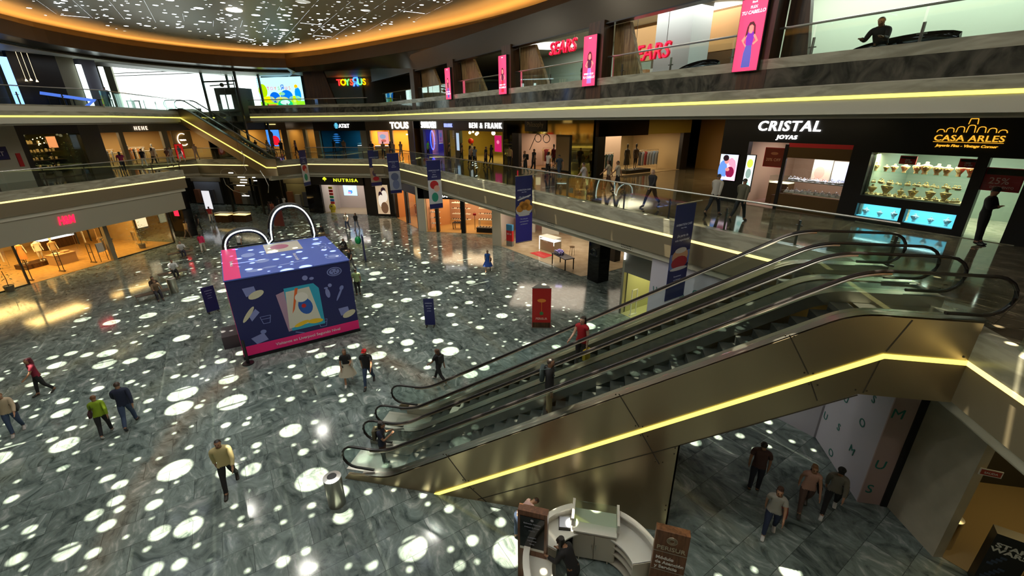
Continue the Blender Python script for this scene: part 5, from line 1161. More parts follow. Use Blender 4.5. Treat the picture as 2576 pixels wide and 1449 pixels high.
for i, (x, y) in enumerate(((25.2, .7), (26.2, .6), (27.6, .7))): plant('leafy green plant in the dark shop window, %s' % ('leftmost', 'in the middle', 'rightmost')[i], tuple(LW @ Vector((x, y, 6.2))), 1.9 + .3 * i, .5, i, n=70, col=(.05, .09, .015))
# recessed shops past the pillar on the left
LW2 = Tz(-44.5, 0, 0, radians(90))
front('crowded bright shop front on the left middle balcony', LW2, (34, 0, 6.2), [(30.2, 9.2, 44, 10.03, mat('grey_fascia', (.16, .14, .11), .5), .3), (30.2, 6.2, 31.3, 9.2, mat('dark_olive'), .3), (34.2, 6.2, 34.6, 9.2, TAUPE, .3), (38.4, 6.2, 39, 9.2, TAUPE, .3)])
room(LW2, 31.3, 44, 6.2, 9.3, 5, mat('ochre_wall', (.50, .30, .10), .6), mat('brown_floor2'), WHITE); lamp(LW2, 37, 1.8, 9.2, 10, 2.5, 420, (1, .80, .5))
sign('two cream glyph signs over the crowded shop', 'H E H E', .5, LW2 @ Tz(36.4, -.04, 9.35), MT['cream_lit'], .8)
poster('ochre panel with a white ring logo on the crowded shop', LW2, 39.4, 7.4, 41.6, 9.1, mat('ochre_panel', (.45, .25, .06), .5), (), TAUPE, -.06, words=[('TIENDA', .22, .5, .45, LETW)])
t = thing('ring_logo', 'white glowing ring on the ochre panel', 'logo', tuple(LW2 @ Vector((40.5, -.1, 8.3)))); m = MB(LW2); m.tube([(40.5 + .6 * cos(a), -.12, 8.3 + .6 * sin(a)) for a in [radians(60 + 250 * i / 20) for i in range(21)]], .035, 5); m.build('ring', LETW, t)
poster('red poster with a child face next to the white ring logo', LW2, 38.6, 6.5, 39.5, 7.9, ES('redad', (.5, .01, .01), .7), [('e', .5, .35, .3, .25, ES('skinpink', (1, 1, 1)))], BLACK, -.9)
rack(LW2, 32.8, 1.0, 6.2, 2.4, ['sand', 'white', 'orange', 'sand', 'grey', 'white'], 'in the crowded left shop, near part'); rack(LW2, 36.0, 1.2, 6.2, 2.4, ['white', 'sand', 'black', 'orange', 'white'], 'in the crowded left shop, far part')

mannequin(LW2, 35.2, .8, 6.2, 0, 'white mannequin in an orange dress in the crowded left shop', 'white', 'orange3', (.6, .25, .08), True); mannequin(LW2, 37.6, .8, 6.2, 0, 'white mannequin in white clothes near the ring logo in the crowded left shop', 'white', 'white3', (.65, .6, .52)); mannequin(LW2, 31.9, .8, 6.2, 0, 'black mannequin at the near end of the crowded left shop', 'black', 'tan3', (.35, .22, .1))
rack(LW2, 38.0, 3.2, 6.2, 1.6, ['orange', 'white', 'sand', 'grey'], 'at the back of the crowded left shop')

# ---- ground floor: clothing shop on the left
HM = Tz(-37.2, 0, 0, radians(90))
ORW = mat('warm_wall', (.50, .33, .13), .6); ORF = mat('honey_floor', rough=.3, build=noise_col((.38, .20, .05), (.55, .33, .11), 2, 5, .5, (1, 4, 1)))
m = MB(HM); m.box(8, -1.55, 2.98, 31.0, -1.35, 4.5); tag(m.build('shop_fascia', mat('grey_beige_fascia', (.34, .32, .24), .5)), 'long grey beige fascia carrying the red neon clothing sign', 'fascia')
front('glass front of the warm-lit clothing shop on the ground floor', HM, (24, 0, 0), [(8, 2.9, 30.4, 3.6, GREY, .2), (25.2, 0, 25.5, 3.0, mat('greige_pier', (.22, .19, .13), .5), .3), (19.75, 0, 19.85, 3.0, DSTEEL, .1)], [(25.5, .03, 30.35, 2.95), (14, .03, 19.8, 2.95)], [(25.5, 0, 30.4, .08, DSTEEL), (14, 0, 19.8, .08, DSTEEL), (30.33, 0, 30.43, 2.95, DSTEEL)])
room(HM, 12, 30.4, 0, 3.9, 12, ORW, ORF, mat('shop_ceiling', (.16, .10, .05), .7), sides=(1, 0))
m = MB(HM); m.box(30.36, .05, 0, 30.37, 4.0, 3.0); tag(m.build('window_1', GLASSW), kind='structure'); m = MB(HM); m.box(30.4, 4.0, 0, 30.5, 12, 3.9); tag(m.build('wall_shop_end', ORW), kind='structure')
for a, b, w in ((16.5, 3, 320), (22.5, 3, 420), (28, 2.2, 320), (22, 8, 320)): lamp(HM, a, b, 3.75, 3.6, 2.6, w, (1, .62, .20))
o = sign('red neon letters H&M on the grey fascia', 'H&M', .80, Tz(-35.62, 22.2, 3.64, radians(90)), emit('neon_red', (1, .008, .04), 3), .62, .004, italic=.22, W=.98)
rack(HM, 17.2, 1.8, 0, 2.0, ['black', 'orange', 'sand', 'black', 'orange', 'black'], 'behind the left glass of the red-signed shop', 0)
rack(HM, 21.3, 6.5, 0, 2.6, ['sand', 'orange', 'orange', 'sand', 'orange', 'white'], 'in the middle of the red-signed shop'); rack(HM, 26.4, 2.0, 0, 1.2, ['grey', 'sand', 'grey', 'sand'], 'behind the right glass of the red-signed shop', R90)
rack(HM, 28.4, 6.5, 0, 2.4, ['black', 'white', 'black', 'sand', 'black'], 'at the rear right of the red-signed shop'); rack(HM, 15.0, 6.5, 0, 2.6, ['sand', 'black', 'white', 'sand', 'orange'], 'at the rear left of the red-signed shop')
mannequin(HM, 23.2, 4.0, .35, 0, 'white mannequin in a white shirt and long skirt in the red-signed shop', 'white', 'shirtwhite', (.7, .62, .5)); mannequin(HM, 22.4, 4.4, .35, 0, 'white mannequin in an orange dress left of the white shirt one', 'white', 'orange2', (.6, .25, .07), True); mannequin(HM, 24.3, 4.3, .1, 0, 'white mannequin in sand clothes right of the white shirt one', 'white', 'sand2', (.4, .26, .12))
m = MB(HM); m.box(22.0, 3.8, 0, 23.8, 4.9, .35); tag(m.build('display_plinth', WOOD), 'plinth under the white mannequins', 'plinth')
def table(label, M, x0, x1, y0, y1, h, mm, solid=False, z=0):
    t = thing('display_table', label, 'table', tuple(M @ Vector(((x0 + x1) / 2, y0, z)))); m = MB(M); m.box(x0, y0, z + h - .06, x1, y1, z + h, bev=.01); m.build('table_top', mm, t)
    if solid: m = MB(M); m.box(x0 + .03, y0 + .03, z, x1 - .03, y1 - .03, z + h - .06); m.build('body', mm, t)
    else:
        for a in (x0 + .03, x1 - .09):
            for b in (y0 + .03, y1 - .09): m = MB(M); m.box(a, b, z, a + .06, b + .06, z + h - .06); m.build('leg', mm, t)
    return t
table('light wooden display block in the red-signed shop doorway', HM, 23.2, 24.6, 2.6, 3.6, .8, mat('birch', (.42, .28, .14), .5), True)
for i, a in enumerate((23.6, 24.2)): m = MB(HM); m.box(a - .2, 2.9, .81, a + .2, 3.3, .88 + .05 * i, bev=.02); tag(m.build('folded_clothes', mat('folded%d' % i, ((.65, .6, .5), (.5, .3, .15))[i], .8)), ('cream', 'tan')[i] + ' folded clothes on the light wooden display block', 'clothes')
counter('dark counter with a lit white top at the rear of the red-signed shop', HM, 26.2, 28.6, 8.5, 9.3, 0, 1.1, WOOD, WG)
def gate(M, x, y, label, z=0, col=None):
    t = thing('security_gate', label, 'security gate', tuple(M @ Vector((x, y, z)))); mm = col or mat('gate_bronze', (.10, .07, .03), .4); m = MB(M)
    m.box(x - .02, y - .22, z, x + .02, y - .18, z + 1.5); m.box(x - .02, y + .18, z, x + .02, y + .22, z + 1.5); m.box(x - .02, y - .22, z + 1.46, x + .02, y + .22, z + 1.5); m.box(x - .02, y - .22, z + .8, x + .02, y + .22, z + .84); m.build('frame', mm, t)
    m = MB(M); m.box(x - .06, y - .26, z, x + .06, y + .26, z + .08); m.build('base', mm, t)
gate(HM, 20.4, .9, 'leftmost bronze security gate at the red-signed shop entrance'); gate(HM, 22.3, .9, 'middle bronze security gate at the red-signed shop entrance'); gate(HM, 24.4, .9, 'rightmost bronze security gate at the red-signed shop entrance, next to a placard')
t = thing('placard_stand', 'white placard on a stand by the right security gate', 'sign', tuple(HM @ Vector((25.0, .5, 0)))); m = MB(HM); m.box(24.6, .45, .75, 25.15, .48, 1.45); m.build('placard', WG, t); m = MB(HM); m.box(24.6, .44, 0, 24.63, .47, 1.45); m.box(25.12, .44, 0, 25.15, .47, 1.45); m.build('frame', DSTEEL, t)
plant('tall potted plant behind the right glass of the red-signed shop', tuple(HM @ Vector((28.4, 1.1, 0))), 2.2, .75, 5, n=120); plant('potted plant at the far left edge of the photo on the ground floor', tuple(HM @ Vector((18.6, -.3, 0))), 1.7, .6, 6, n=90)
poster('white framed lightbox behind the right glass of the red-signed shop', HM, 28.9, 1.6, 29.8, 2.7, ES('cream_box', (1, .8, .5), 1), (), STEEL, 1.6)
t = poster('red glowing vertical sign on the dark pier past the red-signed shop', Tz(-38.6, 32.2, 0), .1, 2.0, .62, 3.5, emit('red_lit', (1, .01, .05), 1.6), (), BLACK, 0, 'shop_sign', 'sign')
m = MB(); m.box(-39.2, 32.25, 0, -37.6, 33.2, 4.3); tag(m.build('pier_dark', BLACKG), kind='structure')
# ---- ground floor: back corridor
t = MB(); t.box(-60, 47.5, 0, -35, 47.7, 4.7, mat('dark_mirror', (.05, .045, .035), .12, .6)); tag(t.build('wall_corridor'), kind='structure')
for i, (x0, x1, c, lb) in enumerate(((-58, -53.5, (1, .75, .45), 'warm shop window deep in the ground floor corridor, far left'), (-52.5, -48, (.75, .8, .9), 'cool shop window deep in the ground floor corridor, second from left'), (-46.5, -43, (1, .8, .5), 'warm shop window left of the glass lift on the ground floor'), (-38.8, -35.4, (1, .85, .45), 'ivory shop window right of the glass lift on the ground floor'))):
    F = Tz(0, 47.4, 0); tt = front(lb, F, ((x0 + x1) / 2, 0, 0), [(x0, 2.9, x1, 3.6, TAUPE, .1), (x0, 0, x0 + .25, 2.9, DSTEEL, .1), (x1 - .25, 0, x1, 2.9, DSTEEL, .1)])
    m = MB(F); m.box(x0 + .3, .02, .1, x1 - .3, .06, 2.85); m.build('back_panel', mat('win_panel%d' % i, tuple(q * .28 for q in c), .5), tt)
    for k in range(3): m = MB(F); m.box(x0 + .4 + k * 1.1, -.35, .2, x0 + 1.1 + k * 1.1, -.02, 1.9 - .3 * (k % 2)); m.build('display_block', mat('win_block%d' % k, ((.3, .12, .06), (.35, .32, .28), (.1, .1, .12))[k], .5), tt)
    lamp(F, (x0 + x1) / 2, -.8, 4.3, x1 - x0 - 1, .8, 28, c)
poster('white lit signboard standing in the dark ground floor corridor', Tz(0, 40, 0), -43.3, 1.0, -42.3, 3.0, ES('boardwhite', (.85, .85, .9), .9), (), BLACK, 0)
for i, (x, y, z) in enumerate(((-40.5, 38.2, .0), (-38.6, 38.6, .0))):
    counter('low lit counter of the kiosk row in the corridor, %s one' % ('left', 'right')[i], Tz(), x, x + 1.6, y, y + .8, z, 1.0, WOOD, WG, emit('case_amber', (1, .6, .2), 3))
m = MB(); m.box(-31.6, 36.2, .4, -30.5, 36.3, 2.3); tag(m.build('poster_board', mat('maroon_poster', (.12, .02, .02), .5)), 'maroon poster board behind the gap of the neon arches', 'poster')
# glass lift
t = thing('glass_lift', 'glass lift tower behind the far escalator', 'lift', (-40.3, 44.4, 0)); SH = DSTEEL
for x in (-42.35, -38.25):
    for y in (42.75, 46.1): m = MB(); m.box(x - .09, y - .09, 0, x + .09, y + .09, 15.0); m.build('column', SH, t)
for z in (3.2, 6.1, 9.9, 11.0, 13.9):
    m = MB(); m.box(-42.4, 42.68, z, -38.2, 42.82, z + .14); m.build('cross_beam', SH, t)
m = MB(); m.box(-42.3, 42.72, 0.1, -38.3, 42.74, 14.9); m.build('glass_wall', GLASSW, t)
m = MB(); m.box(-41.6, 43.2, 10.6, -39.0, 45.6, 13.4, mat('lift_cabin', (.10, .095, .075), .4, .5)); m.build('cabin', None, t)
for x in (-41.0, -40.2): m = MB(); m.box(x, 43.17, 11.3, x + .6, 43.2, 12.7, emit('cabin_window', (.8, 1, .95), 1.6)); m.build('cabin_window', None, t)
m = MB(); m.box(-42.2, 42.9, 9.2, -38.4, 46, 9.9, BLACK); m.build('pit_box', None, t)
m = MB(); m.tube([(-41.8, 43.0, 13.6), (-38.8, 43.0, 13.7)], .06, 6); m.sphere((-40.3, 43.0, 13.65), .22, 8); m.build('pulley', SH, t)
# festive wire ornament hanging over the back of the hall
t = thing('hanging_ornament', 'large silver wire ornament hanging in front of the glass lift', 'decoration', (-34.5, 37.5, 5.5)); m = MB()
for pts in ([(-36.3 + .9 * cos(a), 37, 5.2 + .55 * sin(a)) for a in [pi * i / 10 for i in range(11)]], [(-34.2, 37, 7.4), (-34.0, 37, 6.8), (-34.3, 37, 6.2), (-34.1, 37, 5.6), (-34.6, 37, 5.2)], [(-37.0, 37, 4.8), (-36.9, 37, 4.2), (-36.2, 37, 3.6), (-35.2, 37, 3.4), (-34.8, 37, 3.2)], [(-32.6, 37, 5.6), (-32.2, 37, 4.9), (-32.0, 37, 4.2), (-32.2, 37, 3.5)]): m.tube(pts, .035, 5)
m.build('wire_loops', STEEL, t); m = MB(); m.tube([(-34.5, 37, 5.2), (-34.5, 37, 15.1)], .012, 4); m.build('cable', DSTEEL, t)
for i, (x, z, w) in enumerate(((-34.9, 4.9, .8), (-34.7, 4.65, .7), (-34.8, 4.4, .75), (-35.2, 4.1, .9), (-34.9, 3.1, .8), (-33.5, 4.9, .3), (-33.4, 4.6, .35), (-36.0, 5.3, .5))): m = MB(); m.box(x - w / 2, 37, z, x + w / 2, 37.05, z + .07); m.build('light_bar', emit('ornament_white', (1, .97, .9), 4), t)
# ---- ground floor: frozen yoghurt shop and neighbours
F4 = Tz(0, 44.4, 0)
front('black yoghurt shop front with pale interior and yellow-green name', F4, (-29, 0, 0), [(-33.6, 3.25, -26.0, 4.45, BLACK, .3), (-33.6, 0, -31.7, 3.25, BLACKG, .3), (-26.2, 0, -25.6, 4.45, BLACK, .3)], [(-31.7, .03, -29.6, 3.25)])
room(F4, -31.7, -26.2, 0, 3.6, 3.5, mat('lilac_white', (.50, .44, .42), .6), mat('shop_floor_beige', (.4, .33, .22), .4), WHITE); lamp(F4, -29, 1.6, 3.5, 4.5, 2, 120, (1, .88, .80))
sign('yellow-green letters NUTRISA on the black shop fascia', 'NUTRISA', .50, F4 @ Tz(-28.3, -.04, 3.64), emit('lime_lit', (.75, .80, .03), 1.1), 1, .008, space=1.25, W=3.0)
t = thing('leaf_logo', 'yellow-green clover logo left of the yoghurt shop name', 'logo', tuple(F4 @ Vector((-30.9, 0, 3.9)))); m = MB(F4)
for a, b in ((0, .14), (-.14, 0), (.14, 0)): m.sphere((-30.9 + a, -.05, 3.92 + b), .12, 8, sc=(1, .3, 1))
m.box(-30.93, -.07, 3.68, -30.87, -.03, 3.9); m.build('leaves', MT['lime_lit'], t)
poster('pale blue screen with a cup of frozen yoghurt', F4, -29.4, 1.95, -27.7, 3.2, ES('icyblue', (.55, .75, 1), 1.3), [('e', .5, .35, .16, .2, ES('cupblue', (.08, .35, .9), 1)), ('e', .5, .6, .14, .12, ES('boardwhite2', (1, 1, 1), 1)), ('e', .42, .25, .12, .1, ES('pinkcup', (1, .4, .6), 1))], WHITE, 1.0)
for i, (z, c) in enumerate(((2.7, (.7, .5, .02)), (2.35, (.7, .02, .02)), (2.0, (.7, .04, .03)), (1.65, (.02, .35, .1)), (1.3, (.02, .2, .6)), (1.0, (.7, .03, .03)))): m = MB(F4); m.box(-31.0, .5, z, -30.5, .6, z + .28, bev=.04); tag(m.build('coloured_block', mat('block_%d' % i, c, .5)), ('amber topmost', 'red second', 'scarlet third', 'green fourth', 'blue fifth', 'lowest red')[i] + ' block of the column in the yoghurt shop window', 'letter block')
t = thing('yellow_figure', 'yellow toy-like figure standing in the yoghurt shop window', 'figure', tuple(F4 @ Vector((-30.9, .6, 0)))); m = MB(F4); m.sphere((-30.9, .6, .6), .42, 12, sc=(1, .6, 1.1)); m.cyl((-30.9, .6, 0), .25, .3, 12); m.build('body', mat('toy_yellow', (.65, .5, .03), .5), t, smooth=True); m = MB(F4); m.sphere((-30.85, .38, .75), .1, 8); m.build('eye', BLACK, t)
P4 = FA
front('black wall with a lit fashion poster beside the yoghurt shop', Tz(0, 44.0, 0), (-24, 0, 0), [(-25.6, 0, -22.5, 4.45, BLACK, .3)])
poster('tall lit poster of two women in pale clothes', Tz(0, 44.0, 0), -24.55, .25, -23.1, 3.45, ES('poster_tan', (.62, .45, .28), .8), [('e', .62, .82, .2, .1, ES('darkhair', (0, 0, 0))), ('e', .66, .62, .26, .2, ES('posterwhite', (.85, .75, .62), .9)), ('e', .35, .66, .16, .12, ES('darkhair', (0, 0, 0))), ('e', .38, .45, .25, .22, ES('posterwhite', (1, 1, 1))), ('e', .6, .22, .3, .2, ES('posterbrown', (.2, .1, .05), .6))], BLACK, -.04)
D5 = FAd(15.06)
front('black framed lingerie shop front with orange interior', D5, (-43, 0, 0), [(-46.9, 3.3, -39.5, 4.45, BLACK, .3), (-46.9, 0, -46.3, 3.3, BLACK, .3), (-43.3, 0, -42.8, 3.3, BLACK, .3), (-40.1, 0, -39.5, 3.3, BLACK, .3)], [(-42.8, .03, -40.1, 3.3)])
room(D5, -46.3, -40.1, 0, 3.7, 3.4, mat('salmon_wall', (.60, .27, .10), .6), mat('salmon_floor', (.45, .25, .10), .4), WHITE); lamp(D5, -43.2, 1.6, 3.6, 5, 2, 190, (1, .62, .28))
rack(D5, -44.8, 2.0, 0, 1.6, ['maroon', 'orange', 'white', 'maroon', 'orange'], 'in the black framed orange shop'); rack(D5, -41.5, 2.0, 0, 1.6, ['sand', 'black', 'sand', 'white'], 'behind the glass of the black framed orange shop')
# ---- ground floor: shoe shop
S6 = Tz(0, 38.0, 0)
front('black shoe shop front with lit orange shelves', S6, (-13, 0, 0), [(-17.0, 3.15, -8.9, 4.3, BLACK, .3), (-17.2, 0, -16.4, 4.3, WHITE, .4), (-15.4, 0, -15.1, 3.2, BLACK, .3), (-12.9, 0, -12.5, 3.2, BLACK, .3), (-9.3, 0, -8.7, 4.3, DARK, .3)])
room(S6, -16.4, -9.3, 0, 3.6, 6, mat('peach_wall', (.62, .36, .24), .6), mat('amber_floor', (.45, .26, .08), .35), WHITE); lamp(S6, -12.8, 2.6, 3.5, 6, 4, 340, (1, .72, .42))
sign('white letters over the shoe shop partly hidden by the balcony', 'ZAPATERIA', .42, S6 @ Tz(-13.6, -.04, 3.35), LETW, 1, .006)
SHP = thing('shoe', 'shoe', 'shoe'); m = MB(); m.lathe([(.045, 0), (.05, .03), (.035, .06), (.02, .075)], n=10, m=mat('shoe_leather', (.10, .04, .02), .4), sy=2.6); m.build('upper', None, SHP, smooth=True); m = MB(); m.box(-.045, -.13, -.012, .045, .13, .0, RUBBER); m.build('sole', None, SHP)
SHW = thing('shoe', 'white shoe', 'shoe'); m = MB(); m.lathe([(.045, 0), (.05, .03), (.035, .06), (.02, .075)], n=10, m=mat('shoe_white', (.72, .66, .55), .5), sy=2.6); m.build('upper', None, SHW, smooth=True); m = MB(); m.box(-.045, -.13, -.012, .045, .13, .0, WG); m.build('sole', None, SHW)
SHB = thing('handbag', 'red handbag', 'bag'); m = MB(); m.box(-.15, -.06, 0, .15, .06, .22, mat('bag_red', (.5, .02, .03), .4), bev=.03); m.build('body', None, SHB); m = MB(); m.tube([(.1 * cos(a), 0, .2 + .13 * sin(a)) for a in [pi * i / 10 for i in range(11)]], .01, 5, m=BLACK); m.build('handle', None, SHB)
rs = random.Random(5); lvl = ('lowest', 'second', 'third', 'top')
for wall, (xa, xb, yb, wn) in enumerate(((-16.3, -15.4, 1.0, 'left'), (-14.9, -13.0, 3.2, 'middle'), (-12.2, -9.5, 3.6, 'right'))):
    for k in range(4):
        z = .55 + .55 * k; displayshelf('%s wall shelf of the shoe shop, %s section' % (lvl[k], wn), S6, xa, xb, yb, yb + .4, z, WG, .03)
        n = int((xb - xa) / .24); place(SHP if (k + wall) % 2 else SHW, S6, [(xa + .12 + i * .24, yb + .18, z + .045, 0, 1.15) for i in range(n) if rs.random() < .8], '%s shoe on the %s shelf, %s section of the shoe shop' % ('brown' if (k + wall) % 2 else 'pale', lvl[k], wn), 'shoes on the %s shelf, %s section' % (lvl[k], wn))
    m = MB(S6); m.box(xa, yb + .42, 2.9, xb, yb + .46, 3.0); tag(m.build('shelf_light', emit('shelf_light', (1, .82, .5), 4)), 'warm light line above the %s shoe shelves' % wn, 'light strip')
table('long black display table at the front right of the shoe shop', S6, -11.6, -9.4, .5, 1.3, .45, BLACK, True); place(SHW, S6, [(-11.4 + i * .3, .8, .465, 0, 1.2) for i in range(7)], 'pale shoe on the long black front table', 'shoes on the front table')
table('black round-edged table in the middle of the shoe shop', S6, -14.2, -13.3, 1.2, 1.9, .7, BLACK); place(SHP, S6, [(-14.05 + i * .2, 1.5, .72, .3 * i, 1.2) for i in range(4)], 'brown shoe on the small black table', 'shoes on the small table')
table('upper lit display bench at the right of the shoe shop', S6, -11.8, -9.6, 2.0, 2.5, .9, WG); place(SHP, S6, [(-11.6 + i * .27, 2.25, .92, 0, 1.2) for i in range(8)], 'brown shoe on the white display bench', 'shoes on the display bench')
place(SHB, S6, [(-12.0, 1.5, 1.4, 0)], 'red handbag on a post in the shoe shop', 'handbags'); place(SHB, S6, [(-15.9, .6, 2.2, 0, 1.2)], 'red handbag high in the left shoe shop window', 'handbags', first=False)
m = MB(S6); m.box(-12.02, 1.48, 0, -11.98, 1.52, 1.4); tag(m.build('display_post', DSTEEL), 'thin post under the red handbag in the shoe shop', 'post')
# ---- ground floor: perfume department
PF = mat('perfume_floor', rough=.2, build=noise_col((.42, .33, .20), (.52, .42, .27), 1.5, 3)); pf = [(-8.3, 34.4), (-1.15, 27.9), (.05, 28.6), (1.8, 30.4), (9, 37.5), (2, 46), (-8.3, 46)]
m = MB(); m.prism(pf, 0, .012); struct(m, 'floor_perfume_department', PF)
m = MB(); m.box(-8.9, 34.6, 0, -8.3, 46, 4.3); struct(m, 'wall_perfume_left', mat('white_pinkish', (.55, .47, .42), .5)); m = MB(); m.box(-8.9, 40.5, 0, 10, 40.7, 4.3); struct(m, 'wall_perfume_back', mat('rosy_wall', (.50, .28, .25), .5))
m = MB(); m.box(-8.95, 34.35, 0, -8.2, 34.62, 4.2); tag(m.build('wall_pier_white', WHITE), kind='structure')
m = MB(FA); m.box(-19.9, 18.9, 0, -18.9, 19.85, 4.3, BLACKG); t = thing('black_pillar', 'square glossy black advertising pillar at the perfume shop corner', 'pillar', (-1.0, 28.3, 0)); m.build('pillar_body', None, t)
PTX = mat('dim_text', (.25, .27, .30), .5); text('INVICTUS', .17, FA @ Tz(-19.4, 18.88, 1.75), PTX, 'pillar_words', t, .002, .001); text('INVICTUS', .17, FA @ Tz(-19.92, 19.4, 2.9, -R90), PTX, 'pillar_words', t, .002, .001)
m = MB(FA); 
for cz in (3.5, 2.0): m.tube([(-19.4 + .22 * cos(a), 18.88, cz + .22 * sin(a)) for a in [2 * pi * i / 14 for i in range(14)]], .02, 4, closed=True)
m.build('bottle_print', mat('print_nightblue', (.03, .05, .12), .3), t)
lamp(Tz(), -4.0, 34, 4.15, 6, 5, 330, (1, .82, .62)); lamp(Tz(), 3.5, 34, 4.15, 5, 5, 120, (1, .85, .65))
t = counter('beige perfume counter with glowing white edges', FA @ Tz(-27.5, 20.6, 0, .1), 0, 1.7, 0, .8, 0, 1.15, mat('counter_beige', (.42, .33, .22), .5), WG)
m = MB(FA @ Tz(-27.5, 20.6, 0, .1)); m.box(-.02, -.03, 0, .03, 0, 1.1); m.box(-.02, -.03, 1.06, 1.7, 0, 1.12); m.box(1.66, -.03, .6, 1.7, 0, 1.1); m.build('light_edge', emit('edge_white', (1, .9, .7), 3), t)
text('LANCOME', .13, FA @ Tz(-26.6, 20.5, .82), mat('brand_letters', (.75, .7, .6), .5), 'counter_words', t, .003, .002)
TB = FA @ Tz(-23.9, 19.0, 0, radians(-8)); table('black table with purple-lit perfume boxes', TB, 0, 1.9, 0, .8, .85, BLACK)
BXP = thing('perfume_box', 'box', 'box'); m = MB(); m.box(-.07, -.04, 0, .07, .04, .16, mat('box_lilac', (.45, .40, .75), .4)); m.build('carton', None, BXP); m = MB(); m.box(-.05, -.045, .04, .05, -.04, .12, WG); m.build('label_patch', None, BXP)
place(BXP, TB, [(.15 + .17 * (i % 5), .2 + .2 * (i // 5), .855, rs.uniform(-.4, .4), rs.uniform(.9, 1.5)) for i in range(14)], 'lilac perfume box on the black table', 'perfume boxes on the black table')
area('table_glow', tuple(TB @ Vector((.5, .4, 1.7))), .5, .3, 3, (.6, .5, 1))
m = MB(FA); m.prism([(-27.0, 18.9 + .35), (-25.2, 19.3), (-25.4, 20.4), (-26.9, 20.2)], .013, .02); t = tag(m.build('red_floor_mat', REDM), 'red printed mat on the perfume shop floor', 'mat')
text('BIENVENIDOS', .20, FA @ Tz(-26.2, 19.6, .022) @ TR, mat('mat_pink', (.7, .2, .15), .5), 'mat_words', t, .001, .002)
t = thing('promotion_stand', 'slim red and blue promotion totem at the perfume shop edge', 'stand', (-7.45, 34.5, 0)); M = Tz(-7.45, 34.45, 0, radians(-25)); m = MB(M); m.box(-.3, -.12, 0, .3, .12, .45, GREY); m.build('base', None, t); m = MB(M); m.box(-.3, -.12, .45, .3, .12, 1.35, REDM); m.box(-.3, -.12, 1.35, .3, .12, 1.85, mat('print_skyblue', (.05, .25, .5), .5)); m.build('panel', None, t)
text('50 10', .2, M @ Tz(0, -.125, 1.0), MT['print_white'], 'stand_words', t, .002, .002)
for i, (a, b, h, w) in enumerate(((-7.6, 39.4, 1.2, 1.5), (-5.4, 39.0, 1.3, 1.6), (-2.6, 38.6, 1.3, 1.5), (-7.2, 37.0, .9, 1.0), (-1.0, 36.4, 1.1, 1.4))): counter('white cosmetics counter deep in the perfume shop, %s' % ('back left corner', 'back middle', 'back right', 'left side', 'right of the glowing counter')[i], Tz(), a, a + w, b, b + .7, 0, h, WG, WG, emit('case_rose', (1, .75, .7), 2.2))
place(BXP, Tz(), [(-7.4 + i * .33, 39.6, 1.22, 0, 1.6) for i in range(5)] + [(-5.2 + i * .33, 39.2, 1.32, 0, 1.6) for i in range(5)] + [(-2.4 + i * .33, 38.8, 1.32, 0, 1.6) for i in range(4)], 'small box on the white counters at the back of the perfume shop', 'boxes on the rear perfume counters', first=False)
m = MB(Tz(.9, 32.1, 0, radians(-45))); m.box(-.5, -.3, 0, .6, .3, 2.3, BLACK); tag(m.build('display_tower', None), 'black display tower behind the right side of the black pillar', 'display')
poster('tall amber shelf poster beside the black display tower', FA @ Tz(-22.3, 23.6, 0), 0, .5, .4, 2.3, ES('amberlit', (.9, .45, .15), .8), [('r', .5, .5, .3, .1, ES('mint', (.6, .9, .85), 1))], BLACK, 0)
t = thing('wooden_stool', 'tall wooden stool beside the glowing perfume counter', 'stool', tuple(FA @ Vector((-24.6, 21.6, 0)))); M = FA @ Tz(-24.6, 21.6, 0); m = MB(M); m.cyl((0, 0, .68), .2, .04, 14); m.build('seat', MT['brown_wood'], t)
for a in range(4): m = MB(M); m.tube([(.2 * cos(a * R90 + .8), .2 * sin(a * R90 + .8), 0), (.13 * cos(a * R90 + .8), .13 * sin(a * R90 + .8), .68)], .014, 5); m.build('leg', MT['brown_wood'], t)
# ---- ground floor: grey door fascia and white letter wall under the middle balcony
G7 = FAd(16.7)
front('grey fascia over the small shop door beside the escalators', G7, (-14, 0, 0), [(-14.8, 2.42, -12.2, 4.3, GREY, .3), (-14.95, 0, -14.8, 4.3, STEEL, .2)])
YG = mat('yellow_green_wall', (.40, .39, .20), .6); room(G7, -14.8, -11.5, 0, 3.2, 3.6, YG, mat('yellow_floor', (.45, .43, .24), .4), WHITE); lamp(G7, -13.3, 1.8, 3.1, 2.2, 2.2, 110, (1, .95, .5))
gate(G7, -14.3, .4, 'pale security gate at the small shop door, left of the pair', 0, WG); gate(G7, -13.1, .9, 'pale security gate at the small shop door, right of the pair', 0, WG)
m = MB(G7); m.box(-14.86, -.06, 3.1, -14.80, -.0, 3.9, emit('tube_white', (1, 1, .95), 8)); tag(m.build('wall_light'), 'bright white wall light on the steel post left of the grey fascia', 'lamp')
mannequin(G7, -13.9, 1.7, 0, 0, 'mannequin in dark checked coat inside the small shop door', 'white', 'darkcoat', (.03, .015, .015), True)
WL = mat('lilac_white_wall', (.52, .50, .56), .6); PKW = mat('pink_wall', (.42, .30, .27), .6); LT = mat('teal_letters', (.01, .16, .13), .5)
m = MB(); m.prism([(2.24 + .0, 18.56), (7.40, 13.40), (7.46, 13.40), (7.46, 10.78), (7.9, 10.78), (7.9, 14.0), (2.9, 19.2)], 0, 4.72); struct(m, 'wall_white_letters', WL)
m = MB(); m.box(7.46, 10.74, 0, 8.0, 10.78, 4.72); struct(m, 'wall_pink', PKW); m = MB(); m.box(8.0, 10.70, 0, 8.16, 10.80, 4.72); struct(m, 'trim_10', BLACK)
A7 = FAd(14.68); R7 = Tz(7.45, 0, 0, -R90)
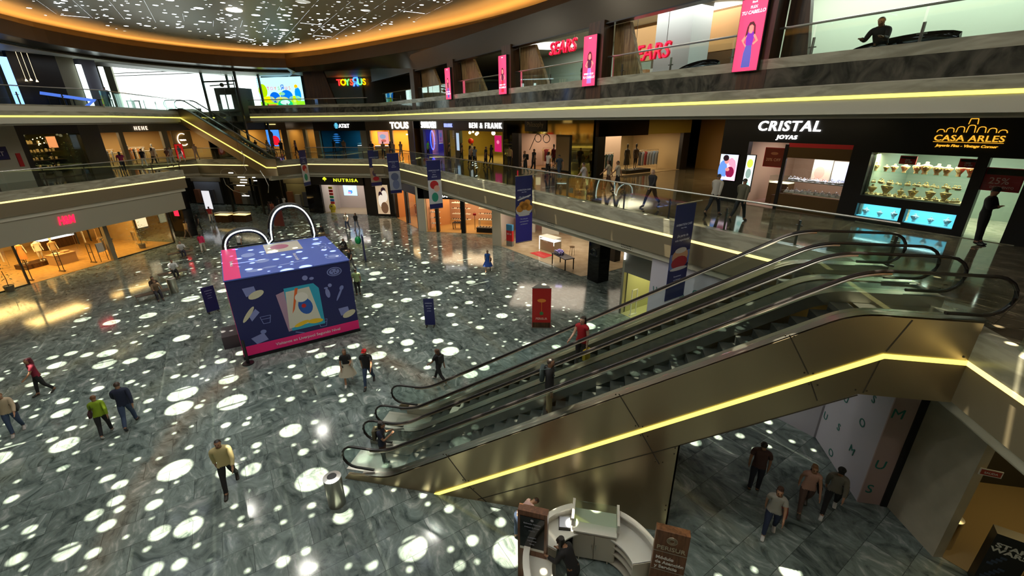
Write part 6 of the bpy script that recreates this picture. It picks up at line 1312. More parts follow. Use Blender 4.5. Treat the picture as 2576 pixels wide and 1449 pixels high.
def wl(ch, M, x, z, rot=0, sz=.34):
    o = text(ch, sz, M @ Tz(x, 0, z) @ Matrix.Rotation(radians(rot), 4, 'Y'), LT, 'wall_letter', None, .004, .0); return o
LETS = [('U', A7, -11.2, 2.95, -8, 'beside the grey fascia'), ('S', A7, -10.3, 3.0, 5, 'between the left letter U and the word'), ('U', A7, -10.7, 2.2, 0, 'lowest left, above the escalator rail'), ('O', A7, -9.3, 3.4, 0, 'just over the word'), ('M', A7, -7.6, 3.5, 6, 'behind the hanging banner'), ('S', A7, -8.3, 2.6, -6, 'under the word'), ('O', A7, -6.9, 2.2, 3, 'low behind the escalators'), ('U', A7, -6.0, 3.3, 4, 'rightmost behind the escalators'),
        ('U', R7, -12.52, 2.05, 5, 'upper left of the lower wall face'), ('S', R7, -11.45, 2.80, 5, 'topmost of the lower wall face'), ('O', R7, -11.57, 1.93, 5, 'middle of the lower wall face'), ('S', R7, -12.44, 1.08, 4, 'left side of the lower wall face'), ('O', R7, -12.42, .12, 4, 'bottom of the lower wall face'), ('M', R7, -11.6, .95, 6, 'low middle of the lower wall face'), ('U', R7, -13.2, .9, 0, 'leftmost at the wall corner')]
for ch, M, x, z, rot, lb in LETS: tag(wl(ch, M, x, z, rot), 'dark teal wall letter %s, %s' % (ch, lb), 'letter')
P7 = Tz(0, 10.735, 0)
for ch, x, z in (('M', 7.62, 2.85), ('U', 7.66, 1.22), ('S', 7.62, .38)): tag(wl(ch, P7, x, z, 4, .40), 'green letter %s on the pink strip beside the black post' % ch, 'letter')
tag(text('Bonjour', .42, A7 @ Tz(-9.3, 0, 3.02), LT, 'wall_word', None, .004, .006), 'teal word Bonjour on the white wall behind the escalators', 'lettering')
# cream wall and passage at the lower right
WD = mat('cream_brick', rough=.6, build=noise_col((.40, .37, .28), (.46, .43, .33), 2, 2))
m = MB(); m.prism([(8.16, 10.74), (8.40, 9.28), (8.62, 9.32), (8.5, 10.9)], 0, 4.72); struct(m, 'wall_cream', WD)
m = MB(); m.prism([(8.42, 9.30), (16, 9.9), (16, 10.2), (16, 14.5), (15.8, 14.5), (15.8, 10.6)], 0, .002, DARK); m.bm.clear(); m.box(16, 2, 0, 16.2, 14.5, 4.72); m.box(8.6, 12.2, 0, 16, 12.4, 4.72); struct(m, 'wall_passage', mat('amber_plaster', (.32, .24, .10), .6))
m = MB(); m.prism([(8.62, 9.3), (16, 2.2), (16, 12.2), (8.5, 12.2)], 0, .01); struct(m, 'floor_passage', mat('amber_stone', (.20, .15, .08), .3))
area('passage_lamp', (11.5, 10.2, 4.1), 2, 2, 60, (1, .72, .28)); area('passage_lamp', (12.5, 7, 4.1), 2, 2, 40, (1, .72, .28))
t = thing('exit_sign', 'small red and white hanging sign beyond the cream wall', 'sign', (8.62, 9.25, 2.75)); M = Tz(8.62, 9.2, 2.66, radians(-10)); m = MB(M); m.box(-.19, -.01, 0, .19, .01, .17, WG); m.build('plate', None, t); m = MB(M); m.box(-.17, -.014, .02, .17, -.01, .15, mat('brick_red', (.35, .04, .02), .5)); m.build('red_field', None, t); text('SALIDA', .07, M @ Tz(0, -.018, .06), WG, 'sign_words', t, .001, .001)
t = thing('movie_standee', 'black promotional stand with white space film lettering', 'stand', (9.0, 8.6, 0)); M = Tz(9.15, 8.75, 0, radians(-22)); m = MB(M); m.box(-.30, -.14, 0, .30, .14, 1.55, BLACK); m.build('stand_body', None, t)
text('STAR', .16, M @ Tz(0, -.145, 1.22), WG, 'stand_words', t, .002, .006, 1.3); text('WARS', .16, M @ Tz(0, -.145, 1.08), WG, 'stand_words', t, .002, .006, 1.3); m = MB(M)
for i in range(9): m.box(-.24 + .05 * (i % 5), -.15, .30 + .08 * i, -.14 + .05 * (i % 5), -.142, .36 + .08 * i, mat('standee_blue', (.04, .06, .10), .4))
m.build('artwork', None, t)
table('honey wood shop counter at the lower right corner', Tz(10.05, 8.55, 0, radians(-30)), -.3, 1.3, -.4, .5, 1.0, mat('orange_wood', (.42, .17, .03), .4), True)
m = MB(Tz(10.1, 8.9, 1.0, -.5)); m.box(-.15, -.12, 0, .3, .12, .3, mat('box_black', (.02, .01, .01), .4)); tag(m.build('cash_register'), 'dark register on the honey wood counter', 'register')
# ---- third level: department store, toy shop, café corner
W3 = mat('mint_white_wall', (.62, .66, .56), .6)
K = FAd(20.6)
m = MB(K); m.box(-11.6, 0, 11.05, 4, .2, 14.86); struct(m, 'wall_third_white', W3); lamp(K, -6, -1.6, 14.7, 9, 1.6, 420, (.88, 1, .85))
m = MB(FAd(22.0)); m.box(-20.2, 1.5, 11.05, -11.6, 1.7, 14.86); m.box(-11.7, -1.4, 11.05, -11.6, 1.7, 14.86); struct(m, 'wall_store', mat('store_brown', (.10, .06, .03), .5))
m = MB(FAd(19.0)); m.box(-16.2, 0, 11.05, -14.2, 1.4, 14.86); struct(m, 'wall_store_pier', mat('pale_blue_pier', (.50, .55, .58), .5))
m = MB(FAd(23.0)); m.box(-34, 1.5, 11.05, -20.2, 1.7, 14.86); struct(m, 'wall_store_left', mat('mint_grey', (.40, .46, .38), .6))
lamp(FA, -22.5, 20, 14.7, 10, 4, 480, (.95, 1, .85)); lamp(FA, -26.5, 20, 14.7, 5, 3, 260, (.9, 1, .88)); lamp(FA, -16, 19.5, 14.7, 6, 4, 400, (1, .98, .85)); lamp(FA, -13, 22, 14.5, 5, 1, 80, (1, .7, .3))
for x, y, lb in ((4.9, 26.0, 'huge round white ceiling light left of the widest pink screen'), (-4.3, 34.8, 'round white ceiling light behind the left red neon store sign')):
    m = MB(Tz(x, y, 14.84)); m.cyl((0, 0, -.05), 1.55, .04, 40); tag(m.build('ceiling_disc_light', emit('disc_white', (1, 1, .96), 3.2)), lb, 'ceiling light')
SR = emit('neon_red2', (1, .015, .05), 2.6); SRB = mat('sign_dark_red', (.30, .01, .02), .4, 0, (.6, .0, .02), .5)
for s_, d_, z_, lb in ((-22.03, 18.0, 13.54, 'red neon letters SEARS hanging between two screens'), (-15.62, 18.0, 12.55, 'red neon letters SEARS partly behind the wood fin left of the widest screen')):
    M = FA @ Tz(s_, d_, z_); t = thing('neon_store_sign', lb, 'sign', (*ftx(s_, d_), z_)); text('SEARS', .92, M, SRB, 'letter_body', t, .05, .02, .80, italic=.22, W=2.45, space=1.05); text('SEARS', .92, M @ Tz(0, -.08, 0), SR, 'neon_letters', t, .012, -.006, .80, italic=.22, W=2.4, space=1.05)
    m = MB(M)
    for x in (-.9, .9): m.tube([(x, .03, .3), (x, .03, 14.86 - z_)], .012, 5)
    m.build('hanging_rods', DSTEEL, t)
front('shop front of the department store on the top floor', FAd(21.5), (-16, 0, 11.05), [(-20, 13.0, -12, 14.86, mat('store_fascia', (.35, .18, .06), .5), .3)]); 
for i, x in enumerate((-19.2, -18.0, -13.2)): m = MB(FAd(20.9)); m.box(x, 0, 11.05, x + .9, .5, 12.5); tag(m.build('store_display', mat('store_disp%d' % i, ((.25, .12, .05), (.3, .28, .25), (.15, .14, .13))[i], .5)), 'display block inside the top floor department store, %s' % ('leftmost', 'second from left', 'right one')[i], 'display')
counter('lit cashier counter between the fin and the second screen', FAd(19.2), -19.9, -17.4, 0, .7, 11.05, 1.15, WOOD, WG, emit('case_white', (1, 1, 1)))
def oval_bench(s, d, label, w=1.1):
    t = thing('sculpted_bench', label, 'bench', tuple(FA @ Vector((s, d, 11.05)))); M = FA @ Tz(s, d, 11.05); m = MB(M); a = [2 * pi * i / 24 for i in range(24)]
    out = [(w * cos(q) * (1 if abs(cos(q)) < .9 else 1.05), .55 * sin(q)) for q in a]
    m.tube([(w * cos(q), .1, .50 + .17 * sin(q) + .08 * cos(q)) for q in a], .08, 8, closed=True, ry=.24); m.build('bench_ring', BLACKG, t, smooth=True)
    for x in (-w * .8, w * .75): m = MB(M); m.box(x - .1, -.1, 0, x + .1, .3, .35); m.build('foot', BLACK, t)
oval_bench(-5.25, 15.75, 'black oval sculpted bench with the seated man on the top floor'); oval_bench(-11.4, 15.75, 'black oval bench left of the widest pink screen on the top floor', .8)
t = thing('arrow_sign', 'small green arrow sign hanging at the top right of the photo', 'sign', tuple(FA @ Vector((-6.0, 19.5, 13.7)))); M = FA @ Tz(-6.0, 19.5, 13.6); m = MB(M); m.box(-.3, 0, 0, .3, .03, .3, mat('sign_green', (.12, .30, .22), .4)); m.build('plate', None, t); text('→', .22, M @ Tz(0, -.005, .08), WG, 'arrow', t, .001, .004)
# toy shop neon and dark shop behind
T8 = Tz(0, 52, 0)
m = MB(T8); m.box(-36, 0, 11.05, -20, .2, 14.86); struct(m, 'wall_toy_shop', mat('dark_olive')); m = MB(T8); m.box(-33.6, -.3, 11.05, -29, -.1, 14.2); tag(m.build('shop_window', mat('dim_window', (.16, .19, .15), .3)), 'dim pale window below the coloured toy shop name', 'window')
cols = ((1, .02, .02), (1, .35, 0), (.1, .8, .1), (1, .05, .02), (.05, .2, 1), (.1, .75, .15), (1, .3, 0))
t = thing('neon_toy_sign', 'multicolour neon letters TOYSRUS on the dark top floor wall', 'sign', (-29, 51.6, 13.9))
for i, (ch, c) in enumerate(zip('TOYSЯUS', cols)): text(ch, .95 if ch != 'Я' else 1.3, T8 @ Tz(-31.9 + i * .55, -.35, 13.95 - (.12 if ch == 'Я' else 0)), emit('neon_toy%d' % i, c, 3), 'neon_letter', t, .03, .02)
m = MB(Tz(0, 44.6)); m.prism_xz([(-31.6, 11.05), (-28.0, 11.05), (-29.2, 14.8), (-31.6, 14.8)], 0, .2); tag(m.build('wood_fin', WOOD), 'dark brown slanted wood panel right of the cartoon toy advert', 'wall fin')
# toy advert screen and bright windows at the far end
U8 = Tz(0, 49, 0)
t = thing('toy_advert_screen', 'bright cartoon toy shop advert with a green car on the top floor', 'screen', (-38, 49, 11.1)); M = U8
m = MB(M); m.box(-41.0, 0, 11.05, -34.6, .1, 14.85, BLACK); m.build('frame', None, t)
def ad(sh, cx, cz, rx, rz, c, k, s=1.1, nm=None):
    x0, z0, w, h = -40.95, 11.1, 5.9, 3.7; mm = emit('ad_%.2f_%.2f_%.2f' % c, c, s); y = -.01 - k * .004
    if sh == 'r': m.face([(x0 + w * (cx - rx), y, z0 + h * (cz - rz)), (x0 + w * (cx + rx), y, z0 + h * (cz - rz)), (x0 + w * (cx + rx), y, z0 + h * (cz + rz)), (x0 + w * (cx - rx), y, z0 + h * (cz + rz))], mm)
    else: m.face([(x0 + w * (cx + rx * cos(2 * pi * i / 16)), y, z0 + h * (cz + rz * sin(2 * pi * i / 16))) for i in range(16)], mm)
m = MB(M); ad('r', .5, .5, .5, .5, (.45, .85, 1.), 0, 1.5); ad('r', .5, .15, .5, .15, (.35, .9, .02), 1, 1.2); ad('r', .5, .03, .5, .03, (1., .25, .02), 2)
for cx, cz, rx, rz, c in ((.1, .62, .10, .20, (.45, .75, .0)), (.35, .42, .12, .16, (.0, .15, .8)), (.62, .45, .14, .18, (.0, .2, .85)), (.88, .5, .07, .2, (.0, .3, .9)), (.2, .36, .14, .1, (.9, .85, .0)), (.5, .34, .16, .1, (.85, .8, .0)), (.8, .36, .14, .1, (.6, .85, .0)), (.52, .52, .07, .05, (.4, .8, .1)), (.86, .72, .04, .06, (1., .6, .0))): ad('e', cx, cz, rx, rz, c, 3)
ad('r', .25, .2, .10, .02, (.9, .2, .05), 4); ad('r', .25, .14, .10, .02, (.9, .2, .05), 4)
ad('e', .56, .22, .17, .14, (.0, .65, .25), 5); ad('e', .56, .27, .11, .07, (.75, .95, .95), 6); ad('r', .56, .10, .15, .05, (.1, .7, .3), 6); ad('e', .44, .10, .04, .05, (.9, .9, .9), 7); ad('e', .70, .10, .04, .05, (.9, .9, .9), 7)
m.build('picture', None, t, recalc=False)
for i, (ch, c) in enumerate(zip('TOYSЯUS', ((.9, .05, .2), (.9, .3, .5), (.9, .2, .1), (.3, .7, .1), (.02, .1, .7), (.9, .1, .2), (.9, .3, .1)))): text(ch, .5 if ch != 'Я' else .75, M @ Tz(-39.6 + i * .48, -.04, 13.45), emit('adl%d' % i, c, .9), 'screen_letter', t, .005, .008)
for i, (x0, x1, lb) in enumerate(((-66, -45.2, 'window_2'), (-45.0, -41.2, 'window_3'))):
    m = MB(Tz(0, 50)); m.box(x0, 0, 11.05, x1, .04, 17.0, emit('daylight_glass', (.90, 1, .96), 2.6)); o = m.build(lb); tag(o, kind='structure')
    m = MB(Tz(0, 49.9)); 
    for z in (11.05, 15.6, 15.9): m.box(x0, 0, z, x1, .08, z + .08, DSTEEL)
    o2 = m.build('window_frame', None, o)
tag(struct(MB(Tz(0, 49.5)).box(-72, 0, 11.05, -62.3, .2, 17), 'wall_third_far', CREAM))
area('window_daylight', (-50, 49.6, 13.0), 14, 3, 160, (.88, 1, .98), (radians(90), 0, 0))
# left top floor
L8 = Tz(-42.0, 0, 0, R90)
front('dark restaurant front on the left of the top floor', L8, (27.5, 0, 11.05), [(26.4, 11.05, 29.4, 14.86, BLACK, .3), (29.4, 11.05, 30.6, 14.86, mat('stone_beige', (.18, .16, .10), .5), .5), (31.0, 11.05, 32.2, 14.86, mat('slate_violet', (.07, .065, .09), .5), .5), (10, 11.05, 25.6, 14.86, mat('dark_interior'), .3)])
for y, w, c, nm in ((26.0, .18, (.25, .45, 1), 'tall blue lit column at the far left of the top floor'), (30.75, .13, (.85, 1, .97), 'tall white lit column right of the beige stone pier'), (32.4, .12, (.85, 1, .97), 'tall white lit column left of the bright window')):
    m = MB(L8); m.box(y - w, -.3, 11.2, y + w, -.05, 14.4); tag(m.build('lit_column', emit('col_%.2f' % c[0], c, 2.4)), nm, 'lit column')
for i, y in enumerate((26.75, 27.05, 27.4)): m = MB(L8); m.lathe([(.03, .14), (.08, 0)], (y, -.4, 12.9 + .06 * (i == 1)), 10); m.tube([(y, -.4, 13.04), (y, -.4, 14.8)], .008, 4); tag(m.build('pendant_lamp', emit('pendant', (1, .75, .4), 4)), ('left', 'middle', 'right')[i] + ' of the three small pendant lamps in the dark restaurant', 'lamp')
t = thing('blue_canopy', 'folded blue lit canopy behind the left top balcony glass', 'canopy', (-39.5, 26, 11.1)); m = MB(L8); m.face([(26.6, -1.5, 12.2), (29.6, -2.4, 11.75), (29.4, -2.4, 11.55), (26.6, -1.4, 12.0)]); m.face([(29.6, -2.4, 11.75), (29.0, -2.2, 11.2), (28.6, -2.2, 11.2), (29.2, -2.3, 11.6)]); m.build('fabric', emit('canopy_blue', (.12, .25, 1), .9), t)
for p in (26.7, 29.2): m = MB(L8); m.tube([(p, -1.9, 11.05), (p, -1.9, 11.9)], .025, 5); m.build('pole', DSTEEL, t)
lamp(L8, 31, -2.5, 14.7, 6, 1, 40, (.8, .9, 1))
for i, (x, y) in enumerate(((-41.0, 33.6), (-40.6, 31.0), (-41.2, 28.6))): table(('high table near the bright window on the top floor', 'round café table by the white lit columns', 'café table in front of the dark restaurant')[i], Tz(x, y, 0), -.35, .35, -.35, .35, .78, DSTEEL, False, 11.05)
plant('green plant behind the top balcony near the far escalator', (-45.5, 44.5, 11.05), 1.4, .5, 9, n=60, col=(.03, .12, .04))

# ================================================================== PEOPLE
import numpy as np
SK = {'tan': (.36, .19, .11), 'light': (.52, .32, .22), 'brown': (.20, .09, .05)}
def limb(a, d, L): return a + d * L
def person(label, pos, face, h=1.68, pose='walk', skin='tan', top=(.02, .02, .02), bottom=(.02, .02, .03), hair=(.012, .008, .006), shoes=(.05, .045, .04),
           sleeves='short', legs='long', skirt=None, hairlen=0, hat=None, bag=None, lean=0., arms=None, stride=.5, fem=False, lod=1, group=None, extras=()):
    """one continuous body grown on a posed skeleton; clothes and hair are fitted shells"""
    k = h / 1.72
    hipz = .93; B = {}
    sway = Vector((0, 0, 0))
    if pose in ('sit',): hipz = .52
    if pose == 'perch': hipz = .80
    B['hip'] = Vector((0, 0, hipz)); ln = radians(lean + (4 if pose == 'walk' else 0) + (14 if pose == 'sit' else 0))
    up = Vector((0, sin(ln), cos(ln)))
    B['waist'] = B['hip'] + up * .13; B['chest'] = B['hip'] + up * .33; B['neck'] = B['hip'] + up * .53
    hn = Vector((0, sin(ln * .6 + radians(8)), cos(ln * .6 + radians(8))))
    if pose == 'phone' or pose == 'bent': hn = Vector((0, sin(ln + .6), cos(ln + .6)))
    B['head0'] = B['neck'] + hn * .075; B['head1'] = B['neck'] + hn * .155; B['head2'] = B['neck'] + hn * .235
    sw = .170 if fem else .192; hw = .10 if fem else .088
    A = arms or {'walk': ((-25, 15), (28, 22)), 'stand': ((3, 8), (-2, 12)), 'sit': ((38, 55), (34, 62)), 'phone': ((28, 95), (20, 85)), 'bent': ((60, 30), (50, 40)), 'folded': ((22, 100), (22, 100)), 'perch': ((25, 60), (25, 60))}[pose]
    LG = {'walk': ((stride * 48, 8), (-stride * 40, 22)), 'stand': ((3, 0), (-2, 2)), 'sit': ((82, 84), (86, 80)), 'phone': ((3, 0), (-3, 3)), 'bent': ((4, 0), (-3, 0)), 'folded': ((4, 0), (4, 0)), 'perch': ((62, 60), (58, 62))}[pose]
    for i, s in enumerate((1, -1)):                     # s = +1 is the right-hand side (local +x), facing local +y
        t = '%d' % i
        B['sh' + t] = B['neck'] + Vector((s * sw, 0, -.055)) - up * .02
        fl, bend = radians(A[i][0]), radians(A[i][1]); ab = .16 if pose not in ('folded', 'phone') else .22
        d1 = Vector((s * ab, sin(fl), -cos(fl))).normalized(); B['el' + t] = B['sh' + t] + d1 * .285
        inw = -s * (.75 if pose in ('folded', 'phone') else .12) * min(1, bend)
        d2 = Vector((inw * .5, sin(fl + bend), -cos(fl + bend))).normalized()
        if pose == 'folded': d2 = Vector((-s * .85, .42, .22)).normalized()
        if pose == 'phone': d2 = Vector((-s * .40, .72, .55)).normalized()
        B['wr' + t] = B['el' + t] + d2 * .245
        B['hd' + t] = B['wr' + t] + d2 * .075; B['fg' + t] = B['hd' + t] + (d2 + Vector((0, 0, -.15))).normalized() * .055; B['_d' + t] = d2
        th, kn = radians(LG[i][0]), radians(LG[i][1])
        B['hj' + t] = B['hip'] + Vector((s * hw, 0, -.03)); e1 = Vector((s * .02, sin(th), -cos(th))).normalized(); B['kn' + t] = B['hj' + t] + e1 * .43
        e2 = Vector((0, sin(th - kn), -cos(th - kn))); B['an' + t] = B['kn' + t] + e2 * .40
        tf = th - kn + R90 if pose == 'walk' and th < 0 else 0
        f = Vector((s * .05, cos(min(0, th - kn) * .8), sin(min(0, th - kn) * .8))).normalized() if pose == 'walk' else Vector((s * .12, 1, 0)).normalized()
        B['_f' + t] = f
        B['he' + t] = B['an' + t] - f * .035 + Vector((0, 0, -.045)); B['ba' + t] = B['an' + t] + f * .12 + Vector((0, 0, -.062)); B['to' + t] = B['ba' + t] + f * .07
    low = min(min(B['he%d' % i].z, B['ba%d' % i].z) for i in (0, 1)) - .028
    V = []; R = []; E = []; ID = {}
    def v(n, p, r, par=None):
        ID[n] = len(V); V.append(tuple((p - Vector((0, 0, low))) * k)); R.append((r[0] * k, r[1] * k) if isinstance(r, tuple) else (r * k, r * k))
        if par: E.append((ID[par], ID[n]))
    v('hip', B['hip'], (.150 if fem else .145, .105)); v('waist', B['waist'], (.126 if fem else .148, .096), 'hip'); v('chest', B['chest'], (.158 if fem else .180, .108), 'waist')
    v('nb', B['neck'] - up * .06, (.125, .082), 'chest'); v('neck', B['neck'], (.052, .055), 'nb'); v('head0', B['head0'], (.070, .086), 'neck'); v('head1', B['head1'], (.084, .104), 'head0'); v('head2', B['head2'], (.056, .068), 'head1')
    for i in '01':
        v('sh' + i, B['sh' + i], .058, 'nb'); v('el' + i, B['el' + i], .042, 'sh' + i); v('wr' + i, B['wr' + i], .027, 'el' + i)
        d = B['_d' + i]; side = d.cross(Vector((0, 0, 1)));
        if side.length < .2: side = Vector((0, 1, 0))
        side.normalize(); s = 1 if i == '0' else -1
        v('hd' + i, B['hd' + i], (.036, .018), 'wr' + i)
        if lod > 1:
            nrm = d.cross(side).normalized(); fw = Vector((0, 1, 0)) - d * d.y; fw = fw.normalized() if fw.length > .2 else side
            for q, (off, L) in enumerate(((-.027, .058), (-.009, .070), (.009, .074), (.027, .066))):
                a = B['hd' + i] + d * .035 + fw * off; b = a + d * L * .55 + Vector((0, 0, 0)) ; c = b + (d - Vector((s * .5, 0, 0)) * .8).normalized() * L * .45
                v('f%d' % q + i, a, .0095, 'hd' + i); v('g%d' % q + i, b, .009, 'f%d' % q + i); v('h%d' % q + i, c, .007, 'g%d' % q + i)
            a = B['wr' + i] + d * .035 + fw * .035; v('t0' + i, a, .011, 'wr' + i); v('t1' + i, a + (d + fw * .7).normalized() * .045, .009, 't0' + i)
        else: v('fg' + i, B['fg' + i], (.026, .013), 'hd' + i)
        v('hj' + i, B['hj' + i], .096, 'hip'); m_ = B['hj' + i].lerp(B['kn' + i], .5); v('tm' + i, m_, .084, 'hj' + i); v('kn' + i, B['kn' + i], .055, 'tm' + i)
        v('cf' + i, B['kn' + i].lerp(B['an' + i], .35), .054, 'kn' + i); v('an' + i, B['an' + i], .036, 'cf' + i); v('ba' + i, B['ba' + i], (.042, .028), 'an' + i); v('to' + i, B['to' + i], (.036, .020), 'ba' + i); v('he' + i, B['he' + i], (.034, .03), 'an' + i)
    me = bpy.data.meshes.new('p'); me.from_pydata(V, E, []); o = bpy.data.objects.new('p', me); COL.objects.link(o)
    md = o.modifiers.new('s', 'SKIN'); md.use_smooth_shade = True
    if not me.skin_vertices: me.attributes
    for i, r in enumerate(R): sv = me.skin_vertices[0].data[i]; sv.radius = r; sv.use_root = (i == 0)
    sb = o.modifiers.new('b', 'SUBSURF'); sb.levels = sb.render_levels = 2 if lod > 1 else 1
    bm2 = bpy.data.meshes.new_from_object(o.evaluated_get(bpy.context.evaluated_depsgraph_get()))
    bpy.data.objects.remove(o); bpy.data.meshes.remove(me)
    n = len(bm2.vertices); co = np.empty(n * 3); bm2.vertices.foreach_get('co', co); co = co.reshape(-1, 3)
    P = np.array(V); best = np.full(n, 1e9); who = np.zeros(n, int); tt = np.zeros(n)
    bones = []
    for a, b in E:
        names = list(ID); bones.append((names[a], names[b])); d = P[b] - P[a]; L = max(d @ d, 1e-9); t_ = np.clip(((co - P[a]) @ d) / L, 0, 1); D = np.linalg.norm(co - (P[a] + t_[:, None] * d), axis=1) / (.5 * (R[a][0] + R[b][0]) + .01)
        mk = D < best; best[mk] = D[mk]; who[mk] = len(bones) - 1; tt[mk] = t_[mk]
    bn = [b for a, b in bones]
    # face relief: nose, brow, chin, ears
    HC = np.array(((B['head1'] - Vector((0, 0, low))) * k)[:]); upv = np.array(hn[:]); fwd = np.cross(upv, [1, 0, 0]); fwd = -fwd if fwd[1] < 0 else fwd
    for c, rr, am, dr in ((HC + fwd * .098 * k - upv * .02 * k, .028 * k, .022 * k, fwd), (HC + fwd * .08 * k - upv * .085 * k, .03 * k, .012 * k, fwd), (HC + np.array([.08, 0, 0]) * k - upv * .01 * k, .025 * k, .016 * k, np.array([1, 0, 0])), (HC - np.array([.08, 0, 0]) * k - upv * .01 * k, .025 * k, .016 * k, np.array([-1, 0, 0]))):
        w = np.exp(-(np.linalg.norm(co - c, axis=1) / rr) ** 2); co += w[:, None] * dr * am
    bm2.vertices.foreach_set('co', co.ravel()); bm2.update()
    nr = np.empty(n * 3); bm2.vertices.foreach_get('normal', nr); nr = nr.reshape(-1, 3)
    M = Tz(*pos, radians(face)); root = thing('person', label, 'person', pos, radians(face), group)
    def col(nm, c, ro=.8): return mat('%s_%.3f_%.3f_%.3f' % (nm, *c), c, ro)
    bm2.materials.clear(); bm2.materials.append(col('skin', SK[skin], .5)); bm2.name = 'body'
    bd = bpy.data.objects.new('body', bm2); COL.objects.link(bd); bd.parent = root
    pv = [tuple(p.vertices) for p in bm2.polygons]
    def shell(nm, test, off, mt, z=None):
        m_ = np.array([test(bn[who[i]], tt[i], co[i]) for i in range(n)])
        idx = {}; vs = []; fs = []
        for f in pv:
            if all(m_[q] for q in f):
                for q in f:
                    if q not in idx: idx[q] = len(vs); vs.append(tuple(co[q] + nr[q] * off * k))
                fs.append([idx[q] for q in f])
        if not fs: return None
        me_ = bpy.data.meshes.new(nm); me_.from_pydata(vs, [], fs); me_.materials.append(mt); me_.polygons.foreach_set('use_smooth', [True] * len(fs))
        ob = bpy.data.objects.new(nm, me_); COL.objects.link(ob); ob.parent = root; return ob
    zh = (hipz - low) * k; up_ = pose in ('walk', 'stand', 'phone', 'folded')
    sl_ = {'short': .62, 'long': 1.0, 'none': -1}[sleeves]
    shell('top', lambda b, t, c: (b in ('hip', 'waist', 'chest', 'nb') or b[:2] in ('hj', 'tm')) and c[2] > zh - .07 * k if up_ and (b in ('hip', 'waist', 'chest', 'nb') or b[:2] in ('hj', 'tm')) else b in ('waist', 'chest', 'nb') or (b == 'neck' and t < .12) or b[:2] == 'sh' or (b == 'hip') or (b[:2] == 'el' and t < (sl_ if sl_ < 1 else 2)) or (b[:2] == 'wr' and sl_ >= 1 and t < .9) or (b[:2] == 'hj' and skirt is None and t < .75) or (b[:2] == 'hj' and skirt is not None), .018, col('cloth', top))
    if skirt is None:
        cut = {'long': 9, 'short': .25}[legs]
        shell('trousers' if legs == 'long' else 'shorts', lambda b, t, c: (c[2] < zh + .10 * k if up_ and b in ('hip', 'waist', 'hj0', 'hj1') else b[:2] in ('hj', 'tm')) or b[:2] in ('hj', 'tm') or (b == 'waist' and t < .6) or (b[:2] == 'kn' and (cut > 1 or t < .6)) or (b[:2] == 'cf' and cut > 1) or (b[:2] == 'an' and cut > 1 and t < .9), .014, col('cloth', bottom))
    else:
        hz = ((B['hip'] - Vector((0, 0, low))) * k); m = MB(); L = skirt * k; spread = .05 + (.13 if pose == 'walk' else .03)
        m.lathe([((.175) * k, .10 * k), (.185 * k, -.02 * k), ((.20 + spread * .5) * k, -L * .5), ((.20 + spread) * k, -L)], tuple(hz), 16, sy=.80); s_ = m.build('skirt', col('cloth', bottom), None, smooth=True); s_.parent = root
    shell('shoes', lambda b, t, c: b[:2] in ('ba', 'to') or b in ('he0', 'he1') or (b[:2] == 'an' and t > .93), .010, col('shoe', shoes, .5))
    # hair
    hm = col('hair', hair, .45)
    def ht(b, t, c):
        if b not in ('head1', 'head2', 'head0'): return False
        q = np.array(c) - HC; u = q @ upv; f = q @ fwd
        return u > .045 * k + max(0, f) * .25 or (f < -.02 * k and u > (-.05 if hairlen < 1 else -.12) * k) or (f < .02 * k and u > -.0 * k)
    shell('hair', ht, .014 if not hat else .008, hm)
    Z0 = Vector((0, 0, -low))
    if hairlen:
        back = (B['head1'] + Z0) * k - Vector(fwd) * .075 * k; m = MB(); L = .22 * hairlen * k
        m.tube([back + Vector((0, 0, .06 * k)), back - Vector((0, .01, .05)) * k, back - Vector((0, .03, .10)) * k - Vector((0, 0, L * .4)), back - Vector((0, .04, .10)) * k - Vector((0, 0, L))], [.07 * k, .085 * k, .075 * k * (1 if hairlen != .9 else .4), .035 * k], 10); hh = m.build('long_hair', hm, None, smooth=True); hh.parent = root
    if hat:
        c = (B['head2'] + Z0) * k; m = MB(); m.sphere(c - Vector((0, 0, .02)) * k, .098 * k, 14, sc=(1, 1.12, .80)); m.box(c.x - .07 * k, c.y + .07 * k, c.z - .035 * k, c.x + .07 * k, c.y + .19 * k, c.z - .02 * k, None, .005); q = m.build('cap', col('cloth', hat), None, smooth=True); q.parent = root
    if lod > 1:
        for s in (-1, 1):
            c = Vector(HC) + Vector(fwd) * .088 * k + Vector(upv) * .012 * k + Vector((s * .032 * k, 0, 0)); m = MB(); m.sphere(c, .012 * k, 8); q = m.build('eye', mat('eye_dark', (.02, .015, .01), .2), None, smooth=True); q.parent = root
        c = Vector(HC) + Vector(fwd) * .092 * k - Vector(upv) * .055 * k; m = MB(); m.sphere(c, .016 * k, 8, sc=(1.5, .5, .4)); q = m.build('mouth', mat('lips', (.28, .07, .06), .5), None, smooth=True); q.parent = root
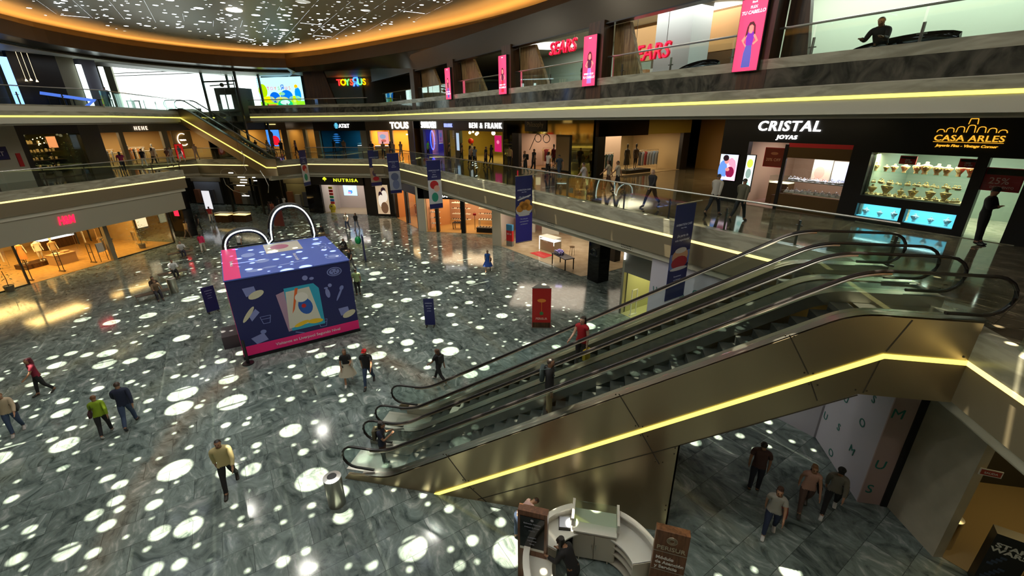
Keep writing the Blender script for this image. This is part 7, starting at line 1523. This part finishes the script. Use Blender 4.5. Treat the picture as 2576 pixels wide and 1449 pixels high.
    # things carried move on their own: placed as things in world space
    if bag:
        kind, bc, lb = bag; W_ = lambda p: M @ ((p + Z0) * k)
        if kind == 'backpack':
            c = (B['chest'] + Z0) * k + Vector((0, -.17 * k, .02)); t = thing('backpack', lb, 'bag', M @ c); m = MB(M); m.box(c.x - .15 * k, c.y - .08 * k, c.z - .22 * k, c.x + .15 * k, c.y + .04 * k, c.z + .18 * k, None, .05 * k); m.build('body', col('bag', bc), t, smooth=True)
            m = MB(M)
            for s in (-1, 1): m.tube([(s * .10 * k, c.y + .03, c.z + .15 * k), (s * .11 * k, .03 * k + c.y + .17 * k, c.z + .2 * k), (s * .11 * k, c.y + .30 * k, c.z + .02 * k), (s * .10 * k, c.y + .10 * k, c.z - .18 * k)], .016 * k, 6)
            m.build('straps', col('bag', bc), t)
        elif kind == 'shoulder':
            c = (B['hip'] + Z0) * k + Vector((-.23 * k, .02, .08)); t = thing('shoulder_bag', lb, 'bag', M @ c); m = MB(M); m.box(c.x - .05 * k, c.y - .15 * k, c.z - .12 * k, c.x + .04 * k, c.y + .15 * k, c.z + .10 * k, None, .02); m.build('body', col('bag', bc), t, smooth=True)
            sh = (B['sh0'] + Z0) * k; m = MB(M); m.tube([(c.x, c.y + .1, c.z + .1), (c.x + .12 * k, .10 * k, (c.z + sh.z) / 2), (sh.x * .5, sh.y + .04, sh.z + .06 * k), (c.x + .08 * k, -.12 * k, (c.z + sh.z) / 2), (c.x, c.y - .1, c.z + .1)], .010, 5); m.build('strap', col('bag', bc), t)
        elif kind == 'hand':
            c = (B['hd1'] + Z0) * k; t = thing('carrier_bag', lb, 'bag', M @ c); m = MB(M); m.box(c.x - .05, c.y - .14, c.z - .42, c.x + .05, c.y + .14, c.z - .08, None, .008); m.build('body', col('bag', bc, .5), t)
            m = MB(M); m.tube([(c.x, c.y - .08, c.z - .08), (c.x, c.y - .02, c.z), (c.x, c.y + .02, c.z), (c.x, c.y + .08, c.z - .08)], .006, 5); m.build('handle', col('bag', bc, .5), t)
    return root
BLK = (.012, .012, .014); JEAN = (.035, .06, .12); CREAMC = (.55, .50, .36); WHT = (.62, .62, .60)
P = person
P('person in a pale yellow shirt and black trousers walking toward the camera', (-10.1, 7.75, 0), 218, 1.84, top=(.50, .42, .20), bottom=BLK, sleeves='long', lod=2, hair=(.01, .008, .008), shoes=(.02, .015, .012))
P('person in a lime green jacket and black trousers seen from behind', (-16.2, 8.9, 0), 48, 1.58, top=(.22, .34, .01), bottom=BLK, sleeves='long', lod=2, hair=(.14, .06, .02), hairlen=.0, shoes=WHT, stride=.35, fem=True, bag=('shoulder', (.06, .02, .025), 'dark maroon shoulder bag of the person in lime green'))
P('person in a navy blazer and jeans walking beside the lime green jacket', (-15.85, 9.45, 0), 44, 1.80, top=(.012, .018, .045), bottom=JEAN, sleeves='long', lod=2, hair=(.05, .03, .02), shoes=(.04, .04, .05), stride=.45)
P('person in a beige top and jeans with a dark bag at the left photo edge', (-19.35, 8.35, 0), 232, 1.68, top=(.42, .33, .22), bottom=JEAN, sleeves='long', lod=2, hair=(.25, .12, .04), fem=True, shoes=(.4, .38, .36), bag=('shoulder', BLK, 'black shoulder bag of the person at the left edge'), stride=.25)
P('person in a dark red top half hidden behind the beige top at the left edge', (-21.2, 10.3, 0), 160, 1.66, top=(.20, .01, .03), bottom=BLK, hair=(.10, .01, .02), hairlen=1, stride=.3)
P('person with long brown hair in a cream skirt beside the red cap', (-9.70, 13.35, 0), 208, 1.60, top=BLK, skirt=.48, bottom=(.50, .46, .36), hair=(.10, .045, .02), hairlen=1.3, fem=True, lod=2, shoes=WHT, bag=('shoulder', (.6, .58, .5), 'cream shoulder bag of the person in the cream skirt'), arms=((5, 20), (25, 80)))
P('person in a red cap, black shirt and jeans looking down', (-8.78, 13.35, 0), 196, 1.72, top=BLK, bottom=JEAN, hat=(.50, .01, .01), lod=2, shoes=(.03, .03, .03))
P('person with a ponytail all in black walking left near the escalator foot', (-6.05, 14.1, 0), 72, 1.60, top=BLK, bottom=BLK, hair=(.10, .05, .03), hairlen=.9, fem=True, lod=2, shoes=WHT, stride=.6, bag=('backpack', (.02, .02, .02), 'black backpack of the person with a ponytail'))
P('person in a bright blue dress with a black bag, right of the kiosk', (-7.6, 27.7, 0), 185, 1.62, top=(.02, .09, .35), skirt=.42, bottom=(.02, .07, .32), fem=True, hair=(.03, .015, .01), hairlen=.6, shoes=BLK, bag=('shoulder', BLK, 'black bag of the person in the blue dress'), sleeves='none')
P('person in a pale green polo and dark trousers beside the kiosk', (-14.35, 22.1, 0), 33, 1.70, pose='stand', top=(.34, .45, .20), bottom=(.02, .018, .016), shoes=BLK)
P('person in a black tank top and grey trousers beyond the kiosk', (-17.1, 26.0, 0), 170, 1.68, top=BLK, bottom=(.14, .14, .15), fem=True, hairlen=1, sleeves='none', shoes=WHT, stride=.3)
P('person in black just left of the black tank top, beside the kiosk roof', (-18.3, 25.9, 0), 200, 1.66, pose='stand', top=BLK, bottom=BLK, hairlen=.8, fem=True)
P('person in a pale shirt and jeans near the yoghurt shop', (-24.4, 37.4, 0), 190, 1.72, top=(.60, .56, .46), bottom=JEAN, bag=('backpack', BLK, 'black backpack worn in front of the yoghurt shop'), stride=.25)
P('person in a black hooded coat next to the pale shirt and jeans', (-23.5, 37.6, 0), 185, 1.66, top=BLK, bottom=(.2, .25, .35), sleeves='long', hairlen=1, fem=True, stride=.3)
P('person in a bright pink blouse and white trousers with a black bag', (-31.95, 28.3, 0), 42, 1.64, top=(.70, .03, .12), bottom=(.60, .58, .50), sleeves='long', fem=True, hair=(.06, .02, .01), hairlen=.4, shoes=WHT, bag=('hand', BLK, 'black carrier bag of the person in pink'))
P('person in a white shirt and dark trousers sitting alone on the left bench', (-32.45, 26.85, 0), -120, 1.72, pose='sit', top=WHT, bottom=(.02, .022, .04), sleeves='long', hair=(.35, .3, .26))
P('person in a white shirt sitting behind the steel bin', (-28.6, 22.7, 0), -120, 1.72, pose='sit', top=WHT, bottom=BLK, sleeves='long')
P('person in brown clothes sitting nearest on the front left bench', (-26.0, 19.25, 0), -120, 1.68, pose='sit', top=(.20, .13, .07), bottom=(.03, .03, .04), sleeves='long', hair=(.12, .06, .03), fem=True)
P('person in dark clothes with long dark hair sitting beside the brown clothes', (-26.75, 19.75, 0), -120, 1.64, pose='sit', top=(.05, .03, .02), bottom=BLK, sleeves='long', hairlen=.8, fem=True)
P('person in black sitting on the bench right of the kiosk roof', (-19.9, 29.9, 0), 150, 1.72, pose='sit', top=BLK, bottom=BLK, sleeves='long'); P('person in a dark jacket and sand trousers on the farthest bench', (-24.6, 33.9, 0), 100, 1.7, pose='sit', top=BLK, bottom=(.4, .33, .18), sleeves='long')
P('person in black seen through the taller neon arch', (-25.0, 27.4, 0), 160, 1.70, pose='sit', top=BLK, bottom=BLK, sleeves='long'); P('person in dark clothes low between the arch and the bench', (-24.2, 26.5, 0), 160, 1.6, pose='sit', top=(.02, .02, .03), bottom=BLK, sleeves='long')
P('person in a white shirt and dark shorts seen through the low neon arch', (-28.6, 28.6, 0), 10, 1.72, top=WHT, bottom=(.015, .015, .02), legs='short', stride=.3)
for p_, f_, c_, b_, lb in (((-39.8, 33.4), 10, BLK, BLK, 'person in black next to the red sign past the clothing shop'), ((-37.3, 31.9), 0, (.3, .22, .12), (.1, .07, .05), 'person in a sand top walking into the dark corridor'), ((-38.9, 34.6), 5, BLK, BLK, 'tall person in black walking into the dark corridor'), ((-41.0, 38.2), 40, (.30, .02, .03), WHT, 'person in a red top near the lit corridor counters'), ((-36.4, 41.9), 10, (.25, .06, .02), BLK, 'person in a rust top beyond the ornament'), ((-36.9, 42.1), -5, (.05, .03, .03), BLK, 'person in dark clothes left of the rust top'), ((-37.6, 45.4), 0, WHT, BLK, 'person in a white top at the far ivory shop window'), ((-38.3, 45.2), 5, BLK, BLK, 'person in black at the far ivory shop window')):
    P(lb, (*p_, 0), f_, 1.68, top=c_, bottom=b_, stride=.35, hairlen=.5)
# on the escalators
def stepz(x, xb=-5.75, z0=0., z1=6.2):
    n = int((z1 - z0) / .2); run = (z1 - z0) / math.tan(radians(30)) / n; k_ = int((x - (xb + .35)) // run); return z0 + (max(-1, k_) + 1) * (z1 - z0) / n
P('person with long black hair and red sleeveless top on the rear escalator', (-.35, 11.45, stepz(-.35)), 150, 1.66, pose='stand', top=(.35, .008, .012), bottom=(.02, .01, .012), sleeves='none', hairlen=1.7, fem=True, lod=2, skin='light', bag=('hand', (.70, .45, .02), 'yellow paper carrier bag held on the rear escalator'), arms=((25, 40), (0, 5)))
P('person with a dark backpack and khaki trousers riding the near escalator', (-1.05, 9.5, stepz(-1.05)), -90, 1.74, pose='stand', top=BLK, bottom=(.36, .30, .17), sleeves='long', lod=2, bag=('backpack', (.04, .06, .06), 'dark grey green backpack on the near escalator'))
P('person in a navy top stepping on at the foot of the near escalator', (-6.1, 9.45, .02), -75, 1.62, pose='phone', top=(.012, .016, .035), bottom=(.05, .018, .012), lod=2, hairlen=.8, fem=True, bag=('backpack', (.10, .09, .05), 'olive backpack at the foot of the near escalator'))
# under the escalator landing
P('person in a dark plaid shirt standing with hands behind under the landing', (4.75, 10.6, 0), -20, 1.72, pose='stand', top=(.07, .035, .03), bottom=(.015, .018, .03), lod=2)
P('person with a cream top and red bag walking toward the camera under the landing', (4.7, 9.15, 0), 158, 1.60, top=(.30, .29, .25), bottom=(.02, .03, .07), lod=2, hair=(.06, .025, .015), hairlen=1, fem=True, shoes=WHT, bag=('shoulder', (.18, .008, .01), 'red and black shoulder bag under the landing'), stride=.3)
P('person in a peach top and brown trousers, middle of the group under the landing', (5.85, 10.15, 0), 165, 1.60, top=(.42, .24, .18), bottom=(.10, .06, .05), sleeves='none', lod=2, hair=(.20, .09, .03), hairlen=.5, fem=True, stride=.45, bag=('shoulder', BLK, 'black crossbody bag of the person in peach'))
P('person in a grey sweater and black trousers, right of the group under the landing', (6.5, 10.2, 0), 150, 1.62, top=(.14, .13, .10), bottom=BLK, sleeves='long', lod=2, hat=(.01, .01, .01), fem=True, stride=.55, bag=('shoulder', BLK, 'black bag of the person in the grey sweater'), shoes=WHT)
# information desk
P('clerk in black leaning forward inside the information desk', (-.10, 6.6, 0), 60, 1.66, pose='bent', top=BLK, bottom=BLK, sleeves='long', hairlen=1.2, fem=True, lean=30, lod=2, arms=((12, 50), (18, 60)))
P('second person at the bottom photo edge in a dark patterned top', (.55, 6.05, 0), 180, 1.66, pose='stand', top=(.05, .05, .055), bottom=BLK, sleeves='long', hair=(.08, .03, .01), lean=10, lod=2)
P('person in a pink top bending down behind the framed notice', (-1.55, 7.75, 0), -60, 1.50, pose='bent', top=(.65, .42, .38), bottom=JEAN, hair=(.03, .012, .01), lean=48, fem=True, arms=((10, 25), (5, 20)))
# middle balcony
def on2(px, py): return (px, py, L2 + .005)
P('security guard in black at the marble doorway of the gold-logo jeweller', on2(*ftx(-3.05, 19.3)), 180 + 35, 1.72, pose='folded', top=BLK, bottom=BLK, sleeves='long', lod=2, shoes=BLK, hat=(.01, .01, .01))
P('person in a white shirt walking past the black jeweller corner', on2(*ftx(-10.3, 16.6)), -45, 1.72, top=(.45, .42, .36), bottom=BLK, sleeves='long', hair=(.02, .012, .01)); P('person in an olive grey sweater near the couple screen', on2(*ftx(-9.1, 16.4)), -45, 1.68, top=(.12, .11, .07), bottom=BLK, sleeves='long')
P('bald person in black walking left along the middle balcony', on2(*ftx(-13.0, 16.0)), 130, 1.74, top=BLK, bottom=BLK, sleeves='long', hair=(.30, .22, .18), skin='light', stride=.6)
for s_, d_, f_, c_, b_, hl, lb in ((-17.4, 15.9, 120, (.45, .42, .42), BLK, 0, 'person in a pale tee striding on the balcony, left of a pair'), (-17.6, 17.9, 120, (.40, .36, .30), (.1, .05, .03), 1, 'person in a cream tee, left of the walking pair by the gold pier'), (-17.0, 18.0, 120, (.45, .42, .36), BLK, 0, 'person in a cream tee, right of the walking pair by the gold pier'),
        (-26.4, 18.4, 170, BLK, BLK, 0, 'person in a black vest over white standing before the first boutique'), (-27.6, 20.0, 0, BLK, BLK, 0, 'person in black looking into the first boutique'), (-24.5, 19.0, 10, WHT, BLK, .9, 'person with a ponytail and white tee before the first boutique'), (-22.4, 18.3, 90, (.03, .05, .09), JEAN, 0, 'person in a navy top walking before the gold pier'),
        (-33.8, 18.3, 20, (.16, .2, .24), BLK, .6, 'person in a grey blue top among the optician visitors'), (-35.0, 18.5, 10, (.3, .22, .14), BLK, .8, 'person in a tan top among the optician visitors'), (-32.8, 18.8, -10, BLK, BLK, 0, 'person in black, rightmost of the optician visitors'), (-38.2, 20.4, 0, (.55, .5, .3), BLK, 0, 'person in a cream top at the optician entrance'), (-40.0, 20.2, 0, BLK, BLK, .9, 'person with long black hair at the optician entrance'), (-42.0, 19.8, 0, BLK, BLK, 0, 'person in black left of the optician entrance'), (-34.9, 20.6, 10, BLK, BLK, 1, 'person in black behind the optician visitors'),
        (-46.0, 19.2, 0, (.05, .5, .06), BLK, 0, 'person in a bright green vest by the crystal shop'), (-31.6, 20.4, 60, (.4, .3, .12), BLK, 0, 'person in a mustard top by the gold mirrored front')):
    P(lb, on2(*ftx(s_, d_)), f_ - 45, 1.68, top=c_, bottom=b_, hairlen=hl, stride=.4 if 'walk' in lb or 'strid' in lb else .15, bag=('backpack', BLK, 'black backpack before the first boutique') if 'vest over' in lb else None)
for i, (x, y, f_, c_, b_, lb) in enumerate(((-23.6, 44.9, 0, (.2, .13, .06), BLK, 'leftmost of the group before the orange jewel shop, in brown'), (-22.9, 45.3, 0, BLK, BLK, 'second from left before the orange jewel shop, in black'), (-22.3, 44.6, 10, (.25, .16, .08), (.1, .08, .05), 'middle of the group before the orange jewel shop, in tan'), (-21.6, 45.0, -10, (.3, .2, .1), (.15, .1, .06), 'fourth before the orange jewel shop, in light brown'), (-25.2, 45.4, 20, BLK, BLK, 'person in black apart, left of the group at the orange shop'), (-32.8, 50.0, 0, BLK, BLK, 'person in black at the blue-lit phone shop'), (-31.2, 49.6, 20, (.2, .12, .05), BLK, 'person in brown at the blue-lit phone shop'),
        (-36.6, 48.0, 150, (.25, .12, .1), BLK, 'person in a rosy top near the pale pier'), (-38.3, 47.6, 20, BLK, BLK, 'person in black with a cap near the pale pier'), (-41.0, 48.6, 0, (.5, .3, .03), BLK, 'person in a yellow top near the blue advert'), (-40.0, 48.2, 0, (.3, .24, .16), BLK, 'person in a sand top near the blue advert'), (-37.2, 44.2, 200, (.2, .22, .24), (.04, .04, .05), 'person in grey leaning near the far balcony glass'), (-43.2, 49.2, 0, (.02, .01, .01), BLK, 'person in black before the warm clothing shop'))):
    P(lb if lb.startswith('person') else 'person, ' + lb, on2(x, y), f_, 1.68, top=c_, bottom=b_, stride=.2, hairlen=.5 * (i % 2))
for x, y, f_, c_, b_, hl, lb in ((-38.6, 29.2, 60, (.25, .01, .06), BLK, 1, 'person in a magenta top at the left balcony rail'), (-40.6, 32.6, 20, BLK, WHT, 0, 'person in black with white trousers in the left crowd'), (-41.6, 34.4, 10, (.5, .35, .22), BLK, .8, 'person in a peach top in the left crowd'), (-40.4, 35.2, 200, (.45, .42, .4), (.5, .48, .45), .6, 'person all in white in the left crowd'), (-42.0, 37.6, 180, (.12, .14, .2), WHT, 0, 'person in slate with white trousers in the left crowd'), (-39.2, 33.8, 190, (.14, .05, .03), (.3, .28, .26), 1, 'person in maroon with a pale bag in the left crowd'), (-43.2, 40.5, 200, (.4, .3, .22), (.4, .3, .22), .5, 'person in beige behind the far balcony glass')):
    P(lb, on2(x, y), f_, 1.66, top=c_, bottom=b_, hairlen=hl, stride=.3)
# top floor
P('person in black sitting hunched on the oval bench on the top floor', (*ftx(-5.65, 15.72), L3 + .08), 135, 1.75, pose='sit', top=BLK, bottom=BLK, sleeves='long', lod=2, lean=18)
P('person with long dark hair behind the department store rail', (*ftx(-19.0, 17.0), L3), -40, 1.68, pose='stand', top=BLK, bottom=BLK, hairlen=1.2, fem=True); P('person in a grey top at the department store cashier', (*ftx(-18.4, 18.2), L3), -100, 1.68, pose='stand', top=(.22, .20, .17), bottom=BLK, hairlen=.6)
P('person in a dark jacket near the bright window on the top floor', (-40.2, 30.9, L3), 60, 1.7, pose='stand', top=(.03, .04, .10), bottom=BLK, sleeves='long')
t = thing('green_balloon', 'green balloon beside the tall navy poster stand', 'balloon', (-18.1, 28.9, 1.3)); m = MB(); m.sphere((-18.0, 28.7, 1.55), .27, 14, sc=(.9, .9, 1.15)); m.build('balloon', mat('balloon_green', (.01, .35, .10), .3), t, smooth=True); m = MB(); m.tube([(-18.0, 28.7, 1.25), (-18.05, 28.7, 0)], .006, 4); m.build('string', WHITE, t)
# tidy prototypes that were never placed
for o in list(bpy.data.objects):
    if 'used' in o: del o['used']
for k_, g in GP.items():
    if 'group' not in g:
        for c in list(g.children): bpy.data.objects.remove(c)
        bpy.data.objects.remove(g)
